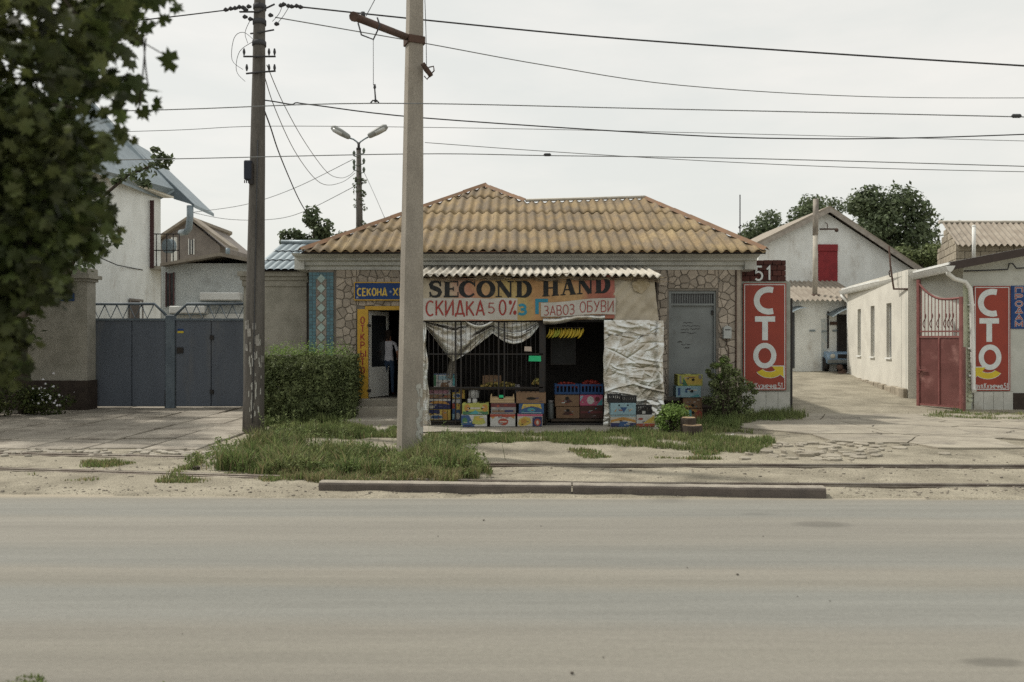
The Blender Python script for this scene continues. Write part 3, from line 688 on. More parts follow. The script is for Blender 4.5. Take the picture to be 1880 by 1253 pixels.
# ================================================================== PERSON in the doorway
pe = thing('person', 'person seen from behind in white t-shirt and blue jeans in the shop doorway', 'person', (X(713.5,20.75), 20.75, floorz))
M_skin = mat('skin', (.36,.19,.13), (.32,.165,.11), scale=8, rough=.6, bump=0, fine=0); M_shirt = flat('white_cotton', (.52,.52,.57), rough=.9); M_jeans = mat('blue_denim', (.025,.045,.085), (.035,.06,.11), scale=6, bump=.1); M_hair = mat('dark_hair', (.02,.014,.01), (.03,.02,.015), scale=9, bump=.4, stretch=(1,1,.2)); M_shoe = flat('dark_red_shoe', (.12,.03,.03))
joints = [((0,0,.90),.125),((0,0,1.02),.115),((0,.005,1.20),.125),((0,0,1.34),.095),((0,.0,1.42),.052),((0,-.01,1.50),.078),((0,-.015,1.58),.088),((0,-.005,1.63),.06),
 ((-.085,0,.84),.095),((-.095,.01,.47),.062),((-.10,-.03,.09),.042),((-.115,.10,.035),.036),
 ((.085,0,.84),.095),((.09,.03,.47),.062),((.095,.05,.09),.042),((.11,.18,.035),.036),
 ((-.165,0,1.33),.058),((-.235,-.02,1.07),.041),((-.215,.07,.86),.030),((-.205,.10,.77),.026),
 ((.165,0,1.33),.058),((.235,.0,1.07),.041),((.20,.15,.93),.030),((.18,.22,.88),.026)]
ed = [(0,1),(1,2),(2,3),(3,4),(4,5),(5,6),(6,7),(0,8),(8,9),(9,10),(10,11),(0,12),(12,13),(13,14),(14,15),(3,16),(16,17),(17,18),(18,19),(3,20),(20,21),(21,22),(22,23)]
me = bpy.data.meshes.new('body'); me.from_pydata([j[0] for j in joints], ed, [])
ob = bpy.data.objects.new('body_tmp', me); COL.objects.link(ob); md = ob.modifiers.new('s', 'SKIN'); md.use_smooth_shade = True
for i, j in enumerate(joints): me.skin_vertices[0].data[i].radius = (j[1], j[1]*.82)
me.skin_vertices[0].data[0].use_root = True
sb = ob.modifiers.new('u', 'SUBSURF'); sb.levels = 2; sb.render_levels = 2
dg = bpy.context.evaluated_depsgraph_get(); bm_ = bpy.data.meshes.new_from_object(ob.evaluated_get(dg)); bpy.data.objects.remove(ob)
bm_.materials.clear()
for m in (M_skin, M_shirt, M_jeans, M_shoe): bm_.materials.append(m)
for p in bm_.polygons:
    c = p.center; p.use_smooth = True
    if c.z < .075: p.material_index = 3
    elif abs(c.x) > .19 and c.z < 1.15: p.material_index = 0
    elif c.z < .90: p.material_index = 2
    elif c.z < 1.39: p.material_index = 1
    else: p.material_index = 0
body = link_mesh('body', bm_, pe)
q = MB(); q.sphere((0,-.03,1.585), .098, .105, .10, 14, 9); q.sphere((0,-.10,1.50), .05, .05, .10, 10, 7); q.build('hair', M_hair, pe, org=(0,0,0)).location = (0,0,0)
for s in (-1,1):
    for k in range(5):
        hx, hy, hz = (-.205,.10,.77) if s < 0 else (.18,.22,.88); q = MB(); o_ = (k-1.5)*.016
        a = Vector((hx+s*(.012 if k < 4 else .02), hy+(o_ if s < 0 else -.01), hz-(0 if k < 4 else -.01))); L_ = (.075,.085,.08,.065,.05)[k]
        q.tube([a, a+Vector((s*.006,.012,-L_*.55)), a+Vector((-s*.004,.03,-L_))], [.0095,.0085,.006], 5); o = q.build('finger', M_skin, pe, org=(0,0,0)); o.location = (0,0,0)

# ================================================================== THE STALL built against the shop front
DT = 18.0
stall = thing('market_stall', 'fruit stall with black iron grille and pale corrugated awning built onto the shop front', 'market stall', (.7, DT, 0))
tx0, tx1 = X(776, DT), X(1213, DT); gz1 = Z(590, DT)
# awning sheets
awn = bpy.data.objects.new('awning', None); COL.objects.link(awn); awn.parent = stall
pit = .163; za, zb = 3.30, 3.67; ya, yb = 17.62, 19.92; ax0, ax1 = X(752, ya), X(1213, ya); nsh = 5; wsh = (ax1-ax0)/nsh
for s in range(nsh):
    a = ax0+s*wsh-.02; b_ = ax0+(s+1)*wsh+.05; cols = int((b_-a)/pit*10); yo = random.uniform(-.05,.05); q = MB(); lift = .012*(s % 2)
    tilt = random.uniform(-.02,.02)
    def fn(u, v):
        x = a+(b_-a)*u; y = ya+yo+(yb-ya-yo)*v
        return (x, y, za+(zb-za)*v+.034*math.sin(2*PI*(x-ax0)/pit)+lift+tilt*u*(1-v)+.012*vn(x, y, 1.2, 4)-(.10*max(0, u-.55)*(1-v) if s == nsh-1 else 0))
    q.grid(fn, cols, 6)
    for c in range(cols):
        A_, B_ = fn(c/cols, 0), fn((c+1)/cols, 0); n = len(q.v); q.v += [A_, B_, (B_[0],B_[1]+.002,B_[2]-.012), (A_[0],A_[1]+.002,A_[2]-.012)]; q.face((n+3,n+2,n+1,n))
    q.build('roof_sheet', M_slate_grey, awn, org=(a, ya, za))
q = MB(); q.box(ax0+.05, ax1-.1, 17.99, 18.05, za-.09, za-.01); q.box(ax0+.05, ax1-.1, 19.85, 19.95, zb-.16, zb-.06)
for i in range(7): x = ax0+.1+i*(ax1-ax0-.35)/6; q.prism([(x,18.06,za-.08),(x+.05,18.06,za-.08),(x+.05,18.06,za-.02),(x,18.06,za-.02)], (0,19.84-18.06,zb-za-.08))
q.build('rafter_frame', M_bark, stall)
# posts
for px, r_ in ((778,.025),(1000,.028),(1110,.025),(1197,.022),(1204,.03)):
    q = MB(); q.tube([(X(px,DT+.03), DT+.03, 0), (X(px,DT+.03)+(.02 if px > 1190 else 0), DT+.03, za-.05)], r_, 7); q.build('post', M_bar if px < 1150 else M_bark, stall)
q = MB(); q.box(tx0, tx1+.03, DT+.06, DT+.12, 0.02, .06); q.box(tx0, tx1, DT+.05, DT+.10, gz1-.02, gz1+.04); q.build('bottom_beam', M_bar, stall)
# dark boards: side walls, rear lining, ceiling
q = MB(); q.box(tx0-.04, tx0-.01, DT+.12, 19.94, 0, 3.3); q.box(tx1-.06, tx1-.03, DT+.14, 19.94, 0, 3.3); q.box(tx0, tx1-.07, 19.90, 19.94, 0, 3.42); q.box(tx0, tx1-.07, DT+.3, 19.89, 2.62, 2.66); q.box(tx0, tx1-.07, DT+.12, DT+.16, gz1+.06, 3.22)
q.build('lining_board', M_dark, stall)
# shelves inside
q = MB()
for zz in (Z(712.5, DT+.25), Z(772.5, DT+.25)): q.box(tx0+.05, X(999,DT), DT+.10, DT+1.0, zz-.03, zz)
q.box(X(1012,18.3), X(1108,18.3), 18.25, 19.1, Z(769.5,18.3)-.05, Z(769.5,18.3)); q.build('shelf', M_bark, stall)
# grille
gr = bpy.data.objects.new('grille', None); COL.objects.link(gr); gr.parent = stall
vb = MB(); vb.tube([(0,0,Z(774,DT)),(0,0,gz1)], .0075, 4); vbm = vb.mesh('bar', M_bar)
for i in range(26):
    px = 779+i*8.5
    if 830 < px < 852 or 909 < px < 932: continue
    link_mesh('bar', vbm, gr, Vector((X(px,DT), DT, 0))-wloc(gr))
tb = MB(); tb.box(-.017,.017,-.017,.017, .05, gz1); tbm = tb.mesh('post_bar', M_bar)
for px in (836.5, 846.5, 915.5, 926): link_mesh('post_bar', tbm, gr, Vector((X(px,DT), DT, 0))-wloc(gr))
for py in (650.5, 712, 773.5):
    q = MB(); q.box(tx0+.02, X(997,DT), DT-.010, DT+.010, Z(py,DT)-.014, Z(py,DT)+.014); q.build('cross_rail', M_bar, gr)
q = MB(); q.slab(990, 590, 1000, 778, DT-.01, .05); q.build('door_jamb', M_bar, stall)
# dark framed board on the back
q = MB(); q.slab(1013, 622, 1055, 668, 18.9, .03); q.build('hanging_board', mat('dark_board', (.035,.036,.036), (.028,.028,.028), scale=4), stall)
q = MB(); 
for a in ((1011,620,1057,622),(1011,668,1057,670),(1011,622.1,1013,667.9),(1055,622.1,1057,667.9)): q.slab(*a, 18.89, .045)
q.build('board_frame', M_bar, stall)

# ---- cloths
def bannerw(x, z): return .022*math.sin(x*2.1+.4)+.016*math.sin(x*5.3+z*4)+.010*math.sin(z*9+x*1.7)
DB = 17.86
def bmap(dd): return lambda u, v, off: (u, DB-dd-off+bannerw(u, v), v)
# curled top edge rises to the right, as in the photograph
def banner_z(px, t):
    top = 511-6*max(0,(px-1000)/128); bot = 589-4*max(0,(px-960)/170); return Z(top+(bot-top)*t, DB)
M_ban = bpy.data.materials.new('printed_banner'); M_ban.use_nodes = True
def banner_mat():
    t = M_ban.node_tree; N = t.nodes; L = t.links; b = N['Principled BSDF']; b.inputs['Roughness'].default_value = .75
    g = N.new('ShaderNodeNewGeometry'); sep = N.new('ShaderNodeSeparateXYZ'); L.new(g.outputs['Position'], sep.inputs[0])
    no = N.new('ShaderNodeTexNoise'); no.inputs['Scale'].default_value = 1.6; no.inputs['Detail'].default_value = 3; L.new(g.outputs['Position'], no.inputs['Vector'])
    def mth(op, a, bb):
        x = N.new('ShaderNodeMath'); x.operation = op
        for i, v in enumerate((a, bb)):
            if hasattr(v, 'is_output'): L.new(v, x.inputs[i])
            else: x.inputs[i].default_value = v
        return x.outputs[0]
    u = mth('DIVIDE', mth('SUBTRACT', sep.outputs[0], X(777,DB)), X(1128,DB)-X(777,DB))
    u = mth('ADD', mth('ADD', u, mth('MULTIPLY', mth('SUBTRACT', no.outputs[0], .5), .30)), mth('MULTIPLY', mth('SUBTRACT', sep.outputs[2], 3.0), .10))
    r = N.new('ShaderNodeValToRGB'); e = r.color_ramp
    st = [(0,(.42,.37,.28)),(.09,(.42,.34,.24)),(.17,(.43,.20,.14)),(.27,(.44,.17,.09)),(.36,(.42,.27,.10)),(.47,(.42,.31,.09)),(.56,(.41,.20,.06)),(.64,(.42,.22,.07)),(.76,(.44,.26,.09)),(.86,(.36,.10,.05)),(.94,(.33,.045,.035)),(1,(.34,.07,.05))]
    for i, (p, c) in enumerate(st):
        el = e.elements[i] if i < 2 else e.elements.new(p)
        el.position = p; el.color = tuple(.80*c[k_]+.20*(.36,.32,.26)[k_] for k_ in range(3))+(1,)
    L.new(u, r.inputs[0]); 
    n2 = N.new('ShaderNodeTexNoise'); n2.inputs['Scale'].default_value = 9; n2.inputs['Detail'].default_value = 6; L.new(g.outputs['Position'], n2.inputs['Vector'])
    mr = N.new('ShaderNodeMapRange'); mr.inputs[1].default_value = .3; mr.inputs[2].default_value = .7; mr.inputs[3].default_value = .8; mr.inputs[4].default_value = 1.1; L.new(n2.outputs[0], mr.inputs[0])
    x = N.new('ShaderNodeVectorMath'); x.operation = 'SCALE'; L.new(r.outputs[0], x.inputs[0]); L.new(mr.outputs[0], x.inputs['Scale']); L.new(x.outputs[0], b.inputs['Base Color'])
banner_mat()
ban = thing('shop_banner', 'orange and yellow banner reading SECOND HAND in black slab letters', 'banner', (X(950,DB), DB, 2.3))
q = MB(); q.grid(lambda u, v: (lambda px: (X(px,DB), DB+bannerw(X(px,DB), banner_z(px,v)), banner_z(px,v)))(777+u*351), 90, 18); q.build('cloth', M_ban, ban)
q = MB(); q.grid(lambda u, v: (lambda px: (X(px,DB), DB-.004+bannerw(X(px,DB), Z(548+v*39.5,DB)), Z(548+v*39.5+.6*math.sin(px*.1),DB)))(776+u*174), 44, 10); ws = q.build('white_strip', mat('white_banner_cloth', (.50,.48,.45), (.44,.42,.38), scale=3, bump=.1), ban)
# slab serif letters, stems with their own widths: (points, half width)
t1, t2 = .15, .05
def serif(x, y, w_=.17): return ([(x-w_,y),(x+w_,y)], .035)
SL = {
 'S': (.74, [([(.64,.70),(.62,.84),(.52,.95),(.36,.965),(.20,.92),(.14,.78),(.20,.62),(.38,.53),(.54,.45),(.62,.30),(.56,.12),(.40,.03),(.22,.05),(.12,.16),(.10,.30)], [.06,.06,.06,.07,.10,.12,.135,.145,.135,.12,.10,.07,.06,.06,.06]), ([(.64,.66),(.64,1.0)], .035), ([(.10,.0),(.10,.34)], .035)]),
 'E': (.80, [([(.20,0),(.20,1)], t1), ([(.02,.965),(.74,.965)], t2), ([(.02,.035),(.76,.035)], t2), ([(.2,.51),(.52,.51)], t2), ([(.74,1),(.74,.68)], .035), ([(.76,0),(.76,.32)], .035), ([(.52,.64),(.52,.38)], .035)]),
 'C': (.84, [([(p[0],p[1]) for p in arc(.44,.5,.36,.46,38,322,20)], [.06+.105*max(0,-math.cos(math.radians(38+284*i/20))) for i in range(21)]), ([(.76,.66),(.76,1.0)], .035)]),
 'O': (.90, [(arc(.45,.5,.36,.465,0,360,28), [.06+.10*abs(math.cos(math.radians(360*i/28))) for i in range(29)])]),
 'N': (.96, [([(.16,0),(.16,1)], .05), ([(.16,.98),(.74,.03)], .135), ([(.78,0),(.78,1)], .05), serif(.14,.965,.14), serif(.16,.035,.16), serif(.78,.965,.16)]),
 'D': (.88, [([(.22,0),(.22,1)], t1), ([(.02,.965),(.38,.965)]+arc(.40,.5,.34,.465,90,-90,16)+[(.02,.035)], [.035,.035]+[.06+.10*abs(math.cos(math.radians(90-180*i/16))) for i in range(17)]+[.035])]),
 'H': (.98, [([(.22,0),(.22,1)], t1), ([(.76,0),(.76,1)], t1), ([(.2,.5),(.78,.5)], .04), serif(.22,.965,.2), serif(.22,.035,.2), serif(.76,.965,.2), serif(.76,.035,.2)]),
 'A': (.92, [([(.18,.03),(.44,.98)], .045), ([(.46,.98),(.74,.03)], .14), ([(.27,.33),(.62,.33)], .04), serif(.17,.035,.15), serif(.74,.035,.18)]),
}
q = MB(); draw_text(q, 'SECOND', bmap(.006), X(786,DB), Z(546.0,DB), X(977,DB)-X(786,DB), Z(516.5,DB)-Z(546.0,DB), gap=.05, font=SL); q.build('lettering', M_lblack, ban)
q = MB(); dr = Z(532,DB)-Z(546,DB)
draw_text(q, 'HAND', bmap(.006), X(995,DB), Z(545,DB), X(1120,DB)-X(995,DB), Z(513,DB)-Z(543,DB), gap=.04, font=SL, rise=dr*.55); q.build('lettering', M_lblack, ban)
q = MB(); draw_text(q, 'СКИДКА', bmap(.010), X(782.5,DB), Z(579.5,DB), X(889,DB)-X(782.5,DB), Z(551.5,DB)-Z(578.5,DB), hw=.055, gap=.20, jitter=.025)
draw_text(q, '5', bmap(.010), X(897,DB), Z(575,DB), .125, Z(557,DB)-Z(575,DB), hw=.05); draw_text(q, '0%', bmap(.010), X(917,DB), Z(578,DB), .36, Z(552,DB)-Z(578,DB), hw=.055, gap=.3); q.build('hand_lettering', M_lred, ban)
q = MB(); draw_text(q, '3', bmap(.006), X(953,DB), Z(577.5,DB), .15, Z(560,DB)-Z(577.5,DB), hw=.13); q.build('teal_numeral', M_lteal, ban); q = MB(); draw_text(q, 'Г', bmap(.006), X(986,DB), Z(577,DB), .24, Z(552,DB)-Z(577,DB), hw=.13); q.build('teal_lettering', M_lteal, ban)
st2 = thing('cloth_strip', 'pale strip hand lettered ЗАВОЗ ОБУВИ pinned over the banner', 'banner', (X(1060,DB), DB, 2.3))
def smap(u, v): px = 993+u*137; py = (556-u*9)+v*(25.5+u*4.5)+1.2*math.sin(u*7); x, z = X(px,DB), Z(py,DB); return (x, DB-.016+bannerw(x, z)-.012*math.sin(u*9), z)
q = MB(); q.grid(smap, 40, 8); q.build('cloth', MATS['white_banner_cloth'], st2)
sm2 = lambda u, v, off: (lambda t: (t[0], t[1]-.006-off, t[2]))(smap(u, 1-v))
q = MB(); draw_text(q, 'ЗАВОЗ', sm2, .035, .12, .41, .70, hw=.048, gap=.2, jitter=.03, wscale=1) if False else None
def dt(s, u0, v0, wd, ht, hw):                       # anisotropic (u, v): scale stroke widths in metres
    lay, tot = text_layout(s, .22); Wm, Hm = 1.63, .31; i = 0
    for x, ch, st in lay:
        for pts in st:
            n0 = len(q.v); ribbon(q, [((u0+(x+a)/tot*wd)*Wm, (v0+b_*ht)*Hm) for a, b_ in pts], hw, lambda uu, vv, off: sm2(uu/Wm, vv/Hm, off), .0004*(i % 5), sub=.04); i += 1
dt('ЗАВОЗ', .045, .10, .40, .66, .0085); dt('ОБУВИ', .525, .16, .44, .68, .0085); q.build('hand_lettering', M_lred, st2)
# plain tarp right of the banner
tp = thing('canvas_tarp', 'plain cream tarp stretched beside the banner under the awning end', 'tarp', (X(1165,DB), DB, 2.3))
def tfn(u, v):
    px = 1126+u*(75+9*v); py = 512+v*78-4*u*(1-v); x, z = X(px,DB), Z(py,DB)
    return (x, DB+.012+bannerw(x,z)*.6+.03*vn(px*.05, py*.06, 1, 2)+.035*max(0,u-.8)*5*.4+.016*math.sin(px*.25+py*.22), z)
q = MB(); q.grid(tfn, 34, 30); q.build('cloth', M_canvas, tp)
q = MB(); q.prism([(X(a,DB),DB-.02,Z(b_,DB)) for a, b_ in ((1160,520),(1172,514),(1190,517),(1193,524),(1178,540),(1163,533))], (0,.006,0)); q.build('patch', mat('stained_canvas', (.32,.26,.16), (.42,.36,.26), scale=14, bump=.3), tp)
# torn edge, cords and reeds tucked under the awning
q = MB()
for i in range(150):
    a = random.uniform(775, 1190); L_ = random.uniform(12, 50); y0 = random.gauss(509.5, 2.3); y1 = y0+random.uniform(-4, 6)
    p0, p1 = P(a, y0, DB-.05), P(a+L_, y1, DB-.05); md_ = p0.lerp(p1, .5)+Vector((0, random.uniform(-.06,.03), random.uniform(-.05,.02))); q.tube([p0, md_, p1], random.uniform(.004,.013), 4)
q.cur = 0; o = q.build('torn_cord', mat('straw_cord', (.33,.27,.19), (.16,.12,.085), scale=6, island=.4, bump=0), stall); o['kind'] = 'stuff'
# foil pieces
def fold(x, z, s=1.0):
    a = abs(mnoise.noise(Vector((x*2.2+z*3.5, z*5.0-x*1.2, s)))); b_ = abs(mnoise.noise(Vector((x*6-z*4, z*8+x*3, s+4)))); c_ = abs(mnoise.noise(Vector((x*14+z*6, z*13-x*7, s+9)))); return -.026*(1-a)**6-.010*(1-b_)**5+.005*c_
fo = thing('foil_sheet', 'crumpled silver foil sheet covering the door panel right of the fruit stall', 'foil sheet', (X(1160,DT), 17.9, 0))
NU, NV = 130, 230
def crease_field(xs_, zs_, n, seed, hmax=.022):
    rr = random.Random(seed); F_ = np.zeros_like(xs_)
    for _ in range(n):
        x0, z0 = rr.uniform(xs_.min(), xs_.max()), rr.uniform(zs_.min(), zs_.max()); a = rr.gauss(.25, .5) if rr.random() < .75 else rr.gauss(1.45, .2); L = rr.uniform(.12, .5); w_ = rr.uniform(.010, .034); h = rr.uniform(.3, 1)*hmax*.75*(1 if rr.random() < .7 else -1)
        dx, dz = xs_-x0, zs_-z0; t = dx*math.cos(a)+dz*math.sin(a); d = -dx*math.sin(a)+dz*math.cos(a)+.06*(t/L)**2*rr.uniform(-1,1)
        F_ += h*np.exp(-np.abs(d/w_)**1.3)*np.exp(-(t/L)**4)
    return F_
U_, V_ = np.meshgrid(np.linspace(0,1,NU+1), np.linspace(0,1,NV+1)); XX = X(1108.5,17.9)+U_*(X(1217.5,17.9)-X(1108.5,17.9)); ZZ = Z(589,17.9)+V_*(Z(783,17.9)-Z(589,17.9))
YY = -crease_field(XX, ZZ, 90, 3)-.05*np.exp(-((U_-.07)/.05)**2)-.06*np.exp(-((U_-.93+.03*np.sin(V_*7))/.05)**2)+.012*np.sin(V_*5+U_*3)+np.array([[.02*vn(u*3, v*5, 1, 4)+.008*vn(u*9, v*16, 1, 7) for u in np.linspace(0,1,NU+1)] for v in np.linspace(0,1,NV+1)])
XX = XX+.012*np.sin(V_*11)+.006*np.sin(V_*31)
def ffn(u, v): i, j = int(round(u*NU)), int(round(v*NV)); return (XX[j,i], 17.88+YY[j,i], ZZ[j,i])
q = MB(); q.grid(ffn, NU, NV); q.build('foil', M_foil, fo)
q = MB(); q.box(X(1110,17.99), X(1215,17.99), 17.99, 18.02, .02, Z(590,17.99)); q.build('backing_board', M_bark, fo)
def f2(u, v):
    px = 1109+u*84+2*vn(u*9, 0, 1, 1); py = 588+v*(24+3*math.sin(u*9)); x, z = X(px,17.8), Z(py,17.8); return (x, 17.79+fold(x,z,7)*.8-.012*math.sin(v*PI), z)
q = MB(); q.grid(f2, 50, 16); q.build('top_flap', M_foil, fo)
def f3(u, v):
    px = 1186+u*33; py = 735+v*48; x, z = X(px,17.75), Z(py,17.75); return (x+.03*vn(x,z,8,2), 17.74-.10*v*math.sin(u*PI)+fold(x,z,3)*2.2, z)
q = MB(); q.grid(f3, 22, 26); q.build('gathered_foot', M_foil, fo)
fs = thing('foil_valance', 'rolled foil edge hanging above the open stall doorway', 'foil sheet', (X(1055,DB), DB, 2.3))
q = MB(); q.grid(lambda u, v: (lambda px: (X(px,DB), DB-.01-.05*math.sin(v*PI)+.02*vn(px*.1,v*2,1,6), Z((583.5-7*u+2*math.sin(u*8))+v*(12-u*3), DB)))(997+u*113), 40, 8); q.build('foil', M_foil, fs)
fl = thing('foil_strip', 'narrow foil strip hanging down the left end of the stall grille', 'foil sheet', (X(781,DT), DT, 0))
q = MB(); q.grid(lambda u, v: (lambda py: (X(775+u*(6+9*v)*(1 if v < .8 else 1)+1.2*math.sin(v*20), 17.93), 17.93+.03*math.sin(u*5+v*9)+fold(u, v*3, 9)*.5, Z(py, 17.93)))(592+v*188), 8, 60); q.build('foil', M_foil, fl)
# draped curtain behind the bars
dc = thing('foil_curtain', 'foil curtain gathered into swags behind the black bars', 'curtain', (X(885,18.12), 18.12, gz1))
lows = [(776,596),(790,612),(806,634),(822,655),(832,664),(845,657),(862,646),(882,630),(905,612),(915,620),(926,628),(942,632),(958,629),(975,618),(988,602),(995,592)]
def lowy(px):
    for (a, b_), (c, d) in zip(lows, lows[1:]):
        if a <= px <= c: return b_+(d-b_)*(px-a)/(c-a)
    return 592
def dfn(u, v):
    px = 777+u*217; lo_ = lowy(px); py = 589+v*(lo_-589); x = X(px,18.12)
    cx_ = 836 if px < 905 else 945; t_ = v*3.1+1.3*vn(px*.012, v*1.6, 1, 5)+abs(px-cx_)*.010
    s = math.sin(t_*2.6)+.5*math.sin(t_*6.1+px*.05)
    return (x, 18.13+.030*s*min(1, v*4)+.014*vn(px*.11, py*.16, 1, 1), Z(py, 18.12))
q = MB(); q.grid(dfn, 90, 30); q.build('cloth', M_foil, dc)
q = MB(); pts = [P(855+i*5, 589+11*math.sin(i/10*PI)**.8, 17.93) for i in range(11)]; q.tube(pts, [.02]+[.045]*9+[.02], 7); q.build('rolled_hem', M_foil, dc)
q = MB(); q.grid(lambda u, v: (lambda px, py: (X(px,18.3), 18.3+.05*math.sin(u*9), Z(py,18.3)))(830-12*v+u*(8+8*v), 640+v*55), 8, 12); q.build('hanging_tail', mat('dull_foil', (.25,.23,.20), (.17,.155,.13), scale=7, metal=.3, rough=.5), dc)
# tags
def tagcard(name, label, px0, py0, px1, py1, D, m):
    q = MB(); q.prism([P(px0+.6,py0,D), P(px1,py0+.4,D), P(px1+.5,py1,D), P(px0,py1-.4,D)], (0,.004,0)); q.build(name, m, label=label, cat='price tag', org=P((px0+px1)/2, (py0+py1)/2, D))
M_neon = flat('neon_green_card', (.035,.50,.22)); 
tagcard('price_tag', 'bright green price card on the grille beside the stall doorway', 970.5, 653.5, 993, 664, DT-.03, M_neon)
tagcard('price_tag', 'pale paper price card tied to the grille above the green one', 962.5, 636.5, 975.5, 645.5, DT-.03, flat('pale_card', (.50,.42,.36)))
tagcard('price_tag', 'tiny green price card standing in the pale wooden crate', 916, 725.5, 924, 733, 17.62, M_neon)
# bananas
M_ban_y = mat('ripe_banana', (.62,.44,.045), (.50,.40,.05), scale=7, rough=.5, bump=.05, objrand=.12); M_ban_g = mat('greenish_banana', (.30,.36,.05), (.38,.38,.05), scale=7, rough=.5, bump=.05)
def banana_mesh(m):
    q = MB(); pts = []; rr = []
    for i in range(8):
        t = i/7; a = -.5+1.25*t; pts.append((.09*math.cos(a*1.4)-.09, 0, -.21*t)); rr.append((.007,.017,.024,.027,.027,.024,.016,.006)[i])
    q.tube(pts, rr, 6); return q.mesh('banana', m)
bmY, bmG = banana_mesh(M_ban_y), banana_mesh(M_ban_g)
for n_, (c0, cnt, m, lb) in enumerate(((1019, 6, 'mix', 'hand of greenish bananas hanging leftmost in the stall doorway'), (1040, 6, 'y', 'hand of yellow bananas hanging between the greenish hand and the last one'), (1061, 7, 'y', 'hand of yellow bananas hanging nearest the foil panel'))):
    bt = thing('banana_bunch', lb, 'bananas', P(c0, 602, 18.2), 'bananas hanging in the stall doorway')
    for k in range(cnt):
        o = link_mesh('banana', bmG if (m == 'mix' and k > 2) else bmY, bt, ((k-cnt/2)*.043+.03, -.03*(k % 2), -.015-.03*(k % 2)+random.uniform(-.012,.012)), random.uniform(-.25,.25)); o.rotation_euler.y = .30+.03*(k-cnt/2)+random.uniform(-.06,.06)
    q = MB(); q.tube([(0,0,.35),(0,.01,0)], .004, 4); q.tube([(-cnt*.02,0,0),(cnt*.02,0,0)], .012, 5); o = q.build('stalk', M_bark, bt, org=(0,0,0)); o.location = (0,0,0)
# ================================================================== BOXES AND CRATES
C_ = {k: mat('print_'+k, v, tuple(c*.84 for c in v), scale=9, stain=tuple(c*.55+.05 for c in v), sscale=5, slo=.56, shi=.78, rough=.75, bump=.08, fine=.10) for k, v in dict(white=(.46,.46,.44), blue=(.045,.095,.21), navy=(.035,.04,.105), yellow=(.48,.36,.085), lime=(.37,.38,.10), green=(.065,.17,.09), red=(.32,.075,.05),
     orange=(.42,.23,.065), sky=(.25,.38,.43), pink=(.42,.10,.17), teal=(.08,.28,.30), grey=(.24,.23,.23), brown=(.20,.125,.075), mauve=(.30,.16,.20), pale=(.45,.42,.36), dbrown=(.07,.035,.028), maroon=(.13,.04,.04)).items()}
M_hole = flat('hand_hole_dark', (.012,.011,.010)); M_crate = mat('black_plastic', (.018,.018,.02), (.025,.025,.027), scale=9, rough=.45, bump=.05)
def ell(cx, cy, rx, ry, a0=0, a1=360, n=18): return [(cx+rx*math.cos(math.radians(a0+(a1-a0)*i/n)), cy+ry*math.sin(math.radians(a0+(a1-a0)*i/n))) for i in range(n+(a1-a0 < 360))]
R_ = lambda a, b, c, d: [(a,b),(c,b),(c,d),(a,d)]
HOLES = [('oval', ell(.5,.55,.09,.06))]
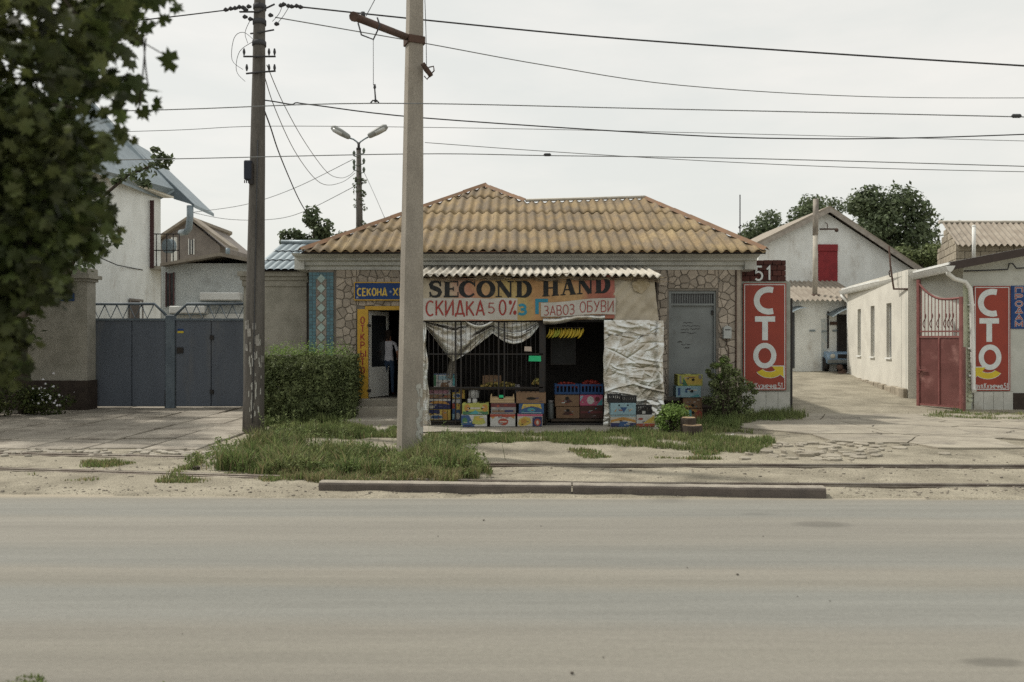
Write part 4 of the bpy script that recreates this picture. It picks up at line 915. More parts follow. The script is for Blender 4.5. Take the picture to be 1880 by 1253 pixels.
STY = {
 'bluewhite': ('white', [('blue', [(0,.02),(.52,.02),(.30,.98),(0,.98)]), ('green', ell(.14,.52,.10,.26)), ('lime', [(.42,.30),(.5,.9),(.84,.92),(.95,.32),(.78,.18),(.56,.2)]), ('yellow', ell(.68,.70,.14,.18)), ('navy', R_(.05,.06,.40,.16))], []),
 'yellowgreen': ('lime', [('green', R_(.02,.02,.98,.28)), ('orange', ell(.19,.6,.11,.34)), ('orange', ell(.86,.6,.11,.34)), ('pale', R_(.32,.48,.68,.66)), ('teal', [(.25,.05),(.5,.4),(.75,.05)])], [(.28,.55,.03),(.75,.55,.03)]),
 'redwhite': ('white', [('red', [(0,.98),(0,.74),(.3,.80),(.62,.72),(1,.82),(1,.98)]), ('orange', [(.03,.76),(.10,.60),(.2,.78)]), ('orange', [(.80,.78),(.96,.62),(.98,.8)]), ('red', ell(.52,.38,.20,.27)), ('pale', R_(.38,.34,.66,.44))], []),
 'greyred': ('grey', [('maroon', R_(0,.62,1,.98)), ('brown', R_(.05,.12,.95,.3)), ('navy', R_(.55,.14,.9,.34)), ('red', ell(.28,.72,.06,.12))], []),
 'yellowpink': ('pale', [('pink', R_(0,.84,1,.99)), ('yellow', [(.02,.2),(.08,.62),(.3,.8),(.5,.70),(.56,.3),(.35,.1),(.12,.05)]), ('orange', ell(.25,.45,.12,.2)), ('navy', R_(.60,.04,.98,.8)), ('red', ell(.80,.36,.13,.28)), ('pale', ell(.80,.34,.05,.16))], []),
 'bluearc': ('blue', [('yellow', [(.10,.42),(.16,.95),(.86,.95),(.92,.45),(.78,.62),(.5,.72),(.25,.6)]), ('teal', ell(.5,.38,.16,.18)), ('sky', R_(.1,.06,.9,.13))], []),
 'brown': ('brown', [], [(.5,.45,.16)]), 'brownprint': ('brown', [('dbrown', [(.25,.35),(.4,.6),(.6,.62),(.72,.4),(.5,.3)])], [(.5,.72,.08)]),
 'orangeblue': ('navy', [('white', R_(0,.80,1,.99)), ('orange', [(.02,.42),(.2,.74),(.5,.82),(.8,.74),(.98,.42),(.8,.5),(.5,.56),(.2,.5)]), ('pale', ell(.2,.22,.14,.16))], []),
 'yellowblue': ('yellow', [('pale', ell(.42,.30,.34,.24)), ('blue', ell(.42,.30,.24,.15)), ('navy', R_(0,.64,.55,.98)), ('orange', [(.66,.1),(.64,.9),(.8,.95),(.92,.1)])], []),
 'tallblue': ('blue', [('white', R_(0,.82,1,.98)), ('red', R_(.02,.55,.4,.8)), ('yellow', R_(.5,.5,.95,.8)), ('pale', ell(.7,.2,.24,.16)), ('sky', R_(.05,.05,.3,.3))], []),
 'tealwhite': ('white', [('green', R_(0,.1,.12,.95)), ('teal', R_(.88,.1,1,.95)), ('brown', [(.3,.02),(.36,.34),(.66,.38),(.72,.02)]), ('sky', R_(.2,.55,.8,.85)), ('blue', R_(0,.93,1,1.0))], []),
 'greybrown': ('grey', [('brown', R_(0,.02,1,.4)), ('mauve', R_(.08,.5,.92,.86))], [(.72,.36,.03)]),
 'pinkcircle': ('pink', [('white', ell(.46,.5,.15,.36)), ('teal', [(.72,.05),(.98,.05),(.98,.7)]), ('sky', [(.02,.4),(.16,.9),(.02,.9)]), ('maroon', ell(.75,.62,.1,.2))], []),
 'darkcarton': ('dbrown', [('maroon', R_(.03,.42,.97,.6))], []),
 'triangle': ('sky', [('blue', [(.38,.66),(.66,.66),(.52,.2)]), ('orange', [(.14,.30),(.26,.56),(.20,.28)]), ('orange', [(.72,.34),(.84,.52),(.76,.30)])], [(.34,.82,.035),(.68,.82,.035)]),
 'zigzag': ('pale', [('navy', R_(0,.02,1,.34)), ('orange', [(0,.36),(.02,.6),(.5,.86),(.98,.6),(1,.36),(.78,.5),(.5,.58),(.2,.5)]), ('blue', [(.3,.02),(.38,.46),(.66,.46),(.76,.02)]), ('sky', R_(0,.88,1,.99))], []),
 'whiteyellow': ('white', [('yellow', [(.36,.30),(.98,.98),(1,.30)]), ('red', R_(0,.02,1,.27)), ('red', ell(.24,.66,.12,.09))], [(.36,.4,.03)]),
 'banyellow': ('lime', [('yellow', R_(.28,.12,.96,.90)), ('green', [(.2,.02),(.22,.7),(.3,.5),(.4,.05)]), ('grey', R_(.08,.2,.15,.9)), ('grey', ell(.9,.8,.06,.2)), ('brown', R_(.4,.7,.7,.8))], [(.62,.55,.06)]),
 'skylabel': ('sky', [('blue', R_(.08,.15,.18,.85)), ('blue', [(.35,.45),(.46,.45),(.42,.8)]), ('pale', R_(.5,.6,.85,.7)), ('teal', [(.55,.05),(.95,.08),(.9,.3)])], [(.64,.56,.07)]),
 'browncarton': ('brown', [('orange', R_(.1,.12,.5,.26))], [(.5,.3,.08)]),
 'greenred': ('brown', [('teal', R_(.08,.05,.42,.9)), ('red', ell(.8,.45,.19,.42)), ('yellow', ell(.5,.18,.12,.16)), ('orange', R_(.45,.7,.7,.95))], [(.5,.68,.08)]),
}
def carton(px0, px1, py0, py1, D, style, label, dep=.40, group='cardboard fruit boxes stacked at the stall', open_top=False, name='fruit_box'):
    base, prints, holes = STY[style]
    w_, h_ = X(px1,D)-X(px0,D), Z(py0,D)-Z(py1,D); cx = (X(px0,D)+X(px1,D))/2
    t = thing(name, label, 'box', (cx, D, Z(py1,D)), group)
    def bm_(x0,x1,y0,y1,z0,z1,nm,m,bev=.005):
        q = MB(); q.box(x0,x1,y0,y1,z0,z1); o = q.build(nm, m, t, bev, org=(0,0,0)); o.location = (0,0,0); return o
    h2 = h_-.002; g = .006
    if open_top:
        q = MB(); th = .012
        q.box(-w_/2,w_/2,0,th,0,h2); q.box(-w_/2,w_/2,dep-th,dep,0,h2); q.box(-w_/2,-w_/2+th,th+.0005,dep-th-.0005,0,h2); q.box(w_/2-th,w_/2,th+.0005,dep-th-.0005,0,h2); q.box(-w_/2+th,w_/2-th,th,dep-th,.0,.012)
        body = q.build('tray', C_[base], t, org=(0,0,0)); body.location = (0,0,0)
    else:
        body = bm_(-w_/2+g, w_/2-g, g, dep-g, 0, h2*.5, 'tray', C_[base]); lid = bm_(-w_/2, w_/2, 0, dep, h2*.02, h2, 'lid', C_[base])
        for s in (-1, 1): bm_(s*w_*.25-.01-w_*.12, s*w_*.25+w_*.12, .06, dep-.06, h2, h2+.0015, 'lid_opening', M_hole, 0)
    for i, (cn, pts) in enumerate(prints):
        q = MB(); q.poly([(-w_/2+a*w_, -.0012-.0006*i, max(.004,b*h2)) for a, b in pts])
        o = q.build('printed_patch', C_[cn], t, org=(0,0,0)); o.location = (0,0,0)
    for k in range(random.randint(3, 6) if prints else 2):               # small illegible print marks and stickers
        a, b = random.uniform(.05,.8), random.uniform(.1,.8); wd, ht = random.uniform(.04,.16), random.uniform(.03,.10); q = MB(); dz = random.uniform(-.03,.03)
        q.poly([(-w_/2+(a+u*wd)*w_, -.0050-.0004*k, (b+v*ht+u*dz)*h2) for u, v in ((0,0),(1,0),(1,1),(0,1))]); o = q.build('printed_mark', C_[random.choice(['white','pale','navy','dbrown','grey','red','teal'])], t, org=(0,0,0)); o.location = (0,0,0)
    for (a, b, r) in holes:
        q = MB(); q.prism([(-w_/2+u*w_, -.007, v*h2) for u, v in ell(a, b, r, min(.12, r*1.3*w_/h_*.7), n=14)], (0,.003,0)); o = q.build('hand_hole', M_hole, t, org=(0,0,0)); o.location = (0,0,0)
    t.rotation_euler.z = random.uniform(-.025, .025)
    return t
DBX = 17.62
F_ = [
 (846.8,894,762,784,DBX,'bluewhite','white and blue fruit box with a green circle, on the pavement under the yellow-green one'),
 (848.5,897,741,761.6,DBX,'yellowgreen','yellow-green fruit box with two orange discs on top of the blue and white box'),
 (900,946,760,784,DBX,'redwhite','white fruit box with red top band and red oval standing on the pavement'),
 (901.5,947,740.5,759.6,DBX,'greyred','grey and maroon fruit box between the red-oval box and the wooden crate'),
 (950,996,760.5,784,DBX,'yellowpink','pink-edged fruit box with yellow fruit print on the pavement beside the doorway'),
 (952.6,998.5,741,760.1,DBX,'bluearc','blue fruit box with a yellow arch print under the plain brown tray'),
 (783,827,752,772,DT+.14,'yellowblue','yellow box with pale oval print lowest behind the bars by the concrete pole'),
 (783,827,732.5,751.7,DT+.14,'orangeblue','navy box with orange wave print behind the bars by the concrete pole'),
 (783,827,713.6,732.2,DT+.14,'greybrown','dull grey and brown box topping the stack behind the bars'),
 (796,836,686.5,711.5,DT+.34,'tealwhite','white box with teal ends standing on the stall shelf behind the bars'),
 (829.5,845.5,733,772,DT+.2,'tallblue','narrow blue box with yellow panel squeezed behind the paired bars'),
 (829.5,853,713.6,732.6,DT+.2,'yellowblue','yellow and navy box on the narrow blue box behind the bars'),
 (1019,1063.5,725,747,18.32,'brownprint','upper brown carton with dark print in the stall doorway'),
 (1021,1064,747.6,768.8,18.32,'brownprint','lower brown carton with dark print on the doorway plank'),
 (1064.5,1107,725,745.6,18.34,'pinkcircle','pink box with a white disc in the stall doorway under tomatoes'),
 (1064.8,1107,746,768.8,18.34,'darkcarton','dark maroon carton under the pink box in the stall doorway'),
 (1121,1167.5,740.3,762.6,DBX,'triangle','light blue box with a blue triangle leaning against the foil panel'),
 (1121,1167.5,763,784,DBX,'zigzag','box with orange zigzag and navy base under the blue-triangle box'),
 (1168.6,1202,761.8,784,DBX,'whiteyellow','white box with yellow wedge and red base half behind the lime bush'),
 (1244,1290,688,709,19.25,'banyellow','bright yellow box topping the stack by the grey steel door'),
 (1241,1286.5,709.3,730.3,19.22,'skylabel','sky blue box under the yellow one by the grey steel door'),
 (1254,1289,730.6,750.4,19.25,'browncarton','plain brown carton between sky blue and green-red boxes by the steel door'),
 (1255,1290,750.8,772.5,19.22,'greenred','green and red printed box lowest by the grey steel door behind the stump'),
]
for a in F_: carton(*a)
carton(948,1002,721,740.7,DBX,'brown','plain brown open tray with a long hand slot on the blue arch box', open_top=True)
# wooden crate with slats
def wcrate(px0, px1, py0, py1, D, label):
    w_, h_ = X(px1,D)-X(px0,D), Z(py0,D)-Z(py1,D); t = thing('wooden_crate', label, 'crate', P((px0+px1)/2, py1, D))
    def bx_(nm, *a): q = MB(); q.box(*a); o = q.build(nm, M_wood, t, org=(0,0,0)); o.location = (0,0,0)
    for k in range(2):
        z = .004+k*h_*.42
        bx_('slat', -w_/2, w_/2, 0, .008, z, z+h_*.38); bx_('slat', -w_/2, w_/2, .37, .378, z, z+h_*.38)
        bx_('slat', -w_/2, -w_/2+.008, .009, .369, z, z+h_*.38); bx_('slat', w_/2-.008, w_/2, .009, .369, z, z+h_*.38)
    for sx in (-1, 1):
        for y in (.0095, .35): bx_('corner_post', sx*(w_/2-.02)-.011, sx*(w_/2-.02)+.011, y, y+.018, 0, h_*1.25)
    bx_('base_board', -w_/2+.01, w_/2-.01, .01, .368, -.001, .004)
wcrate(900, 944.5, 728.5, 740.2, DBX, 'low pale wooden crate on the grey and maroon fruit box')
def pcrate(px0, px1, py0, py1, D, label, m=None, group='plastic crates', dep=.36, rz=0):
    m = m or M_crate; w_, h_ = X(px1,D)-X(px0,D), Z(py0,D)-Z(py1,D); t = thing('plastic_crate', label, 'crate', P((px0+px1)/2, py1, D), group); t.rotation_euler.z = rz
    q = MB(); q.box(-w_/2, w_/2, 0, dep, 0, .012); q.build('base', m, t, org=(0,0,0)).location = (0,0,0)
    q = MB()
    for z0, z1 in ((.014,.05),(h_-.04,h_)): q.box(-w_/2,w_/2,0,.012,z0,z1); q.box(-w_/2,w_/2,dep-.012,dep,z0,z1); q.box(-w_/2,-w_/2+.012,.0125,dep-.0125,z0,z1); q.box(w_/2-.012,w_/2,.0125,dep-.0125,z0,z1)
    q.build('rim', m, t, org=(0,0,0)).location = (0,0,0)
    q = MB(); n = 7
    for i in range(n):
        x = -w_/2+.012+i*(w_-.024-.03)/(n-1); q.box(x, x+.03, .002, .010, .051, h_-.041); q.box(x, x+.03, dep-.010, dep-.002, .051, h_-.041)
    for i in range(5):
        y = .02+i*(dep-.07)/4; q.box(-w_/2+.002, -w_/2+.010, y, y+.03, .051, h_-.041); q.box(w_/2-.010, w_/2-.002, y, y+.03, .051, h_-.041)
    q.build('side_lattice', m, t, org=(0,0,0)).location = (0,0,0); return t
pcrate(1115.8, 1141, 723.5, 739.8, DBX+.03, 'black plastic crate left of the pair on the blue-triangle box', dep=.3)
pcrate(1141.8, 1169, 726.5, 739.8, DBX+.03, 'lower black plastic crate holding dark fruit on the blue-triangle box', dep=.3)
pcrate(1168.5, 1197, 743.5, 761.4, DBX+.03, 'black plastic crate with a white tag on the white and yellow box')
q = MB(); q.slab(1179, 755, 1185, 760, DBX+.02, .004); q.build('price_tag', C_['white'], label='small white tag on the black crate near the lime bush', cat='price tag')
M_bcr = flat('blue_plastic', (.02,.06,.16))
pcrate(1018.5, 1064, 706, 724.3, 18.30, 'blue plastic crate of dark red tomatoes on the brown cartons', M_bcr)
pcrate(1065, 1108, 706, 724.3, 18.32, 'blue plastic crate of bright red tomatoes on the pink box', M_bcr)
M_tom = mat('tomato_skin', (.20,.028,.02), (.15,.018,.014), scale=20, rough=.35, bump=0, island=.3, fine=0)
M_veg = mat('mixed_green_fruit', (.20,.20,.06), (.26,.17,.05), scale=12, rough=.5, bump=0, island=.5, fine=0)
def heap(name, label, px0, px1, py, D, m, n, r=.034, dep=.3, hgt=.10):
    q = MB(); x0, x1 = X(px0,D), X(px1,D); z0 = Z(py,D)
    for i in range(n):
        u, v = random.random(), random.random(); q.sphere((x0+.04+(x1-x0-.08)*u, D+.04+dep*v, z0+hgt*random.random()*(1-abs(2*u-1)**3)), r, r, r*.9, 8, 5)
    o = q.build(name, m, label=label, kind='stuff', cat=None); return o
heap('tomatoes', 'dark red tomatoes heaped in the blue crate on brown cartons', 1018.5, 1064, 712, 18.30, M_tom, 90)
heap('tomatoes', 'bright red tomatoes heaped in the blue crate on the pink box', 1065, 1108, 711, 18.32, M_tom, 95, hgt=.13)
heap('fruit', 'dim green and yellow fruit piled on the inner stall shelf', 880, 950, 711, DT+.4, M_veg, 90, r=.04)
heap('fruit', 'dull yellow fruit piled by the stall door jamb', 975, 998, 706, DT+.3, M_veg, 40, r=.035)
carton(886,920,690,712,DT+.55,'browncarton','open brown box of orange fruit deep on the stall shelf', dep=.3, open_top=True)
# canister and jars
def jar(px0, px1, py0, py1, D, label, nm, m):
    t = thing(nm, label, nm, P((px0+px1)/2, py1, D+.08)); r = (X(px1,D)-X(px0,D))/2; h = Z(py0,D)-Z(py1,D)
    q = MB(); q.tube([(0,0,0),(0,0,h*.03),(0,0,h*.80),(0,0,h*.86)], [r*.95,r,r,r*.8], 14); q.build('body', m, t, org=(0,0,0)).location = (0,0,0)
    q = MB(); q.tube([(0,0,h*.861),(0,0,h)], [r*.84,r*.84], 14); q.build('lid', C_['grey'], t, org=(0,0,0)).location = (0,0,0)
jar(860, 880, 713, 731, DT+.16, 'big white plastic canister behind the bars above the yellow-green box', 'canister', C_['white'])
jar(858.5, 865, 731.4, 741, 17.75, 'small white cup left on the yellow-green box', 'cup', C_['white']); jar(867, 876, 731.4, 741, 17.78, 'small white cup right on the yellow-green box', 'cup', C_['white'])
jar(1005, 1017, 735, 769.3, 18.36, 'tall dull plastic bottle beside the brown cartons', 'bottle', mat('dull_plastic', (.10,.11,.11), (.13,.13,.12), scale=5, rough=.3))
jar(945, 955, 706, 722, DT+.2, 'bluish bottle behind the plain brown tray', 'bottle', C_['grey'])

# ================================================================== СТО SIGNS AND GATE PILLAR
SF = {
 'С': (.62, [([(.60,.93),(.50,.955),(.42,.955)]+arc(.42,.5,.34,.445,100,260,18)+[(.42,.045),(.50,.045),(.60,.07)], .12)]),
 'Т': (.66, [([(0,.895),(.66,.895)], .115), ([(.33,.82),(.33,0)], .12)]), 'О': (.76, [(arc(.38,.5,.30,.42,0,360,34), .105)]),
}
def sto_sign(px0, py0, px1, py1, D, label, letters, arrow, addr, m=M_red, flip=False):
    t = thing('service_sign', label, 'sign', (X((px0+px1)/2,D), D, Z(py1,D))); mp_ = planar(D, .004)
    q = MB(); q.slab(px0, py0, px1, py1, D, .03); bd = q.build('board', m, t, bevel=.003)
    q = MB(); e = 2.0
    for a in ((px0+e,py0+e,px1-e,py0+e+1.3),(px0+e,py1-e-1.3,px1-e,py1-e),(px0+e,py0+e+1.35,px0+e+1.3,py1-e-1.35),(px1-e-1.3,py0+e+1.35,px1-e,py1-e-1.35)): q.slab(*a, D-.003, .0025)
    q.build('white_border', M_signwhite, t)
    for ch, (a, b_, c, d) in zip('СТО', letters):
        q = MB(); wd, st = SF[ch]; kx = (X(c,D)-X(a,D))/wd; kz = Z(b_,D)-Z(d,D); k0 = kz
        for i, (pts, hw) in enumerate(st):
            ribbon(q, [(X(a,D)+u*kx, Z(d,D)+v*kz) for u, v in pts], hw*kz, mp_, .0006*i, sub=.05)
        q.build('letter', M_signwhite, t)
    # curved arrow: outline in white beneath, yellow on top
    for nm, m_, gr_, fr in (('arrow_outline', M_signwhite, 1.4, .004), ('arrow', M_signyel, 0, .0055)):
        q = MB(); mm = planar(D, fr); s = -1 if flip else 1; ax, ay = arrow
        outer = []; inner = []
        for i in range(13):
            a_ = -62+i*(62+50)/12; r0, r1 = 27+gr_*.8, 15-gr_*.8
            outer.append((ax+s*math.sin(math.radians(a_))*r0*.98, ay-14+math.cos(math.radians(a_))*r0*.74)); inner.append((ax+s*math.sin(math.radians(a_))*r1*1.02, ay-14+math.cos(math.radians(a_))*r1*.62))
        for i in range(12):
            q.poly([mm(X(u,D), Z(v,D), 0) for u, v in (outer[i], outer[i+1], inner[i+1], inner[i])])
        head = [(ax+s*(26+gr_), ay-14.5-gr_), (ax+s*(26+gr_), ay+5+gr_*1.6), (ax+s*(3-gr_), ay-14-gr_)] if False else [(ax+s*(25+gr_), ay-15-gr_), (ax+s*(25.5+gr_), ay+4.5+gr_*1.8), (ax+s*(17), ay-1), (ax+s*(10), ay-8), (ax+s*(4-gr_), ay-15-gr_)]
        q.poly([mm(X(u,D), Z(v,D), .0008) for u, v in head]); q.build(nm, m_, t)
    q = MB(); a, b_, c, d = addr; draw_text(q, 'вул.Кузнечна,51', mp_, X(a,D), Z(d,D), X(c,D)-X(a,D), Z(b_,D)-Z(d,D), hw=.06, gap=.2); q.build('address_lettering', M_signwhite, t)
    return t
DP = 20.55
pil = thing('gate_pillar', 'plastered gate pillar with burgundy brick top and white tiled foot', 'pillar', (X(1405,DP), DP, 0))
q = MB(); q.box(X(1359,DP), X(1451,DP), DP, DP+.55, -.05, Z(517,DP)); q.build('shaft', mat('greenish_plaster', (.34,.35,.31), (.27,.28,.24), scale=3, bump=.4), pil)
nb = 0; y0_, y1_ = 477, 517; rows = 4
for r in range(rows):
    za_, zb_ = Z(y1_-(r)*(y1_-y0_)/rows, DP), Z(y1_-(r+1)*(y1_-y0_)/rows, DP); xa, xb = X(1360,DP), X(1443,DP); wb = (xb-xa)/5
    for i in range(-1, 5):
        a = xa+i*wb+(wb/2 if r % 2 else 0); b_ = min(xb, a+wb); a = max(xa, a)
        if b_-a < .04 or (r == rows-1 and i in (0,)) : continue
        q = MB(); q.box(a+.006, b_-.006, DP-.012-random.uniform(0,.012), DP+.5, za_+.004, zb_-.006-(random.uniform(0,.03) if r == rows-1 else 0)); q.build('brick', M_brick, pil, bevel=.006, org=(a, DP, za_))
q = MB(); draw_text(q, '51', planar(DP, .030), X(1387,DP), Z(514.5,DP), X(1413,DP)-X(1387,DP), Z(490,DP)-Z(514.5,DP), hw=.07, gap=.34); q.build('house_number', M_signwhite, pil)
tw = (X(1450,DP)-X(1362,DP))/4
for i in range(4): q = MB(); q.box(X(1362,DP)+i*tw+.004, X(1362,DP)+(i+1)*tw-.004, DP-.016, DP-.001, .0, Z(720,DP)); q.build('foot_tile', M_tile_w, pil, bevel=.003)
q = MB(); q.box(X(1451.5,DP), X(1455,DP), DP+.0, DP+.06, 0, Z(548,DP)); q.build('gate_post_edge', M_bar, pil)
sto_sign(1364.5, 520.5, 1443.5, 717, DP-.06, 'tall red sign lettered СТО with arrow pointing right, on the pillar with number 51',
   [(1384.5,530,1420.5,574.5),(1386,581.5,1423,625),(1383,631,1425,675.5)], (1413,688), (1369,703.5,1436,713))
DRF = 21.6
sto_sign(1788, 525.5, 1855, 718, DRF-.05, 'tall red sign lettered СТО with arrow pointing left, beside the white downpipe',
   [(1796,534,1831,578.5),(1798,585,1834,628),(1797,634,1838,678.5)], (1813.5,690), (1792,704,1850,713.5), flip=True)
DQ = DRF-.03
q = MB(); bs = thing('notice_sign', 'narrow blue sign with red white-edged vertical letters ПРОДАМ', 'sign', (X(1870,DQ), DQ, Z(604,DQ)))
q.slab(1856.5, 525, 1886, 604, DQ, .02); q.build('board', M_blue, bs, bevel=.003)
for m_, hw, fr in ((M_signwhite, .17, .003), (M_lred, .095, .0055)):
    q = MB()
    for i, ch in enumerate('ПРОДАМ'): draw_text(q, ch, planar(DQ, fr), X(1864.5,DQ), Z(537.5+i*12.6,DQ), X(1877,DQ)-X(1864.5,DQ), Z(0,DQ)-Z(9,DQ), hw=hw)
    q.build('letter_outline' if hw > .1 else 'lettering', m_, bs)

# ================================================================== RIGHT BUILDING
rb = thing('white_building', 'long white garage building with slit windows, white gutter and tiled foot', 'building', (13, DRF, 0))
M_wallR = mat('cream_render', (.66,.64,.57), (.58,.56,.50), scale=1.5, stain=(.46,.42,.35), sscale=.8, slo=.6, shi=.85, bump=.3, bscale=40, fine=.05)
M_wallRs = mat('sage_render', (.50,.51,.47), (.44,.45,.41), scale=1.5, stain=(.36,.35,.31), sscale=.9, bump=.3, bscale=40, fine=.05)
n0 = Vector((X(1667,24), 24, 0)); f0 = Vector((X(1556,32.3), 32.3, 0)); dirw = (f0-n0); L_ = dirw.length; dirw.normalize(); nw = Vector((-dirw.y, dirw.x, 0))   # nw points to -x (outside)
if nw.x > 0: nw = -nw
def wq(mb, s0, s1, z0, z1, o0, o1):
    mb.prism([n0+dirw*s0+nw*o0+Vector((0,0,z0)), n0+dirw*s1+nw*o0+Vector((0,0,z0)), n0+dirw*s1+nw*o0+Vector((0,0,z1)), n0+dirw*s0+nw*o0+Vector((0,0,z1))], nw*(o1-o0))
def s_at(px):                                                    # along-wall position seen at image column px
    k = (px-CX)/F; return (k*n0.y-n0.x)/(dirw.x-k*dirw.y)
def z_at(px, py): s = s_at(px); return Z(py, (n0+dirw*s).y)
wins = []
for (pa, pb, yt, yb) in ((1574.5,1580.5,568,653),(1598.5,1605.5,562,655),(1627.5,1636.5,557,657)):
    wins.append((s_at(pb), s_at(pa), z_at((pa+pb)/2, yb), z_at((pa+pb)/2, yt)))
q = MB(); s = 0; HT = 3.95
for (a, b_, zb, zt) in wins[::-1]:
    wq(q, s, a, -.1, HT, -.25, 0); wq(q, a, b_, -.1, zb, -.25, 0); wq(q, a, b_, zt, HT, -.25, 0); s = b_
wq(q, s, L_, -.1, HT, -.25, 0); q.build('side_wall', M_wallR, rb)
for (a, b_, zb, zt) in wins:
    q = MB(); wq(q, a, b_, zb, zt, -.16, -.13); wn = q.build('window', M_glass, rb)
    q = MB(); wq(q, a-.05, b_+.05, zb-.05, zb-.003, -.12, .05); q.build('sill', M_white, wn)
    q = MB(); wq(q, a+.001, a+.04, zb, zt, -.128, -.09); wq(q, b_-.04, b_-.001, zb, zt, -.128, -.09); wq(q, a+.041, b_-.041, zt-.04, zt-.001, -.128, -.09); q.build('frame', M_white, wn)
q = MB(); s_ = s_at(1655); wq(q, s_, s_+.02, .3, HT, .001, .005); q.build('joint_strip', M_wallRs, rb)
# stone plinth along the side wall
pl_ = [0]
s = 0
while s < L_-.1:
    wd = random.uniform(.3, .55); q = MB(); wq(q, s+.012, min(L_, s+wd)-.012, -.05, .42+random.uniform(-.02,.04), .002, .10+random.uniform(0,.05)); q.build('plinth_stone', M_limestone, rb, bevel=.02); s += wd
# recess wall (porch) and front block
q = MB(); q.box(n0.x+.03, X(1745,24), 24.0, 24.2, 0, 3.9); q.build('porch_wall', M_wallRs, rb)
q = MB(); q.box(X(1708,23.9), X(1728,23.9), 23.95, 23.99, .9, 2.5); q.build('porch_window', M_glass, rb)
q = MB()
for i in range(4): q.box(X(1708,23.9)+i*.08, X(1708,23.9)+i*.08+.02, 23.9, 23.93, .9, 2.5)
q.build('window_grille', M_bar, rb)
fx = X(1768,DRF); q = MB(); q.prism([(fx,DRF,-.05),(X(1960,DRF),DRF,-.05),(X(1960,DRF),DRF,Z(455,DRF)),(fx,DRF,Z(489,DRF))], (0,2.2,0)); q.build('front_wall', M_wallRs, rb)
q = MB(); q.box(fx-.004, X(1782,DRF), DRF-.03, DRF-.002, 0, Z(522,DRF)); q.build('corner_strip', mat('pale_green_strip', (.55,.58,.44), (.45,.47,.36), scale=4, bump=.3), rb)
for k in range(26): z = .25+k*.115; q = MB(); q.box(fx+.10, X(1783.5,DRF), DRF-.07, DRF-.031, z, z+.075); q.build('quoin', MATS['pale_green_strip'], rb, bevel=.015)
xa = X(1786,DRF); tw = (X(1858,DRF)-xa)/4
for i in range(4): q = MB(); q.box(xa+i*tw+.004, xa+(i+1)*tw-.004, DRF-.05, DRF-.031, 0, Z(720,DRF)); q.build('foot_tile', M_tile_w, rb, bevel=.003)
q = MB(); q.box(xa, X(1858,DRF), DRF-.03, DRF-.002, -.05, Z(719,DRF)); q.build('foot_backing', M_conc, rb)
q = MB(); q.box(X(1859,DRF), X(1960,DRF), DRF-.03, DRF-.002, -.05, Z(722,DRF)); q.build('dark_plinth', M_dk_plinth, rb)
# roof, fascia, soffit
ga, gb = P(1741, 489, 21.2), P(1545, 537, 32.6); gz_ = 3.80; ga.z = gb.z = gz_
RX = X(1960, 21.2)
def roofz(x, y): t = (y-ga.y)/(gb.y-ga.y); gx = ga.x+(gb.x-ga.x)*t; return gz_+.05+(x-gx)*.19
q = MB(); top = [(ga.x-.02, ga.y-.05), (RX, ga.y-.05), (RX, gb.y), (gb.x-.02, gb.y)]
q.prism([(x, y, roofz(x, y)+.05) for x, y in top], (0,0,-.06)); q.build('roof', M_white, rb)
q = MB(); q.prism([(ga.x+.02,ga.y-.08,roofz(ga.x,ga.y)-.16),(RX,ga.y-.08,roofz(RX,ga.y)-.16),(RX,ga.y-.08,roofz(RX,ga.y)+.05),(ga.x+.02,ga.y-.08,roofz(ga.x,ga.y)+.05)], (0,.027,0)); q.build('fascia', flat('dark_brown_fascia', (.06,.045,.04)), rb)
q = MB(); q.prism([(x, y+.06, roofz(x, y)-.12) for x, y in top], (0,0,-.03)); q.build('soffit', M_wallR, rb)
q = MB(); N_ = 8
prof = [(-.12+.24*i/N_, -.085*math.sin(PI*i/N_)) for i in range(N_+1)]; dg_ = (gb-ga).normalized(); sd_ = Vector((dg_.y, -dg_.x, 0))
A, B = ga-dg_*.15, gb
q.v = [tuple(A+sd_*u*1.0+Vector((0,0,v*1.9))) for u, v in prof]+[tuple(B+sd_*u+Vector((0,0,v*1.9))) for u, v in prof]
q.smooth = True
for i in range(N_): q.face((i, i+1, N_+1+i+1, N_+1+i))
q.smooth = False; q.face(range(N_+1)); q.face(range(2*N_+1, N_, -1)); q.build('gutter', M_white, rb)
q = MB(); q.tube([P(1741,493,21.2), P(1741,503,21.25), P(1752,512,21.35), P(1772,518,21.45), P(1781,530,21.48), P(1784,560,21.48), P(1786.5,700,21.48), P(1786.5,714,21.46), P(1789,719,21.38)], .058, 10); q.build('downpipe', M_white, rb)
for py in (560, 640, 690): q = MB(); q.box(X(1784,21.48)-.08, X(1784,21.48)+.09, 21.47, 21.6, Z(py,21.48)-.02, Z(py,21.48)+.02); q.build('pipe_bracket', M_white, rb)
q = MB(); q.tube([P(1545,541,32.5), P(1551,549,32.4), P(1558,556,32.3), P(1559,684,32.3), P(1555,688,32.2)], .07, 8); q.build('rear_downpipe', M_white, rb)
q = MB(); q.tube([P(1632,452,25.2), P(1635,490,25.2), P(1640,525,25.0), P(1641,531,25.0), P(1667,531,24.0)], .03, 6); q.tube([P(1636,494,25.2), P(1632,500,25.2), P(1634,508,25.2), P(1639,510,25.2)], .02, 5); q.build('iron_hook_rod', M_rust, rb)
q = MB(); q.tube([P(1770,498,21.5), P(1800,497,21.5), P(1850,495,21.5), P(1853,484,21.5), P(1859,484,21.5), P(1866,493,21.5), P(1885,492,21.5)], .02, 5); q.build('wall_cable', M_wire, rb)
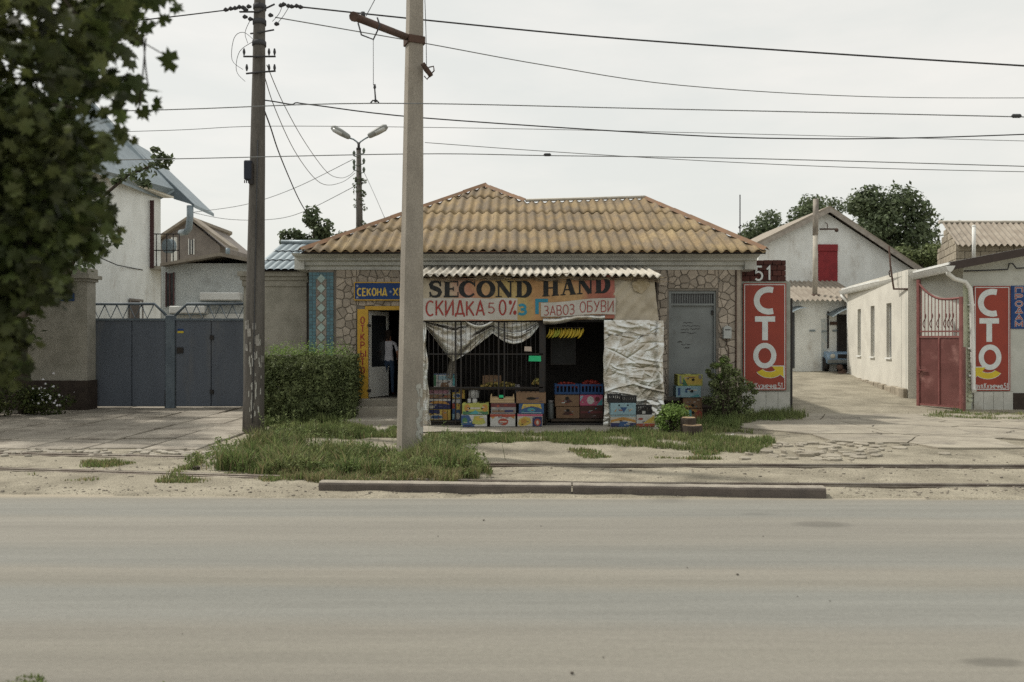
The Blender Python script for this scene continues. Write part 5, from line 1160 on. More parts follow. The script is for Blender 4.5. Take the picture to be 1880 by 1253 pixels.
# red gate leaf, standing open
G0, G1 = P(1767, 756, 21.3), P(1684, 750, 22.45); gd = Vector((G1.x-G0.x, G1.y-G0.y, 0)); GL = gd.length; gd.normalize(); gn = Vector((-gd.y, gd.x, 0))
if gn.y > 0: gn = -gn
rg = thing('yard_gate', 'open faded red metal gate leaf with curved barred top', 'gate', (G0.x, G0.y, 0))
def gq(mb, s0, s1, z0, z1, o0=-.02, o1=.02): mb.prism([Vector((G0.x,G0.y,0))+gd*s0+gn*o0+Vector((0,0,z0)), Vector((G0.x,G0.y,0))+gd*s1+gn*o0+Vector((0,0,z0)), Vector((G0.x,G0.y,0))+gd*s1+gn*o0+Vector((0,0,z1)), Vector((G0.x,G0.y,0))+gd*s0+gn*o0+Vector((0,0,z1))], gn*(o1-o0))
zb0 = .10; zm = Z(617,21.8); zt0 = Z(545,21.3); zt1 = Z(514,22.45)
q = MB(); gq(q, 0, .07, zb0-.02, zt0, -.035, .035); gq(q, GL-.07, GL, zb0-.05, zt1, -.035, .035); gq(q, .071, GL-.071, zm-.05, zm); gq(q, .071, GL-.071, zm+.10, zm+.14); gq(q, .071, GL-.071, zb0, zb0+.05); gq(q, GL*.5-.02, GL*.5+.02, zb0+.052, zm-.052, -.02, .026); q.build('frame', M_redgatef, rg)
for a, b_ in ((.072, GL*.5-.021), (GL*.5+.021, GL-.072)):
    q = MB(); q.grid(lambda u, v: Vector((G0.x,G0.y,0))+gd*(a+(b_-a)*u)+gn*(.006*vn(u*2+a*5, v*4, 1, 5)+.003)+Vector((0,0,zb0+.052+(zm-.052-zb0-.052)*v)), 12, 18); q.build('panel', M_redgate, rg)
def ctop(s): t = s/GL; return zt0-.03+(zt1-zt0)*max(0, (t-.38)/.62)**2.2 - .02*math.sin(PI*min(1,t/.6))
q = MB(); q.tube([Vector((G0.x,G0.y,0))+gd*(GL*i/16)+Vector((0,0,ctop(GL*i/16))) for i in range(17)], .032, 6); q.build('curved_rail', M_redgatef, rg)
for i in range(11): s = .17+i*(GL-.3)/10; q = MB(); gq(q, s-.008, s+.008, zm+.0, ctop(s), -.008, .008); q.build('bar', M_redgatef, rg)
for i in (1,2,3,5,7,9):
    s = .17+i*(GL-.3)/10; q = MB(); q.tube([Vector((G0.x,G0.y,0))+gd*(s+.045*math.sin(k*.75))+gn*.02+Vector((0,0,zm+.22+k*.05)) for k in range(9)], .012, 5); q.build('scroll', M_redgate, rg)
q = MB(); gq(q, GL-.30, GL-.06, 1.05, 1.08, .03, .06); gq(q, GL-.11, GL-.05, .98, 1.16, .027, .05); q.build('latch', M_redgatef, rg)
q = MB(); gq(q, -.06, -.012, 0, 1.7, -.05, .05); q.build('hinge_post', M_redgate, rg)

# ================================================================== WHITE GARAGE behind the yard
GA = 36.0; gg = thing('white_garage', 'white gabled garage with red loft hatch at the end of the yard', 'garage', (X(1520,GA), GA, .6))
ap, el, er = P(1518,392,GA), P(1392,456,GA), P(1690,505,GA)
q = MB(); q.prism([(el.x,GA,0),(er.x,GA,0),tuple(er),tuple(ap),tuple(el)], (0,9,0)); q.build('gable_wall', M_plaster_w, gg)
for (a, b_) in ((P(1518,384,GA),P(1380,453,GA)), (P(1518,384,GA),P(1694,502,GA))):
    q = MB(); q.prism([a+Vector((0,-.35,0)), b_+Vector((0,-.35,0)), b_+Vector((0,-.35,.09)), a+Vector((0,-.35,.09))], (0,9.6,0)); q.build('roof_slope', M_slate_old, gg)
    q = MB(); q.prism([a+Vector((0,-.38,-.20)), b_+Vector((0,-.38,-.20)), b_+Vector((0,-.38,.0)), a+Vector((0,-.38,.0))], (0,.026,0)); q.build('barge_board', mat('weathered_board', (.36,.33,.29), (.28,.25,.22), scale=5, bump=.3), gg)
q = MB(); q.slab(1502.5, 450, 1538, 517, GA-.06, .05); q.build('loft_hatch', mat('red_hatch_paint', (.26,.035,.04), (.21,.03,.035), scale=5, bump=.1), gg, bevel=.008)
q = MB(); q.slab(1502, 449, 1538.5, 461, GA-.10, .035); q.build('hatch_lintel', MATS['red_hatch_paint'], gg)
q = MB(); q.tube([P(1505,421,GA-.1), P(1536,421,GA-.6)], .035, 6); q.tube([P(1519,421,GA-.3), P(1519,412,GA-.3), P(1515,409,GA-.3)], .02, 5); q.sphere(P(1536,423,GA-.6), .09, .09, .09, 8, 5); q.build('iron_bracket', M_rust, gg)
GE = 33.2; ez = yard(12, GE)
q = MB(); q.box(X(1440,GE), X(1575,GE), GE, GA-.01, .2, Z(550,GE)); q.build('annex_wall', M_plaster_w, gg)
for s in range(4):
    a = X(1436+s*36,GE); b_ = X(1436+(s+1)*36,GE)+.05; q = MB(); pit_ = .2
    q.grid(lambda u, v: (a+(b_-a)*u, GE-.45+v*3.2, Z(553,GE)+.0+v*(Z(519,GA)-Z(553,GE)+.05)+.04*math.sin(2*PI*(a+(b_-a)*u)/pit_)+.012*(s % 2)), 36, 3); q.build('annex_roof_sheet', M_slate_old, gg)
q = MB(); q.slab(1452, 575, 1459, 676, GE-.05, .04); q.build('annex_door', flat('dark_green_door', (.07,.075,.08)), gg)
for a, b_ in ((1441,1470),(1516,1562)):
    q = MB(); q.grid(lambda u, v: (X(a+(b_-a)*u,GE), GE-.75*v, Z(562+(16 if a > 1500 else 9)*(1-math.sin(PI*.5*min(1,u*1.15)))+5*v,GE)), 12, 3); q.build('door_canopy', M_zinc, gg)
q = MB(); q.slab(1539, 578, 1575, 690, GE-.02, .01); q.build('garage_opening', M_dark, gg)
q = MB(); q.slab(1519, 572, 1522, 640, GE-.04, .03); q.slab(1537, 572, 1540.5, 690, GE-.05, .03); q.build('post', M_bar, gg)
for a in ((1487,606,1497,609),(1509,607,1518,610),(1529,606,1538,609)): q = MB(); q.slab(*a, GE-.05, .04); q.build('iron_bracket', M_zinc, gg)
q = MB(); q.slab(1508, 586, 1519, 684, GE-.012, .01); q.build('blue_pipe_panel', mat('pale_blue_streak', (.42,.48,.50), (.55,.56,.54), scale=6, bump=.1), gg)
q = MB(); q.slab(1524, 591, 1537, 597, GE-.05, .04); q.build('rust_plate', M_rust, gg)
cp = thing('stove_pipe', 'tall pale stove pipe rising from the annex roof before the white gable', 'pipe', P(1496, 546, 33.6))
q = MB(); q.tube([P(1496,548,33.6), P(1497,430,33.6)], .10, 10); q.build('lower_tube', mat('pale_asbestos_pipe', (.45,.42,.36), (.36,.33,.28), scale=4, bump=.2), cp)
q = MB(); q.tube([P(1497,432,33.6), P(1498,366,33.6)], .115, 10); q.build('upper_tube', mat('stained_asbestos_pipe', (.33,.30,.26), (.16,.14,.12), scale=3, bump=.2, stretch=(1,1,.4)), cp)
q = MB(); q.tube([P(1496,549,33.6), P(1496,541,33.6)], .16, 10); q.build('collar', M_rust, cp)
# car inside the opening
CD = 32.75; cz0 = yard(13, CD); car = thing('parked_car', 'pale blue car nose showing in the dark garage opening', 'car', (X(1556,CD), CD, cz0))
M_car = mat('pale_blue_car_paint', (.22,.33,.45), (.2,.3,.42), scale=3, rough=.25, bump=0, fine=0, spec=.6)
def cloc(q, nm, m, bev=0): o = q.build(nm, m, car, bev, org=(0,0,0)); o.location = (0,0,0); return o
q = MB(); pr = [(0,.32),(-.02,.62),(.10,.78),(.9,.90),(1.0,.92),(1.0,.32)]
q.prism([(-.8,y,z) for y, z in pr], (1.6,0,0)); cloc(q, 'body', M_car, .05)
q = MB(); q.prism([(-.72,1.001,.92),(.72,1.001,.92),(.60,1.45,1.38),(-.60,1.45,1.38)], (0,.05,.0)); cloc(q, 'windscreen', M_glass)
q = MB(); q.box(-.66,.66,1.46,2.6,.9,1.42); q.box(-.8,.8,1.001,3.6,.32,.9); cloc(q, 'cabin', M_car, .06)
q = MB(); q.box(-.82,.82,-.10,-.025,.36,.50); cloc(q, 'bumper', MATS['grey_door_paint'], .02)
for s in (-1, 1):
    q = MB(); q.sphere((s*.6,-.02,.64), .11, .05, .10, 12, 8); hl = cloc(q, 'headlight', flat('lamp_glass', (.55,.55,.5), rough=.1))
    for y in (.45, 2.9): q = MB(); q.tube([(s*.66,y,.30),(s*.84,y,.30)], .30, 16); cloc(q, 'wheel', M_bar)
q = MB(); q.box(-.4,.4,-.035,-.022,.56,.72); cloc(q, 'grille', M_bar)
q = MB()
for k in range(16): q.sphere((X(random.uniform(1536,1552),32.4), 32.3+random.uniform(-.3,.2), yard(13,32.3)+random.uniform(0,.35)*(k%2)), .10, .10, .09, 7, 5)
q.build('scrap_heap', M_rust, label='small dark heap of scrap beside the garage opening', kind='stuff')

# ================================================================== LIMESTONE BUILDING far right
LS = thing('limestone_house', 'rough limestone block house with corrugated roof behind the white building', 'house', (X(1757,29), 29, 0))
c0 = Vector((X(1757,29), 29, 0)); c1 = Vector((X(1722,32.6), 32.6, 0)); c2 = Vector((X(1990,29), 29, 0)); zw = Z(450,29)
q = MB(); mid = (c0+c1)/2; apz = Z(413,30.8)
q.prism([c0+Vector((0,.03,0)), c1+Vector((.03,0,0)), c1+Vector((.03,0,zw)), mid+Vector((.03,.03,apz)), c0+Vector((0,.03,zw))], (c2-c0)); q.build('core_wall', MATS['facade_mortar'], LS)
def blocks(A, B, zfun, out, zs):
    L = (B-A).length; d = (B-A).normalized(); z = zs; r = 0
    while z < zfun(0)+2.2:
        s = -.28*(r % 2); h = .27
        while s < L:
            w_ = random.uniform(.48,.62); a, b_ = max(0,s)+.008, min(L,s+w_)-.008; s += w_
            zt_ = min(z+h-.012, zfun((a+b_)/2))
            if b_-a < .08 or zt_-z < .06: continue
            q = MB(); q.prism([A+d*a+Vector((0,0,z)), A+d*b_+Vector((0,0,z)), A+d*b_+Vector((0,0,zt_)), A+d*a+Vector((0,0,zt_))], out*(.02+random.uniform(0,.025))); q.build('block', M_limestone, LS, bevel=.012, org=tuple(A+d*a+Vector((0,0,z))))
        z += h; r += 1
blocks(c0, c2, lambda s: zw, Vector((0,-1,0)), 3.4)
gd_ = (c1-c0); GLn = gd_.length; on = Vector((-gd_.y, gd_.x, 0)).normalized(); on = on if on.x < 0 else -on
blocks(c0, c1, lambda s: zw+(apz-zw)*(1-abs(2*s/GLn-1)), on, 3.4)
ra, rbv = c0+Vector((-.15,-.35,zw-.06)), mid+Vector((-.2,0,apz+.08)); slope = rbv-ra
for s in range(5):
    a = s*1.0; q = MB()
    q.grid(lambda u, v: ra+slope*v+Vector((a+u*1.04+.2*v*0, 0, .04*math.sin(2*PI*(a+u*1.04)/.21)+.015*(s%2))), 40, 4); q.build('roof_sheet', M_slate_old, LS)
q = MB(); q.tube([rbv+Vector((-.1,0,.02)), rbv+Vector((5.2,0,.02))], .06, 6); q.build('ridge_roll', M_slate_grey, LS)
wp = thing('white_pole', 'short white pipe standing before the limestone house roof', 'pole', P(1788, 478, 28.3)); q = MB(); q.tube([P(1788,482,28.3), P(1788,416,28.3)], .06, 8); q.build('tube', M_white, wp)
q = MB(); q.sphere(P(1788,415.5,28.3), .075, .075, .04, 8, 4); q.build('cap', M_white, wp)

# ================================================================== LEFT: GATE, WALLS, HOUSES
LG = 22.5; lg = thing('double_gate', 'wide blue-grey metal double gate with zigzag truss along its top', 'gate', (X(300,LG), LG, 0))
zb_, zp, zt_ = .05, Z(587,LG), Z(558.5,LG)
for a, b_, nm in ((164,241,'gate_panel'),(242.5,304,'gate_panel'),(323,387,'gate_panel'),(388.5,452,'gate_panel')):
    q = MB(); q.box(X(a,LG), X(b_,LG), LG, LG+.04, zb_, zp-.03); pn = q.build(nm, M_gate, lg, bevel=.01)
q = MB(); q.box(X(305,LG), X(322,LG), LG-.06, LG+.08, 0, Z(579,LG)); q.build('centre_post', M_gatefr, lg, bevel=.01)
for a, b_ in ((163,305),(322,452)):
    q = MB(); q.box(X(a,LG), X(b_,LG), LG-.03, LG+.07, zp-.028, zp+.03); q.build('top_rail', M_gatefr, lg)
    q = MB(); xa, xb = X(a,LG), X(b_,LG); ch = .32
    pts = [(xa,zp),(xa,zp+.12),(xa+ch*.55,zt_),(xb-ch,zt_),(xb,zp+.12)] if a < 200 else [(xa,zp+.12),(xa+ch,zt_),(xb,zt_)]
    q.tube([(x,LG,z) for x, z in pts], .038, 6); q.build('truss_chord', M_gatefr, lg)
    n = 5; x0_ = xa+.1; x1_ = xb-.35 if a < 200 else xb-.05; x0_ = x0_ if a < 200 else xa+.25
    for i in range(n):
        s0 = x0_+(x1_-x0_)*i/n; s1 = x0_+(x1_-x0_)*(i+.5)/n; s2 = x0_+(x1_-x0_)*(i+1)/n
        q = MB(); q.tube([(s0,LG,zt_-.03),(s1,LG,zp+.03),(s2,LG,zt_-.03)], .016, 5); q.build('truss_web', M_gatefr, lg)
q = MB(); q.box(X(325,LG), X(337,LG), LG-.035, LG-.005, Z(649,LG), Z(638,LG)); q.build('lock_box', M_bar, lg, bevel=.008)
q = MB(); q.slab(326, 604, 337, 608, LG-.004, .003); q.build('sticker_blue_half', M_blue, lg)
q = MB(); q.slab(326, 608, 337, 612, LG-.004, .003); q.build('sticker_yellow_half', M_signyel, lg)
for py in (620, 720): q = MB(); q.slab(385, py-4, 391.5, py+4, LG-.04, .05); q.build('hinge', M_bar, lg)
q = MB(); q.tube([(X(304.5,LG),LG-.04,.5),(X(304.5,LG),LG-.04,0)], .018, 6); q.build('drop_bolt', M_bar, lg)
q = MB(); q.box(X(164,LG), X(304,LG), LG+.041, LG+.06, zb_, zp-.035); q.box(X(323,LG), X(452,LG), LG+.041, LG+.06, zb_, zp-.035); q.build('backing_sheet', M_gate, lg)
# left pillar / wall with house plate
LP = 21.9; lw = thing('plaster_wall', 'grey plastered wall end with moulded cap and dark brown plinth left of the gate', 'wall', (X(110,LP), LP, 0))
q = MB(); q.box(X(-160,LP), X(160,LP), LP, LP+.45, Z(699,LP)-.003, Z(517,LP)); q.build('wall_face', M_plaster_g, lw)
q = MB(); q.box(X(-160,LP), X(162.5,LP), LP-.05, LP+.47, -.05, Z(699,LP)); q.build('plinth', M_dk_plinth, lw)
for k, (a, b_, o_) in enumerate(((517,512,.05),(511.8,505,.12),(504.8,493,.04))): q = MB(); q.box(X(-160,LP), X(160,LP)+o_, LP-o_, LP+.45+o_, Z(a,LP), Z(b_,LP)); q.build('cap_moulding', M_plaster_g, lw)
hs = thing('house_plate', 'small dark blue house plate on the grey wall behind the tree', 'sign', P(120, 546, LP)); q = MB(); q.slab(104, 538.5, 136, 553, LP-.03, .025); q.build('board', M_blue, hs, bevel=.004)
q = MB()
for i in range(2): pts = [(X(110+t*20/14,LP), Z(543.5+i*5,LP)+random.uniform(-.012,.012)) for t in range(15)]; ribbon(q, pts, .006, planar(LP-.03,.003), 0)
q.build('worn_print', mat('worn_print_blue', (.10,.14,.25), scale=6), hs)
# roughcast wall between pole and shop with metal tile coping roof
RW = 20.9; rw = thing('roughcast_wall', 'grey roughcast wall with blue-grey metal tile top between the pole and the shop', 'wall', (X(520,RW), RW, 0))
q = MB(); q.box(X(447,RW), X(566,RW), RW, RW+.5, -.05, Z(526,RW)); q.build('wall_face', M_plaster_g, rw)
for a, b_, o_ in ((526,515,.03),(514.8,508,.07),(507.8,499,.12)): q = MB(); q.box(X(447,RW)-o_, X(566,RW), RW-o_, RW+.5, Z(a,RW), Z(b_,RW)); q.build('moulding', M_plaster_g, rw)
xa, xb = X(474,RW), X(566,RW); za_, zb2 = Z(498,RW-.25), Z(449,RW+1.0)
for s in range(3):
    y0_, y1_ = RW-.25+s*.42, RW-.25+(s+1)*.42+.02
    q = MB()
    def mt(u, v):
        y = y0_+(y1_-y0_)*v; x = xa+(xb-xa)*u+.30*(y-RW); return (x, y, za_+(zb2-za_)*(y-RW+.25)/1.25+.035*abs(math.sin(PI*(u*7.0)))**.6+.03*(1-v))
    q.grid(mt, 70, 4); q.build('metal_tile_row', M_zinc, rw)
q = MB(); q.tube([(xa+.3,RW+1.02,zb2+.05),(xb+.3,RW+1.02,zb2+.05)], .07, 6); q.build('ridge_roll', M_zinc, rw)
q = MB(); q.prism([(xa-.0,RW-.2,za_),(xa+.3,RW+1.0,zb2),(xa+.3,RW+1.0,za_)], (xb-xa,0,0)); q.build('roof_core', M_dark, rw)
# white two-storey house
WH = thing('white_house', 'white two-storey house with blue-grey metal roof and small balcony', 'house', (-17, 33, 0))
ez = 8.0; d0, d1 = 26.5, 34.5; wx = X(295, d1)
def wxs(y): return wx+(y-d1)*.06
q = MB(); q.prism([(wxs(d0),d0,0),(wx,d1,0),(wx,d1,ez),(wxs(d0),d0,ez)], (-8,0,0)); q.build('wall', M_plaster_w, WH)
q = MB(); q.prism([P(150,308,27.5), P(296,366,34.5), P(320,352,35.3), P(228,252,35.5), P(20,30,33)], (.0,0,.10)); q.build('roof', M_zinc, WH)
q = MB(); q.prism([(wxs(d0),d0-.4,ez-.12),(wx+.45,d1+.25,ez-.12),(wx+.45,d1+.25,ez-.055),(wxs(d0)+.45,d0-.4,ez-.055)], (-.9,0,0)); q.build('soffit', M_wallR, WH)
D9 = 35.4; A, B = P(228,252,D9), P(357,376,D9)
q = MB(); q.prism([A, B, B+Vector((0,0,-.14)), A+Vector((0,0,-.14))], (-.1,2.6,0)); q.build('porch_roof', M_zinc, WH)
q = MB(); C9, D9b = P(296,356,D9-.03), P(340,366,D9-.03); q.prism([P(285,340,D9-.02), P(320,366,D9-.02), P(356,377,D9-.02), B+Vector((0,-.02,.0)), P(300,325,D9-.02)], (0,.018,0)); q.build('fascia', mat('slate_blue_fascia', (.13,.165,.19), scale=4), WH)
q = MB(); q.tube([P(349,378,D9), P(349,398,D9), P(347,420,D9), P(342,426,D9), P(332,428,D9+.4)], .14, 9); q.build('flue', M_zinc, WH)
q = MB(); q.prism([(X(276,33.6),33.6,Z(495,33.6)),(X(276,33.6)+1.5,33.6,Z(495,33.6)),(X(276,33.6)+1.5,36,Z(495,33.6)),(X(276,33.6),36,Z(495,33.6))], (0,0,.14)); q.build('balcony_slab', M_conc, WH)
q = MB(); bx0, bx1 = X(270,33.7), X(329,33.7)
for z_ in (Z(430,33.7), Z(460,33.7)): q.tube([(bx0,33.7,z_),(bx1,33.7,z_)], .022, 5)
for px in (270, 287, 306, 318, 329): q.tube([P(px,430,33.7), P(px,492,33.7)], .022, 5)
q.build('balcony_railing', M_bar, WH)
q = MB(); q.prism([(X(275,33.5),33.5,Z(492,33.5)),(X(282,33.5),33.5,Z(492,33.5)),(X(282,33.5),33.5,Z(368,33.5)),(X(275,33.5),33.5,Z(368,33.5))], (0,.05,0)); q.build('drain_pipe', flat('maroon_paint', (.07,.035,.035)), WH)
q = MB(); q.prism([P(306,452,34.2)+Vector(((.22*math.cos(a*.4)),0,.30*math.sin(a*.4))) for a in range(16)], (.15,.12,0)); q.build('satellite_dish', M_zinc, WH)
q = MB(); q.slab(314, 436, 324, 490, 35.5, .05); q.build('balcony_door', M_white, WH)
for (a, b_, yt, yb) in ((204,221,531,600),(262,274,553,600)):
    D_ = d0+(d1-d0)*((a-165)/(295-165)); q = MB(); x = wxs(D_)+.004; z0_, z1_ = Z(yb,D_), Z(yt,D_)
    q.box(x-.1, x+.015, D_-.5, D_+.5, z0_, z1_); wn = q.build('window', flat('brown_window', (.09,.075,.065)), WH)
    q = MB(); q.box(x+.016, x+.05, D_-.58, D_-.5, z0_, z1_+.08); q.box(x+.016, x+.05, D_+.5, D_+.58, z0_, z1_+.08); q.box(x+.016, x+.05, D_-.499, D_+.499, z1_, z1_+.08); q.build('frame', flat('dull_frame', (.2,.18,.16)), wn)
q = MB(); q.tube([P(185,474,29.3), P(215,487,30.6), P(240,492,32), P(262,496,33)], .02, 5); q.build('wall_cable', M_wire, WH)
# brown house far behind
BH = thing('brown_house', 'small brown gabled house far behind the white house balcony', 'house', (X(340,45), 45, 0))
M_brnw = mat('brown_render', (.22,.195,.175), (.18,.16,.145), scale=2, bump=.3)
q = MB(); q.prism([P(270,620,45), P(404,620,45), P(404,452,45), P(346,404,45), P(270,462,45)], (0,6,0)); q.build('gable_wall', M_brnw, BH)
for a, b_ in ((P(346,401,44.6), P(422,457,44.6)), (P(346,401,44.6), P(255,462,44.6))): q = MB(); q.prism([a, b_, b_+Vector((0,0,.16)), a+Vector((0,0,.16))], (0,7 if b_.x < a.x else 1.4,0)); q.build('roof_slope', M_slate_old, BH)
q = MB(); q.slab(347, 441, 355, 467, 44.97, .02); wn = q.build('window', M_glass, BH)
q = MB(); q.slab(345.5, 439, 347, 468, 44.94, .05); q.slab(355, 439, 356.5, 468, 44.94, .05); q.slab(350.4, 441.01, 351.6, 466.9, 44.94, .025); q.build('frame', M_white, wn)
q = MB(); q.tube([P(418,456,44.5), P(418,470,44.5)], .12, 6); q.build('downpipe', M_zinc, BH)
# shed with metal cladding
SH = thing('clad_shed', 'pale corrugated-clad shed behind the blue-grey gate', 'shed', (X(380,27), 27, 0))
M_clad = mat('pale_cladding', (.52,.545,.53), (.46,.485,.475), scale=2, stain=(.3,.3,.28), bump=.05)
q = MB(); D_ = 27.0; x0_, x1_ = X(296,D_), X(490,D_); n = 150
def clad(u, v): x = x0_+(x1_-x0_)*u; return (x, D_+.004*(1 if math.sin(2*PI*x/.09) > 0 else -1), v*Z(484,D_))
q.grid(clad, n*2, 1, smooth=False); q.build('cladding', M_clad, SH)
q = MB(); q.box(x0_, x1_, D_+.03, D_+6, 0, Z(486,D_)); q.build('shed_core', M_plaster_g, SH)
q = MB(); q.prism([P(294,489,26.6), P(402,470,26.6), P(452,480,26.6), P(490,486,26.6), P(490,480,26.6), P(452,473,26.6), P(402,464,26.6), P(294,484,26.6)], (0,6,.1)); q.build('shed_roof', M_slate_old, SH)
q = MB(); q.slab(305, 502, 318, 562, D_-.04, .025); wn = q.build('window', M_glass, SH)
q = MB(); q.slab(303.5, 500, 305.5, 564, D_-.06, .05); q.slab(310.4, 502.1, 312.6, 562, D_-.06, .02); q.slab(317.5, 500, 319.5, 564, D_-.06, .05); q.build('frame', flat('maroon_frame', (.10,.05,.05)), wn)
for k, (a, b_, c, d, lb) in enumerate(((366,537,440,552,'long white roller box on the shed wall, the higher one by the pole'),(310,562,376,576,'long white roller box low on the shed wall behind the gate truss'))):
    t = thing('roller_box', lb, 'roller box', P((a+c)/2, d, 26.7)); q = MB(); q.slab(a, b_, c, d, 26.6, .35); q.build('casing', M_white, t, bevel=.03)
    q = MB(); q.slab(a+1, d+.2, c-1, d+2.4, 26.7, .2); q.build('slot_edge', M_zinc, t)
q = MB(); q.slab(310, 576.5, 452, 600, 26.93, .02); q.build('white_panel', M_white, SH)

# ================================================================== POLES
def smooth3(C3):
    out = []; n = len(C3)
    for i in range(n-1):
        p0, p1, p2, p3_ = C3[max(0,i-1)], C3[i], C3[i+1], C3[min(n-1,i+2)]
        for k in range(5): t = k/5; out.append(.5*((2*p1)+(p2-p0)*t+(2*p0-5*p1+4*p2-p3_)*t*t+(3*p1-p0-3*p2+p3_)*t**3))
    return out+[C3[-1]]
def taper_square(q, c0, w0, c1, w1, ang, n=10, ch=.12):
    rings = []
    for i in range(n+1):
        t = i/n; c = c0.lerp(c1, t); w = w0+(w1-w0)*t; pts = []
        for k in range(4):
            for s in (-1, 1):
                a = PI/4+k*PI/2; ca_, sa_ = math.cos(a), math.sin(a); sx, sy = (1 if ca_ > 0 else -1), (1 if sa_ > 0 else -1)
                lx, ly = sx*w/2, sy*w/2
                if (k % 2 == 0) == (s < 0): lx -= sx*w*ch*(1)
                else: ly -= sy*w*ch
                pts.append((lx, ly))
        pts.sort(key=lambda p: math.atan2(p[1], p[0]))
        rings.append([(c.x+x*math.cos(ang)-y*math.sin(ang)+.004*vn(i, x*9, 1.3, 4), c.y+x*math.sin(ang)+y*math.cos(ang), c.z) for x, y in pts])
    n0 = len(q.v); m = 8
    for r in rings: q.v += r
    for i in range(n):
        for k in range(m): k2 = (k+1) % m; q.face((n0+i*m+k, n0+i*m+k2, n0+(i+1)*m+k2, n0+(i+1)*m+k))
    q.face([n0+k for k in range(m-1,-1,-1)]); q.face([n0+n*m+k for k in range(m)])
PD = 13.6; cpole = thing('concrete_pole', 'thick pale square concrete pole with rusty tram wire arm, rooted in the weeds', 'pole', (X(750,PD), PD, 0))
b0 = Vector((X(750,PD), PD+.15, -.1)); b1 = Vector((X(760.5,PD), PD+.15, 8.4))
q = MB(); taper_square(q, b0, .375, b1, .222, math.radians(25), 16, .10); q.build('shaft', M_polec, cpole)
q = MB(); M_patch = mat('flaking_limewash', (.45,.45,.41), (.36,.36,.33), scale=20, bump=.5)
for i in range(34):
    z = random.uniform(.15, 1.15); t = z/8.4; c = b0.lerp(b1, (z+.1)/8.5); w = .375+(.222-.375)*t; a_ = math.radians(25); u = random.uniform(.18,.42)*w; s = random.uniform(.012,.04)
    pts = [(u+s*random.uniform(.6,1)*math.cos(k*1.05), z+s*2.2*random.uniform(.6,1)*math.sin(k*1.05)) for k in range(6)]
    q.poly([(c.x+x*math.cos(a_)+(w/2+.003)*math.sin(a_), c.y+x*math.sin(a_)-(w/2+.003)*math.cos(a_), zz) for x, zz in pts])
o = q.build('paint_fleck', M_patch, cpole); o['kind'] = 'stuff'
zt = Z(71,PD); cT = b0.lerp(b1, (zt+.1)/8.5)
q = MB(); taper_square(q, cT+Vector((0,0,-.06)), .30, cT+Vector((0,0,.06)), .30, math.radians(25), 1, .06); q.build('clamp_band', M_rust, cpole)
tip = P(650, 31, 12.0); root = cT+Vector((-.12,-.14,.03))
q = MB(); q.tube([tip, tip.lerp(root,.12), root], [.062,.058,.058], 10); arm = q.build('arm', M_rust, cpole)
q = MB(); q.tube([tip+(tip-root).normalized()*-.02, tip+(tip-root).normalized()*.02], .072, 10); q.build('end_cap', M_rust, arm)
a0 = tip.lerp(root, .22); 
hk = thing('wire_hanger', 'thin hanger wire with insulators dropping from the rusty arm to the tram wire', 'hanger', a0)
q = MB(); q.tube([a0+Vector((-.13,0,-.02)), a0+Vector((-.08,0,-.20)), a0+Vector((.10,0,-.27)), a0+Vector((.20,0,-.06)), a0+Vector((.16,0,.06))], .013, 5); q.tube([a0+Vector((-.05,0,.05)), a0+Vector((-.06,0,.14))], .035, 7); q.build('yoke', M_wire, hk)
CW = 11.85; cl_ = P(688, 188, CW)
q = MB(); q.tube([a0+Vector((.10,0,-.27)), cl_+Vector((-.02,0,.25))], .006, 4); q.build('wire', M_wire, hk)
q = MB(); q.tube([cl_+Vector((0,0,.26)), cl_+Vector((0,0,.21)), cl_+Vector((0,0,.19)), cl_+Vector((.01,0,.05)), cl_+Vector((.01,0,0))], [.012,.022,.01,.012,.02], 6); q.tube([cl_+Vector((-.06,0,-.01)), cl_+Vector((-.03,0,.025)), cl_+Vector((.03,0,.025)), cl_+Vector((.06,0,-.01))], .012, 5); q.build('clamp', M_wire, hk)
q = MB()
R0 = P(777, 120, PD); q.tube([R0, P(783,128,PD), P(789,138,PD)], [.03,.05,.03], 7)
for k in range(4): c = P(779+k*3.2, 122+k*4.5, PD); q.tube([c+Vector((-.03,0,-.02)), c+Vector((.03,0,.02))], .055, 8)
q.tube([P(787,124,PD), P(796,122,PD), P(797,130,PD), P(790,138,PD), P(784,146,PD), P(779,140,PD)], .012, 5); q.build('strain_insulator', M_rust, cpole)
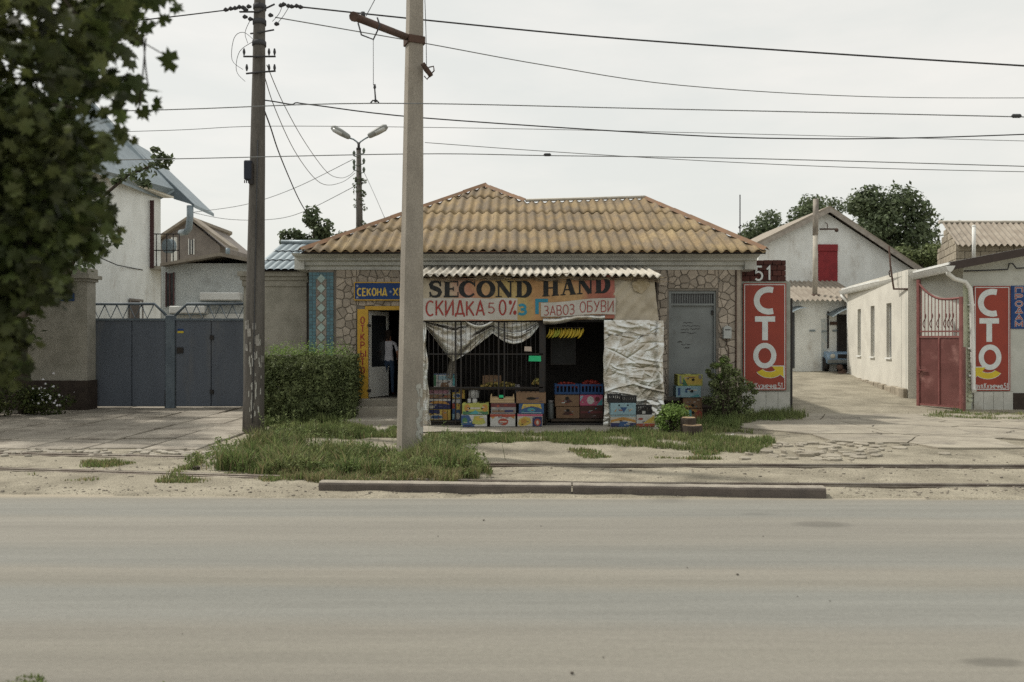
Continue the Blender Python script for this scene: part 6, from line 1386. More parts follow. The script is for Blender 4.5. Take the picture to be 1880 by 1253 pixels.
# weathered pole
WD = 16.9; wpole = thing('utility_pole', 'dark weathered utility pole plastered with torn notices left of the hedge', 'pole', (X(465,WD), WD, 0))
w0, w1 = P(465, 800, WD), P(478, -60, WD); w0.z = -.1
q = MB(); q.tube([w0.lerp(w1, i/14)+Vector((.012*vn(i,0,.7,3),0,0)) for i in range(15)], [.222+(.105-.222)*i/14 for i in range(15)], 14); q.build('shaft', M_polew, wpole)
def wp_c(z): return w0.lerp(w1, (z+.1)/(w1.z+.1))
def wp_r(z): return .222+(.105-.222)*(z+.1)/(w1.z+.1)
for k in range(15):
    px, py = random.choice([(458,600),(470,604),(480,640),(462,615),(476,622),(466,640),(457,638),(472,650),(482,655),(461,655)]); px += random.uniform(-3,3); py += random.uniform(-6,6)
    z = Z(py,WD); c = wp_c(z); r = wp_r(z)+.006; a0_ = math.asin(max(-.9, min(.9, (X(px,WD)-c.x)/r))); da, dz = random.uniform(.10,.24), random.uniform(.04,.11); q = MB(); lift = random.uniform(0,.02)
    q.v = []
    def pf(u, v): a = a0_+(u-.5)*2*da; rr = r+lift*(v**3); return (c.x+rr*math.sin(a), c.y-rr*math.cos(a), z+(v-.5)*2*dz+.02*vn(u*4,v*4+k,1,2))
    q.grid(pf, 4, 3, smooth=False); q.build('torn_notice', mat('torn_paper', (.33,.32,.30), (.24,.23,.21), scale=12, objrand=.25), wpole)
q = MB()
for i in range(40):
    z = random.uniform(.25, 2.0); c = wp_c(z); r = wp_r(z)+.003; a = random.uniform(-.2, 1.0); s = random.uniform(.008,.02); h = s*random.uniform(1.5,6)
    q.poly([(c.x+r*math.sin(a+u*s/r), c.y-r*math.cos(a+u*s/r), z+v*h) for u, v in ((-.8,-1),(.9,-.7),(.6,1),(-.5,.8))])
o = q.build('paint_fleck', M_patch, wpole); o['kind'] = 'stuff'
q = MB(); q.tube([wp_c(z)+Vector((.0,-wp_r(z)-.012,0))+Vector((.05,0,0)) for z in (.2, 2, 4, 6)], .012, 5); q.build('cable_conduit', M_wire, wpole)
for py, l_, r_, rise in ((104,27,32,0),(133,22,32,4)):
    z = Z(py,WD); c = wp_c(z); q = MB(); q.tube([P(474-l_,py+rise*.6,WD-.13), P(474,py,WD-.16), P(474+r_,py-rise*.6,WD-.13)], .02, 5); ca_ = q.build('crossarm', M_wire, wpole)
    for px in (474-l_+1, 474+r_-2, 474+r_*.62): q = MB(); p = P(px, py-2, WD-.13); q.tube([p, p+Vector((0,0,.06)), p+Vector((0,0,.09)), p+Vector((0,0,.14))], [.012,.03,.026,.014], 7); q.build('insulator', M_wire, ca_)
for py in (14, 42, 81):
    z = Z(py,WD); c = wp_c(z); q = MB(); q.tube([c+Vector((0,0,-.05)), c+Vector((0,0,.05))], wp_r(z)+.018, 12); q.build('clamp_band', M_wire, wpole)
q = MB(); q.tube([P(440,22,WD), P(474,22,WD-.14), P(504,8,WD)], .02, 5); q.tube([P(460,62,WD), P(476,60,WD-.14), P(503,55,WD)], .018, 5); q.build('crossarm', M_wire, wpole)
for (x, y) in ((415,19),(424,17),(432,16),(440,14),(447,15),(451,19),(457,13),(516,11),(521,9),(530,12),(536,13),(545,12),(552,14),(450,32),(460,36),(497,29),(508,45)):
    q = MB(); p = P(x, y, WD-.05); q.tube([p+Vector((-.05,0,0)), p+Vector((-.01,0,.01)), p+Vector((.05,0,0))], [.02,.05,.022], 6); q.build('strain_insulator', M_wire, wpole)
for pts in (((508,45),(520,30),(530,14)),((500,40),(512,26),(518,12)),((470,78),(448,60),(430,70),(426,110),(446,128)),((466,76),(440,95),(434,130),(450,150)),((460,36),(450,60),(455,80))):
    q = MB(); q.tube(smooth3([P(x, y, WD-.1) for x, y in pts]), .006, 4); q.build('loose_wire', M_wire, wpole)
q = MB(); q.slab(447, 294, 461, 330, WD-.22, .16); jb = q.build('junction_box', flat('dark_navy_box', (.025,.03,.045)), wpole, bevel=.02)
q = MB(); q.slab(456.5, 300, 464, 338, WD-.2, .12)
for i in range(4): p = P(449+i*3.5, 331, WD-.16); q.tube([p, p+Vector((0,0,-.06))], .012, 5)
q.build('cable_gland', M_bar, jb)
# street lamp
SD = 30.0; sp = thing('street_lamp', 'double-armed street lamp on a thin wooden pole behind the shop roof', 'street lamp', (X(660,SD), SD, 0))
q = MB(); q.tube([(X(661,SD),SD,0), P(660,420,SD), P(658.5,276,SD)], [.14,.13,.085], 8); q.build('pole', M_polew, sp)
q = MB(); q.tube([P(658.5,280,SD), P(658.5,262,SD)], .05, 7); q.tube([P(658.5,276,SD), P(658.5,272,SD)], .09, 8); q.build('bracket_collar', M_bar, sp)
for s, tipx, ty in ((-1, 642, 254), (1, 676, 252)):
    q = MB(); q.tube([P(658.5,266,SD), P(658.5+s*3,261,SD), P(658.5+s*10,256,SD), P(tipx,ty,SD)], .03, 6); am = q.build('arm', M_zinc, sp)
    a_, b_ = P(tipx, ty-1, SD), P(609 if s < 0 else 711, 234 if s < 0 else 232, SD); d_ = (b_-a_).normalized(); q = MB(); q.tube([a_, a_+d_*.06, a_.lerp(b_,.45), a_.lerp(b_,.85), b_], [.07,.10,.13,.13,.07], 8); q.build('lamp_head', mat('lamp_housing', (.26,.27,.26), (.22,.23,.22), scale=5, rough=.5), am)
    q = MB(); up = Vector((0,-.09,-.06)); q.tube([a_.lerp(b_,.4)+up, a_.lerp(b_,.9)+up], [.07,.07], 8); q.build('lens', flat('lamp_lens', (.45,.46,.44), rough=.2), am)
for (x, y) in ((650,287),(650,303),(650,313),(668,282),(668,301),(668,317)): q = MB(); p = P(x,y,SD-.1); q.tube([p, p+Vector((0,0,.12)), p+Vector((0,0,.2))], [.03,.06,.02], 6); q.tube([p, P(659,y+2,SD-.1)], .02, 4); q.build('insulator', flat('dull_green_glass', (.10,.13,.10)), sp)
ta = thing('aerial_mast', 'thin dark aerial mast standing by the right end of the shop roof', 'mast', P(1358, 440, 24)); q = MB(); q.tube([P(1358.5,452,24), P(1358.5,358,24)], .018, 5); q.build('rod', M_wire, ta)
q = MB(); q.tube([P(1356,418,24), P(1361,414,24)], .02, 5); q.build('clip', M_wire, ta)
# ================================================================== WIRES
def wire(label, pts, D0, D1, r, sag=0, cat='wire', m=M_wire, clamp=()):
    n = len(pts); C3 = []
    xs_ = [p[0] for p in pts]
    for i, (x, y) in enumerate(pts): t = (x-xs_[0])/((xs_[-1]-xs_[0]) or 1); C3.append(P(x, y, D0+(D1-D0)*t))
    out = []
    for i in range(n-1):                                      # Catmull-Rom
        p0, p1, p2, p3_ = C3[max(0,i-1)], C3[i], C3[i+1], C3[min(n-1,i+2)]
        for k in range(6):
            t = k/6; out.append(.5*((2*p1)+(p2-p0)*t+(2*p0-5*p1+4*p2-p3_)*t*t+(3*p1-p0-3*p2+p3_)*t**3))
    out.append(C3[-1]); q = MB(); q.tube(out, r, 5); o = q.build('overhead_wire', m, label=label, cat=cat, group='overhead wires', org=out[0])
    for (x, y) in clamp:
        t = (x-xs_[0])/(xs_[-1]-xs_[0]); p = P(x, y, D0+(D1-D0)*t); c = MB(); c.tube([p+Vector((-.07,0,0)), p+Vector((-.05,0,.01)), p+Vector((.05,0,.01)), p+Vector((.07,0,0))], [.012,.03,.03,.012], 6); c.build('clamp', M_wire, o)
    return o
M_wg = mat('grey_wire', (.22,.23,.235), (.19,.20,.205), scale=3, bump=0, fine=0)
wire('thickest black cable sloping down to the right from the weathered pole top', [(552,13),(780,37),(1100,68),(1500,97),(1960,126)], WD, 14.5, .017)
wire('black cable running left off the weathered pole top through the tree', [(-80,68),(100,50),(270,36),(415,19)], 15.5, WD, .013)
wire('thin grey wire sagging right from below the pole top', [(505,32),(770,78),(1000,120),(1250,157),(1600,178),(1960,180)], WD, 24, .012, m=M_wg)
wire('upper tram contact wire held by the hanger clamp', [(-200,214),(300,202),(688,190),(1200,200),(1880,215),(1990,218)], CW+1.0, CW-.3, .0085, cat='tram wire', clamp=((1866,214.6),), m=M_wg)
wire('wavy black cable crossing from pole to right under the upper tram wire', [(484,184),(505,187),(535,192),(545,189),(575,193),(780,217),(1250,248),(1480,255),(1700,253),(1960,244)], WD, 18, .014)
wire('lower tram contact wire with a small clamp above the shop roof', [(-200,300),(270,293),(750,283),(1005,286),(1400,292),(1990,309)], 16.0, 15.2, .0095, cat='tram wire', clamp=((1005,285.5),), m=M_wg)
wire('faint wire just below the lower tram contact wire', [(780,262),(1000,278),(1300,296),(1600,309),(1990,318)], 20, 18, .009, m=M_wg)
wire('faint straight wire running behind both poles above the lamp', [(-100,250),(300,240),(495,232),(900,236),(1400,247),(1990,262)], 22, 22, .009, m=M_wg)
wire('slack service wire drooping from pole crossarm to the street lamp', [(490,120),(520,190),(560,262),(600,316),(625,327),(642,322),(652,312)], WD, SD-.1, .010, m=M_wg)
wire('lower slack service wire drooping from pole to the street lamp', [(486,142),(505,200),(540,276),(575,325),(600,340),(630,334),(652,318)], WD, SD-.1, .010, m=M_wg)
wire('twisted cable dropping from the pole behind the shop tree', [(486,205),(497,235),(510,275),(528,320),(548,365),(565,395)], WD, 27, .016)
wire('long faint wire from the street lamp to the houses behind', [(355,390),(450,376),(540,346),(648,293)], 36, SD-.1, .012, m=M_wg)
wire('lower faint wire from the street lamp sagging to the houses', [(355,391),(420,403),(500,403),(560,388),(650,343)], 36, SD-.1, .012, m=M_wg)
wire('short wire falling right from the street lamp to the shop roof', [(669,318),(685,352),(706,400)], SD-.1, 25, .010, m=M_wg)
wire('thin straight stay wire beside the concrete pole top', [(779,-30),(782,60),(783,122)], PD, PD, .006)
wire('stay wire slanting up from the rusty arm', [(672,30),(688,0),(704,-30)], 12.4, 12.4, .006)
# ================================================================== VEGETATION
def leaf_mesh(name, C, N_, size, mats, shape='quad', up=.35):
    """C (n,3) leaf centres; N_ (n,3) rough outward normals; returns mesh of bent leaves"""
    n = len(C); size = np.broadcast_to(size, (n,))
    nrm = N_+RNG.normal(0, .8, (n,3)); nrm[:,2] += up; nrm /= np.linalg.norm(nrm, axis=1)[:,None]
    a = np.cross(nrm, RNG.normal(0,1,(n,3))); a /= np.linalg.norm(a, axis=1)[:,None]; b = np.cross(nrm, a)
    if shape == 'quad':
        base = np.array([(-.5,0,0),(0,-.28,.06),(.5,0,-.05),(0,.28,.06)]); faces = np.array([(0,1,2),(0,2,3)])
    elif shape == 'maple':
        R = [(0,-.10),(.16,-.42),(.30,-.30),(.52,-.22),(.38,.02),(.60,.26),(.30,.26),(.34,.46),(.16,.36),(0,.74)]
        pts = R+[(-x,y) for x, y in R[-2:0:-1]]; base = np.array([(x, y, -.22*(abs(x))**1.5-.12*y*y) for x, y in pts]+[(0,.12,.04)]); k = len(pts); faces = np.array([(i,(i+1)%k,k) for i in range(k)])
    m = len(base); Vv = C[:,None,:]+size[:,None,None]*(base[None,:,0,None]*a[:,None,:]+base[None,:,1,None]*b[:,None,:]+base[None,:,2,None]*nrm[:,None,:])
    idx_ = (np.arange(n)[:,None,None]*m+faces[None]).reshape(-1)
    return np_mesh(name, Vv.reshape(-1,3), idx_, np.full(n*len(faces), 3), mats)
def clumps(cs, per, spread):
    """cs: list of (centre, radius)"""
    Cc = []; Nn = []
    for (c, r), k in zip(cs, per):
        d = RNG.normal(0,1,(k,3)); d /= np.linalg.norm(d, axis=1)[:,None]; rr = r*np.cbrt(RNG.uniform(.12,1,k))[:,None]
        Cc.append(np.array(c)+d*rr*np.array([1,1,.8])*(1+RNG.normal(0,spread,(k,1)))); Nn.append(d)
    return np.concatenate(Cc), np.concatenate(Nn)
def tree(name, label, base, top, crown, leaves, lsize, m, trunk_r=.2, cat='tree', group=None, shape='quad', limbs=6):
    t = thing(name, label, cat, base, group); b = Vector(base)
    q = MB(); T_ = Vector(top); pts = [b+Vector((0,0,-.2))]+[b.lerp(T_, i/5)+Vector((.12*vn(i,1,.9,3), .12*vn(i,5,.9,3), 0)) for i in range(1,6)]
    q.tube(pts, [trunk_r*(1-.13*i) for i in range(6)], 9); q.build('trunk', M_bark, t)
    q = MB(); cs = [c for c in crown]
    for (c, r) in random.sample(cs, min(limbs, len(cs))):
        s = pts[random.randint(2,5)]; c = Vector(c); md_ = s.lerp(c, .5)+Vector((random.uniform(-.2,.2), random.uniform(-.2,.2), .15)); q.tube([s, md_, c], [trunk_r*.42, trunk_r*.26, trunk_r*.08], 6)
    q.build('limb', M_bark, t)
    tot = sum(r**2 for c, r in crown); per = [max(8, int(leaves*r*r/tot)) for c, r in crown]
    C, Nv = clumps(crown, per, .10); o = link_mesh('crown', leaf_mesh('crown', C-np.array(base), Nv, lsize*RNG.uniform(.6,1.3,len(C)), m, shape), t); return t
def rclumps(cx, cy, cz, rx, ry, rz, n, r0, r1):
    out = []
    for i in range(n):
        d = Vector((random.gauss(0,1), random.gauss(0,1), random.gauss(0,1))).normalized(); k = random.uniform(.45,1)
        out.append(((cx+d.x*rx*k, cy+d.y*ry*k, cz+d.z*rz*k), random.uniform(r0,r1)))
    return out
# trees behind, right
TD = 50.0
c = P(1632,425,TD); tree('walnut_tree', 'broad dark green tree behind the right slope of the white garage roof', (c.x,TD,0), (c.x,TD,c.z), rclumps(c.x,TD,c.z-.2,2.6,2.2,2.7,60,.7,1.3)+rclumps(c.x-1.2,TD,c.z+1.4,1.3,1.2,1.4,16,.5,.9), 15000, .27, M_leafm, .3)
c = P(1415,425,TD+2); tree('walnut_tree', 'lower rounded tree left of the white garage gable', (c.x,TD+2,0), (c.x,TD+2,c.z), rclumps(c.x,TD+2,c.z-.7,2.4,1.8,1.7,34,.6,1.1), 8500, .25, M_leafm, .25)
c = P(1490,385,TD+6); tree('walnut_tree', 'narrow tree peeping over the white garage ridge by the stove pipe', (c.x,TD+6,0), (c.x,TD+6,c.z), rclumps(c.x,TD+6,c.z-.8,1.9,1.5,1.8,26,.5,.95), 5200, .25, M_leafm, .22)
c = P(1690,470,44); tree('young_tree', 'pale green bushy tree low beside the limestone house', (c.x,44,0), (c.x,44,c.z), rclumps(c.x,44,c.z-.7,1.3,1.0,1.3,14,.4,.7), 5000, .2, M_hedge, .12)
c = P(1772,408,60); tree('poplar_tree', 'small dark treetop showing above the limestone house ridge', (c.x,60,0), (c.x,60,c.z), rclumps(c.x-.5,60,c.z-.5,.35,.3,.6,6,.2,.35)+rclumps(c.x+.7,60,c.z-.7,.3,.3,.45,5,.2,.3), 900, .2, M_leafm, .1)
# tree behind the shop, left
c = P(575,425,29); tree('walnut_tree', 'sparse green tree behind the roughcast wall left of the shop roof', (c.x,29,0), (c.x,29,c.z), rclumps(c.x-.1,29,c.z-.3,.55,.6,1.0,12,.22,.42)+rclumps(c.x-.8,29,c.z-.2,.5,.4,.3,6,.2,.3)+rclumps(c.x+.7,29,c.z-.35,.7,.4,.3,6,.2,.35), 2600, .17, M_leafm, .09)
# vine on lamp pole
q_c = [(tuple(P(660+random.uniform(-5,7), random.uniform(330,420), SD)), .16) for _ in range(12)]
C, Nv = clumps(q_c, [26]*12, .2); o = link_mesh('creeper', leaf_mesh('creeper', C, Nv, .12, M_leafm)); tag(o, 'thin green creeper climbing the wooden lamp pole', kind='stuff')
# big dark maple at left, close to the camera
mt_ = thing('maple_tree', 'large dark maple crown hanging in from the left close to the camera', 'tree', (-5.4, 4.4, 0))
q = MB(); q.tube([(-5.4,4.4,-.2),(-5.4,4.4,1.2),(-5.25,4.4,2.8),(-4.9,4.3,4.6),(-4.2,4.2,6.0)], [.30,.26,.22,.16,.08], 10); q.build('trunk', M_bark, mt_)
NC = []; rr = random.Random(4)
base = np.array(mt_.location)
for _ in range(4300):
    py = rr.uniform(-90, 690); D_ = rr.uniform(3.3, 4.7)
    if py < 235 and rr.random() < .52: continue
    edge = np.interp(py, [-90,0,60,130,200,240,280,330,400,450,480,520,560,620,660,700], [325,315,300,262,245,222,200,200,200,188,165,125,100,70,48,40])
    px = rr.uniform(-160, edge-6)
    g_ = .7*mnoise.noise(Vector((px*.016, py*.018, 3.3)))+.8*mnoise.noise(Vector((px*.045, py*.05, 7.3)))
    inner = min(1, max(0, (edge-px)/190))
    lim = -.22+.22*inner if py < 235 else -.02+.6*inner
    if rr.random() > .35+.65*min(1, (edge-px)/60): continue
    if g_ > lim: continue
    NC.append((P(px, py, D_), rr.uniform(.05, .10)))
lowm = [c[0].z < 2.9 for c in NC]
for nm, sel, ls in (('crown', False, .082), ('lower_crown', True, .058)):
    cs = [c for c, l in zip(NC, lowm) if l == sel]; per = [rr.randint(3, 6) if not sel else rr.randint(5, 8) for _ in cs]
    C, Nv = clumps(cs, per, .15); link_mesh(nm, leaf_mesh(nm, C-base, Nv*.5+np.array([0,-.5,.1]), ls*RNG.uniform(.55,1.25,len(C)), M_leafd, 'maple', up=.3), mt_)
q = MB()
for (c_, r_) in rr.sample(NC, 90):
    s = Vector((-3.9,4.2,5.2)) if c_.z > 3 else Vector((-4.2,4.3,2.9)); md_ = s.lerp(c_, .55)+Vector((0,0,.25)); q.tube([s, md_, c_], [.03,.014,.004], 5)
q.build('limb', M_bark, mt_)
for (px, py, D_, s_) in [(312,112,3.9,.105),(272,165,4.1,.11),(255,150,4.0,.11),(232,168,4.0,.12),(268,48,4,.10),(250,22,4.0,.10),(290,6,4,.10),(238,112,4.1,.10),(285,192,4.1,.085),(262,205,4.2,.08),(205,60,4,.10),(302,38,4.1,.07),(322,14,4,.07),(225,92,4.1,.09),(196,402,4.4,.085),(212,440,4.6,.07),(222,425,4.6,.06),(190,465,4.6,.06),(245,258,4.3,.05),(222,238,4.2,.08),(188,372,4.4,.10),(180,345,4.5,.09)]:
    C1 = np.array([P(px, py, D_)])-base; link_mesh('leaf', leaf_mesh('leaf', C1, np.array([[.2,-1.6,.2]]), s_, M_leafd, 'maple', up=.2), mt_)
for pts in (((200,50),(262,60),(268,130),(272,160)),((268,70),(262,140),(255,200)),((240,0),(262,30),(290,45)),((150,60),(230,60),(300,100)),((150,390),(190,400),(222,428))): q = MB(); q.tube([P(x,y,4.05) for x, y in pts], .004, 4); q.build('twig', M_bark, mt_)
# spray of walnut-like leaves before the white house roof
wsp = thing('walnut_tree', 'light green leafy spray of a young tree before the white house roof', 'tree', (-11.6, 16, 0))
pts = [P(x,y,16) for x, y in ((120,520),(150,430),(190,360),(235,322),(270,308),(300,290))]
q = MB(); q.tube([Vector((-11.6,16,-.1)), Vector((-10.6,16,1.6))]+pts, [.09,.08,.06,.05,.035,.025,.018,.008], 7); q.build('trunk', M_bark, wsp)
cs = [(tuple(P(x,y,16)), r) for x, y, r in ((225,325,.13),(240,318,.15),(255,322,.15),(262,335,.12),(270,312,.16),(282,300,.14),(290,285,.13),(303,290,.12),(312,293,.08),(285,275,.07),(300,303,.09),(268,338,.1),(215,332,.1),(205,440,.2),(190,400,.25),(170,450,.3),(150,480,.3))]
C, Nv = clumps(cs, [22]*13+[70]*4, .2); link_mesh('crown', leaf_mesh('crown', C-np.array(wsp.location), Nv, .13*RNG.uniform(.7,1.3,len(C)), M_leafm), wsp)
# second dark tree further back over the wall
cs = []
for _ in range(105): cs.append(((random.uniform(-15.6,-10.6), random.uniform(17.4,23.0), random.uniform(4.6,7.8)), random.uniform(.4,.75)))
for _ in range(70):
    py = random.uniform(235, 640); edge = np.interp(py, [235,330,440,520,640], [150,150,120,80,40]); cs.append((tuple(P(random.uniform(-250, edge-30), py, random.uniform(17.2, 20.6))), random.uniform(.4,.8)))
cs = [(c, r) for c, r in cs if not (-30 < HY-(c[2]-CAMZ)*F/c[1] < 215 and CX+c[0]*F/c[1] > 0) and CX+c[0]*F/c[1] < 150]
tree('linden_tree', 'dense dark tree over the grey wall shading the paving at left', (-12.4, 20.9, 0), (-12.2, 19.5, 6), cs, 21000, .17, M_leafd, .2, limbs=14)
# flowers and dark shrub at the plinth
fb = thing('flower_shrub', 'dark shrub with small white flowers before the brown plinth', 'shrub', (X(80,20.6), 20.6, 0))
cs = rclumps(X(75,20.6), 20.6, .35, .75, .3, .35, 14, .2, .3)+rclumps(X(0,20), 20, .4, 1.0, .4, .4, 14, .25,.35); C, Nv = clumps(cs, [90]*len(cs), .15); link_mesh('foliage', leaf_mesh('foliage', C-np.array(fb.location), Nv, .09, M_leafd), fb)
C = np.array([P(random.gauss(83,16), random.gauss(725,12), 20.2) for _ in range(34)]); link_mesh('blossom', leaf_mesh('blossom', C-np.array(fb.location), np.tile([0,-1,.4],(34,1)), .055, flat('white_petal', (.55,.55,.58)), 'maple'), fb)
# hedge
hd = thing('hedge', 'clipped dense hedge between the weathered pole and the shop steps', 'hedge', (X(568,19), 19, 0))
hx0, hx1, hy0, hy1, hz = X(482,18.7), X(650,18.7), 18.25, 19.55, Z(652,18.7)
n = 30000; u = RNG.uniform(0,1,n); v = RNG.uniform(0,1,n); wv = RNG.uniform(0,1,n); face = RNG.uniform(0,1,n)
d = RNG.beta(1.2,4,n)*.28
cx_, cy_ = (hx0+hx1)/2, (hy0+hy1)/2; C = np.zeros((n,3)); Nv = np.zeros((n,3)); top = face < .34; front = (face >= .34) & (face < .74); side = face >= .74
def bulge(a): return 1-.34*np.abs(2*a-1)**2.6
hv = np.array([.12*vn(a*5, b*2, 1, 3)+.09*vn(a*14, b*5, 1, 8)+.10*max(0,vn(a*3,b,1,5)) for a, b in zip(u, v)])
C[top] = np.stack([hx0+u*(hx1-hx0), hy0+v*(hy1-hy0), hz*bulge(u)*bulge(v)+hv-d*.8], 1)[top]; Nv[top] = (0,0,1)
hv2 = np.array([.16*vn(a*6, b*4, 1, 13)+.10*vn(a*15, b*9, 1, 2) for a, b in zip(u, wv)])
C[front] = np.stack([hx0+u*(hx1-hx0), hy0+d+hv2+.30*np.abs(2*wv-1)**3+.35*np.abs(2*u-1)**4, .04+wv*hz*(.80+.18*bulge(u))], 1)[front]; Nv[front] = (0,-1,0)
sgn = np.where(RNG.uniform(0,1,n) < .5, -1, 1); C[side] = np.stack([np.where(sgn < 0, hx0+d+hv2, hx1-d+hv2), hy0+v*(hy1-hy0), .08+wv*hz*.95], 1)[side]; Nv[side] = np.stack([sgn, 0*sgn, 0*sgn], 1)[side]
link_mesh('foliage', leaf_mesh('foliage', C-np.array(hd.location), Nv, .06*RNG.uniform(.5,1.6,n), M_hedge, up=.25), hd)
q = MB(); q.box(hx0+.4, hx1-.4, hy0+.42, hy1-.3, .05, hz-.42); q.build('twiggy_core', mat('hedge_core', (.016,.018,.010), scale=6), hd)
# fresh sprigs on top
C = np.array([(random.uniform(hx0+.1,hx1-.1), random.uniform(hy0+.1,hy1-.1), hz+abs(random.gauss(0,.13))) for _ in range(1500)]); link_mesh('sprig', leaf_mesh('sprig', C-np.array(hd.location), np.tile([0,0,1.],(1500,1)), .05, M_lime), hd)
# lime bush, weedy shrub, elder by the sign
def bush(name, label, cs, per, ls, m, base, cat='bush', stem=True):
    t = thing(name, label, cat, base); C, Nv = clumps(cs, [per]*len(cs), .2); link_mesh('foliage', leaf_mesh('foliage', C-np.array(base), Nv, ls*RNG.uniform(.6,1.4,len(C)), m), t)
    q = MB()
    for (c, r) in cs[:9]: q.tube([Vector(base), Vector(base).lerp(Vector(c),.5)+Vector((.03,0,.05)), Vector(c)], [.016,.010,.005], 5)
    q.build('stem', M_bark, t); return t
BD = 16.7; c = P(1232,772,BD)
bush('lime_bush', 'bright lime green round bush in front of the foil panel', rclumps(c.x,BD,.32,.34,.3,.30,26,.09,.16), 110, .055, M_lime, (c.x,BD,0))
BD = 18.8; c = P(1330,715,BD)
bush('elder_shrub', 'tall dark green shrub between the steel door and the red sign', [(tuple(P(x,y,BD+random.uniform(-.25,.35))), r) for x, y, r in ((1328,670,.10),(1335,680,.12),(1320,695,.14),(1340,700,.16),(1310,705,.12),(1330,715,.2),(1350,722,.2),(1318,730,.2),(1365,715,.13),(1378,708,.10),(1340,740,.24),(1362,742,.2),(1322,752,.22),(1306,690,.08),(1300,682,.06),(1345,760,.2),(1305,760,.14),(1372,755,.13),(1385,720,.07),(1328,745,.28),(1345,730,.26),(1318,715,.2),(1338,718,.22),(1355,758,.24),(1316,768,.2),(1332,690,.14),(1375,735,.16),(1300,735,.13),(1330,660,.12),(1350,685,.13),(1312,672,.10),(1362,700,.14)) ], 170, .062, M_hedge, (c.x,BD,0))
bush('lime_sprig', 'upright lime green sprig rising from the dark shrub by the door', [(tuple(P(x,y,18.7)), r) for x, y, r in ((1326,662,.07),(1318,670,.06),(1330,680,.09),(1322,690,.08),(1340,672,.06),(1345,690,.07))], 45, .06, M_lime, (X(1328,18.7),18.7,0))
# tree stump
sd = 16.3; ts = thing('tree_stump', 'cut tree stump with stepped pale top in the grass before the steel door', 'stump', (X(1268,sd), sd, 0))
def stump(q, cx, cy, r, h, jag): 
    ring = [(cx+r*(1+.12*math.sin(a*3)+random.uniform(-.05,.05))*math.cos(a), cy+r*(1+.12*math.sin(a*3))*math.sin(a)) for a in [2*PI*k/14 for k in range(14)]]
    q.prism([(x*1.0, y, h+random.uniform(-jag,jag)) for x, y in ring], (0,0,-h-.05))
q = MB(); stump(q, X(1271,sd), sd, .20, .20, .012); b1_ = q.build('lower_log', M_bark, ts, bevel=.012)
q = MB(); stump(q, X(1266,sd), sd+.08, .15, .34, .012); q.build('upper_log', M_bark, ts, bevel=.012)
M_cut = mat('fresh_cut_wood', (.40,.30,.19), (.30,.21,.13), scale=14, bump=.3)
q = MB(); q.prism([(X(1266,sd)+.13*math.cos(a*.5), sd+.08+.13*math.sin(a*.5), .352) for a in range(13)], (0,0,-.012)); q.build('cut_face', M_cut, ts)
q = MB(); q.prism([(X(1271,sd)+.185*math.cos(a*.5), sd+.185*math.sin(a*.5), .213) for a in range(13)], (0,0,-.012)); q.build('cut_face', M_cut, ts)

# ---- grass and weeds
def inpoly(px, py, poly):
    c = False; j = len(poly)-1
    for i in range(len(poly)):
        xi, yi = poly[i]; xj, yj = poly[j]
        if (yi > py) != (yj > py) and px < (xj-xi)*(py-yi)/(yj-yi)+xi: c = not c
        j = i
    return c
def grass(name, label, poly_px, n, h0, h1, mats, wd=.006, thr=None, nscale=1.2, lean=.35, seed=0, dryf=.0, edge=True):
    G2 = [(X(x,GD(y)), GD(y)) for x, y in poly_px]; xa, xb = min(p[0] for p in G2), max(p[0] for p in G2); ya, yb = min(p[1] for p in G2), max(p[1] for p in G2)
    rr = random.Random(seed); pts = []; tries = 0
    while len(pts) < n and tries < n*14:
        tries += 1; x, y = rr.uniform(xa,xb), rr.uniform(ya,yb)
        jx, jy = x+.5*vn(x,y,1.1,3)+.22*vn(x,y,4.1,5), y+.28*vn(x,y,1.2,9)+.14*vn(x,y,4.4,2)
        if not inpoly(jx, jy, G2): continue
        dn = vn(x,y,nscale,seed+2)
        if thr is not None and dn < thr+rr.uniform(-.12,.12): continue
        pts.append((x, y, (gz(x,y) if y > 10 else -.008) if not (-5.2 < x < 3.7 and 16.75 < y < 18.6) else .012, dn))
    A = np.array(pts); n = len(A)
    if not n: return
    h = np.array([(h0+(h1-h0)*min(1,max(0,.42+.9*vn(p[0],p[1],1.3,seed+21)+.7*vn(p[0],p[1],5,seed+1))))*rr.uniform(.45,1.2) for p in pts])
    th = RNG.uniform(0,2*PI,n); ln_ = RNG.uniform(.05,1,n)*lean*h; wdt = wd*RNG.uniform(.6,1.5,n); tw = RNG.uniform(0,PI,n)
    dx, dy = np.cos(th)*ln_, np.sin(th)*ln_; wx_, wy_ = np.cos(tw)*wdt, np.sin(tw)*wdt; o_ = np.zeros(n); B = A[:,:3]
    v0 = B+np.stack([-wx_,-wy_,o_-.01],1); v1 = B+np.stack([wx_,wy_,o_-.01],1); v2 = B+np.stack([dx*.35+wx_*.8,dy*.35+wy_*.8,h*.6],1); v3 = B+np.stack([dx*.35-wx_*.8,dy*.35-wy_*.8,h*.6],1); v4 = B+np.stack([dx,dy,h*.95],1)
    Vv = np.stack([v0,v1,v2,v3,v4],1).reshape(-1,3); base_ = np.arange(n)[:,None]*5
    idx_ = np.concatenate([base_+np.array([0,1,2,3]), base_+np.array([3,2,4])], 1).reshape(-1); lt = np.tile([4,3], n)
    me = np_mesh(name, Vv, idx_, lt, mats)
    if len(mats) > 1:
        dry = RNG.uniform(0,1,n) < dryf; me.polygons.foreach_set('material_index', np.repeat(dry.astype(np.int32), 2))
    tag(link_mesh(name, me), label, kind='stuff')
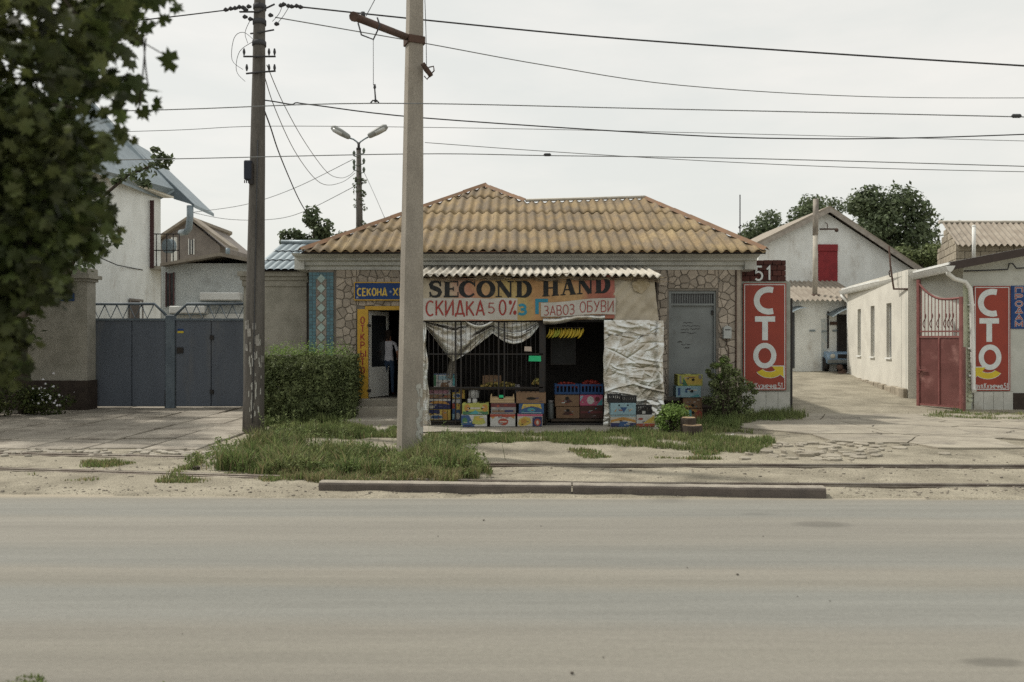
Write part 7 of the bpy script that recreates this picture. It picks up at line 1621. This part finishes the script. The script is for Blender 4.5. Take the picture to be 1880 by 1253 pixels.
grass('grass', 'grass strip before the shop pavement right of the pole', [(776,800),(850,797),(1000,800),(1200,790),(1225,782),(1300,785),(1385,795),(1418,812),(1405,828),(1330,832),(1200,822),(1000,812),(860,818),(780,812)], 20000, .05, .16, [M_grass, M_dry], thr=-.2, seed=3, dryf=.10)
grass('grass', 'grass strip before the hedge and steps left of the pole', [(478,792),(500,775),(530,782),(730,787),(735,803),(640,808),(540,808),(470,818)], 13000, .06, .22, [M_grass, M_dry], thr=-.08, seed=5, dryf=.08)
grass('weeds', 'tall weeds round the foot of the concrete pole', [(320,862),(400,840),(470,822),(520,812),(560,824),(640,832),(700,836),(790,822),(840,834),(905,866),(880,878),(760,878),(560,876),(430,868)], 24000, .05, .40, [M_grass, M_dry], wd=.007, thr=-.17, seed=7, dryf=.22, lean=.75)
grass('weeds', 'dry straw-coloured weeds along the track side of the pole', [(500,872),(700,868),(880,876),(860,888),(640,890),(520,884)], 7000, .05, .2, [M_dry, M_grass], wd=.005, seed=9, dryf=.45, lean=.7, thr=-.1)
grass('grass', 'sparse grass tufts in the dirt by the far rail', [(940,826),(1400,828),(1400,846),(940,842)], 2600, .03, .08, [M_grass, M_dry], thr=.22, seed=12, dryf=.3)
grass('weeds', 'dark weeds at the foot of the red sign and shrub', [(1290,790),(1300,765),(1390,762),(1470,762),(1488,768),(1450,776),(1380,776),(1340,792)], 6000, .08, .32, [M_grass], seed=14, thr=-.3)
grass('grass', 'thin weeds along the foot of the right-hand wall and red gate', [(1680,760),(1760,757),(1880,762),(1880,776),(1800,772),(1700,768)], 2400, .04, .14, [M_grass, M_dry], seed=15, thr=.02, dryf=.15)
grass('grass', 'sparse weeds between the left tram rails', [(120,850),(520,858),(560,884),(300,886),(60,876)], 2600, .03, .09, [M_grass, M_dry], thr=.18, seed=17, dryf=.35)
grass('grass', 'weeds along the foot of the weathered pole and hedge', [(478,796),(500,782),(640,782),(650,776),(500,774),(484,782)], 3000, .08, .3, [M_grass], seed=18)
grass('grass', 'short green weeds in the near corner of the road', [(-60,1300),(0,1240),(60,1240),(110,1300)], 420, .012, .05, [M_grass], seed=19)
grass('grass', 'small weed tuft at the near road edge', [(260,1300),(290,1254),(345,1254),(360,1300)], 110, .01, .035, [M_grass], seed=20)
# leafy weeds inside the pole island for body
wl = []
rr = random.Random(8)
for _ in range(900):
    px, py = rr.uniform(335, 900), rr.uniform(800, 880)
    if not inpoly(px, py, [(330,862),(400,838),(480,815),(520,800),(560,810),(640,815),(740,822),(800,818),(850,835),(900,868),(880,880),(700,880),(540,876),(430,868)]): continue
    x, y = X(px,GD(py)), GD(py); g_ = vn(x,y,1.6,31)
    if g_ < -.12 or (815 < py < 830 and 545 < px < 730): continue
    h = .05+.26*max(0, g_+.15)*rr.uniform(.5,1.4); wl.append(((x, y, h), rr.uniform(.05,.12)))
C, Nv = clumps(wl, [26]*len(wl), .2); tag(link_mesh('weeds', leaf_mesh('weeds', C, Nv, .042*RNG.uniform(.4,1.5,len(C)), M_grass)), 'leafy low weeds around the concrete pole foot', kind='stuff')
q = MB()                                                    # tall seeded stalks
for _ in range(70):
    px, py = rr.choice([(rr.gauss(640,30), rr.gauss(830,12)), (rr.gauss(510,20), rr.gauss(812,10)), (rr.gauss(590,40), rr.gauss(850,12)), (rr.gauss(820,30), rr.gauss(848,10))]); d = GD(py); b_ = Vector((X(px,d), d, 0)); h = rr.uniform(.3,.62); tp_ = b_+Vector((rr.uniform(-.1,.1), rr.uniform(-.1,.1), h)); md_ = b_.lerp(tp_,.55)+Vector((rr.uniform(-.03,.03),0,0))
    q.tube([b_, md_, tp_], [.005,.004,.002], 4)
    for k in range(12):
        c = md_.lerp(tp_, rr.random()); a_ = rr.uniform(0,6.3); l_ = rr.uniform(.03,.08); e_ = c+Vector((math.cos(a_)*l_, math.sin(a_)*l_, l_*.5)); sd = Vector((-math.sin(a_), math.cos(a_), 0))*.010; q.poly([c, c.lerp(e_,.5)+sd, e_, c.lerp(e_,.5)-sd])
q.build('weeds', M_grass, label='tall leafy weed stalks left of the concrete pole', kind='stuff')
# pebbles, litter
q = MB()
for i in range(2200):
    x = random.uniform(-11, 10.5); y = random.choice([random.gauss(10.6,.3), random.uniform(11.2,16.5), random.gauss(12.0,.4), random.gauss(10.3,.12)])
    if x < -5.3 and y > 14.4: y = random.uniform(10.4, 14.3)
    r = random.choice([.006,.007,.009,.011,.015,.02]); z = gz(x,y); q.sphere((x,y,z+r*.25), r*random.uniform(.8,1.5), r, r*.6, 5, 3)
q.build('gravel', mat('mixed_gravel', (.30,.27,.225), (.22,.195,.16), scale=14, island=.4), label='scattered pebbles in the roadside dirt', kind='stuff')
M_lit = flat('white_litter', (.50,.49,.46))
for (px, py, r, lb) in ((520,868,.06,'white crumpled litter at the edge of the weeds left of the kerb'),(1330,807,.05,'white lump of litter in the grass below the stump'),(1345,800,.03,'tiny white scrap in the grass right of the stump'),(360,862,.05,'dark clod lying in the weeds edge at left')):
    q = MB(); d = GD(py); q.sphere((X(px,d), d, gz(X(px,d),d)+r*.4), r*1.3, r, r*.7, 7, 5)
    for i, v in enumerate(q.v): q.v[i] = tuple(Vector(v)+Vector((1,1,.5))*(r*.25*vn(v[0]*20, v[2]*20, 1, 3)))
    q.build('litter', M_lit if 'dark' not in lb else M_dk_plinth, label=lb, cat='litter', org=(X(px,d),d,0))
q = MB()
for i in range(16):
    x, y = random.uniform(-6.5, 6.5), random.choice([random.uniform(4.7, 6.4), random.uniform(4.7, 9.8)]); r = random.choice([.004,.005,.006,.009]); q.sphere((x,y,r*.3), r*random.uniform(.8,1.6), r, r*.7, 6, 4)
q.build('gravel', M_dk_plinth, label='few dark specks and pebbles lying on the road', kind='stuff')
# flat stones / clods beside the left rail
pr = []
for k in range(3): q = MB(); q.prism([(.10*random.uniform(.6,1)*math.cos(a*.9), .07*random.uniform(.6,1)*math.sin(a*.9), .035) for a in range(7)], (0,0,-.05)); pr.append(q.mesh('track_stone', M_conc, bevel=.01))
tsr = tag(bpy.data.objects.new('track_stones', None), kind='structure'); COL.objects.link(tsr); tsr.name = 'track_bed'
for i in range(110):
    px = random.uniform(-20, 440); py = random.gauss(833-(440-px)*.004, 3.2); d = GD(py); o = link_mesh('track_stone', random.choice(pr), tsr, (X(px,d), d, gz(X(px,d),d)+.0), random.uniform(0,6)); s = random.uniform(.5,1.3); o.scale = (s,s,1)
bpy.context.view_layer.update()
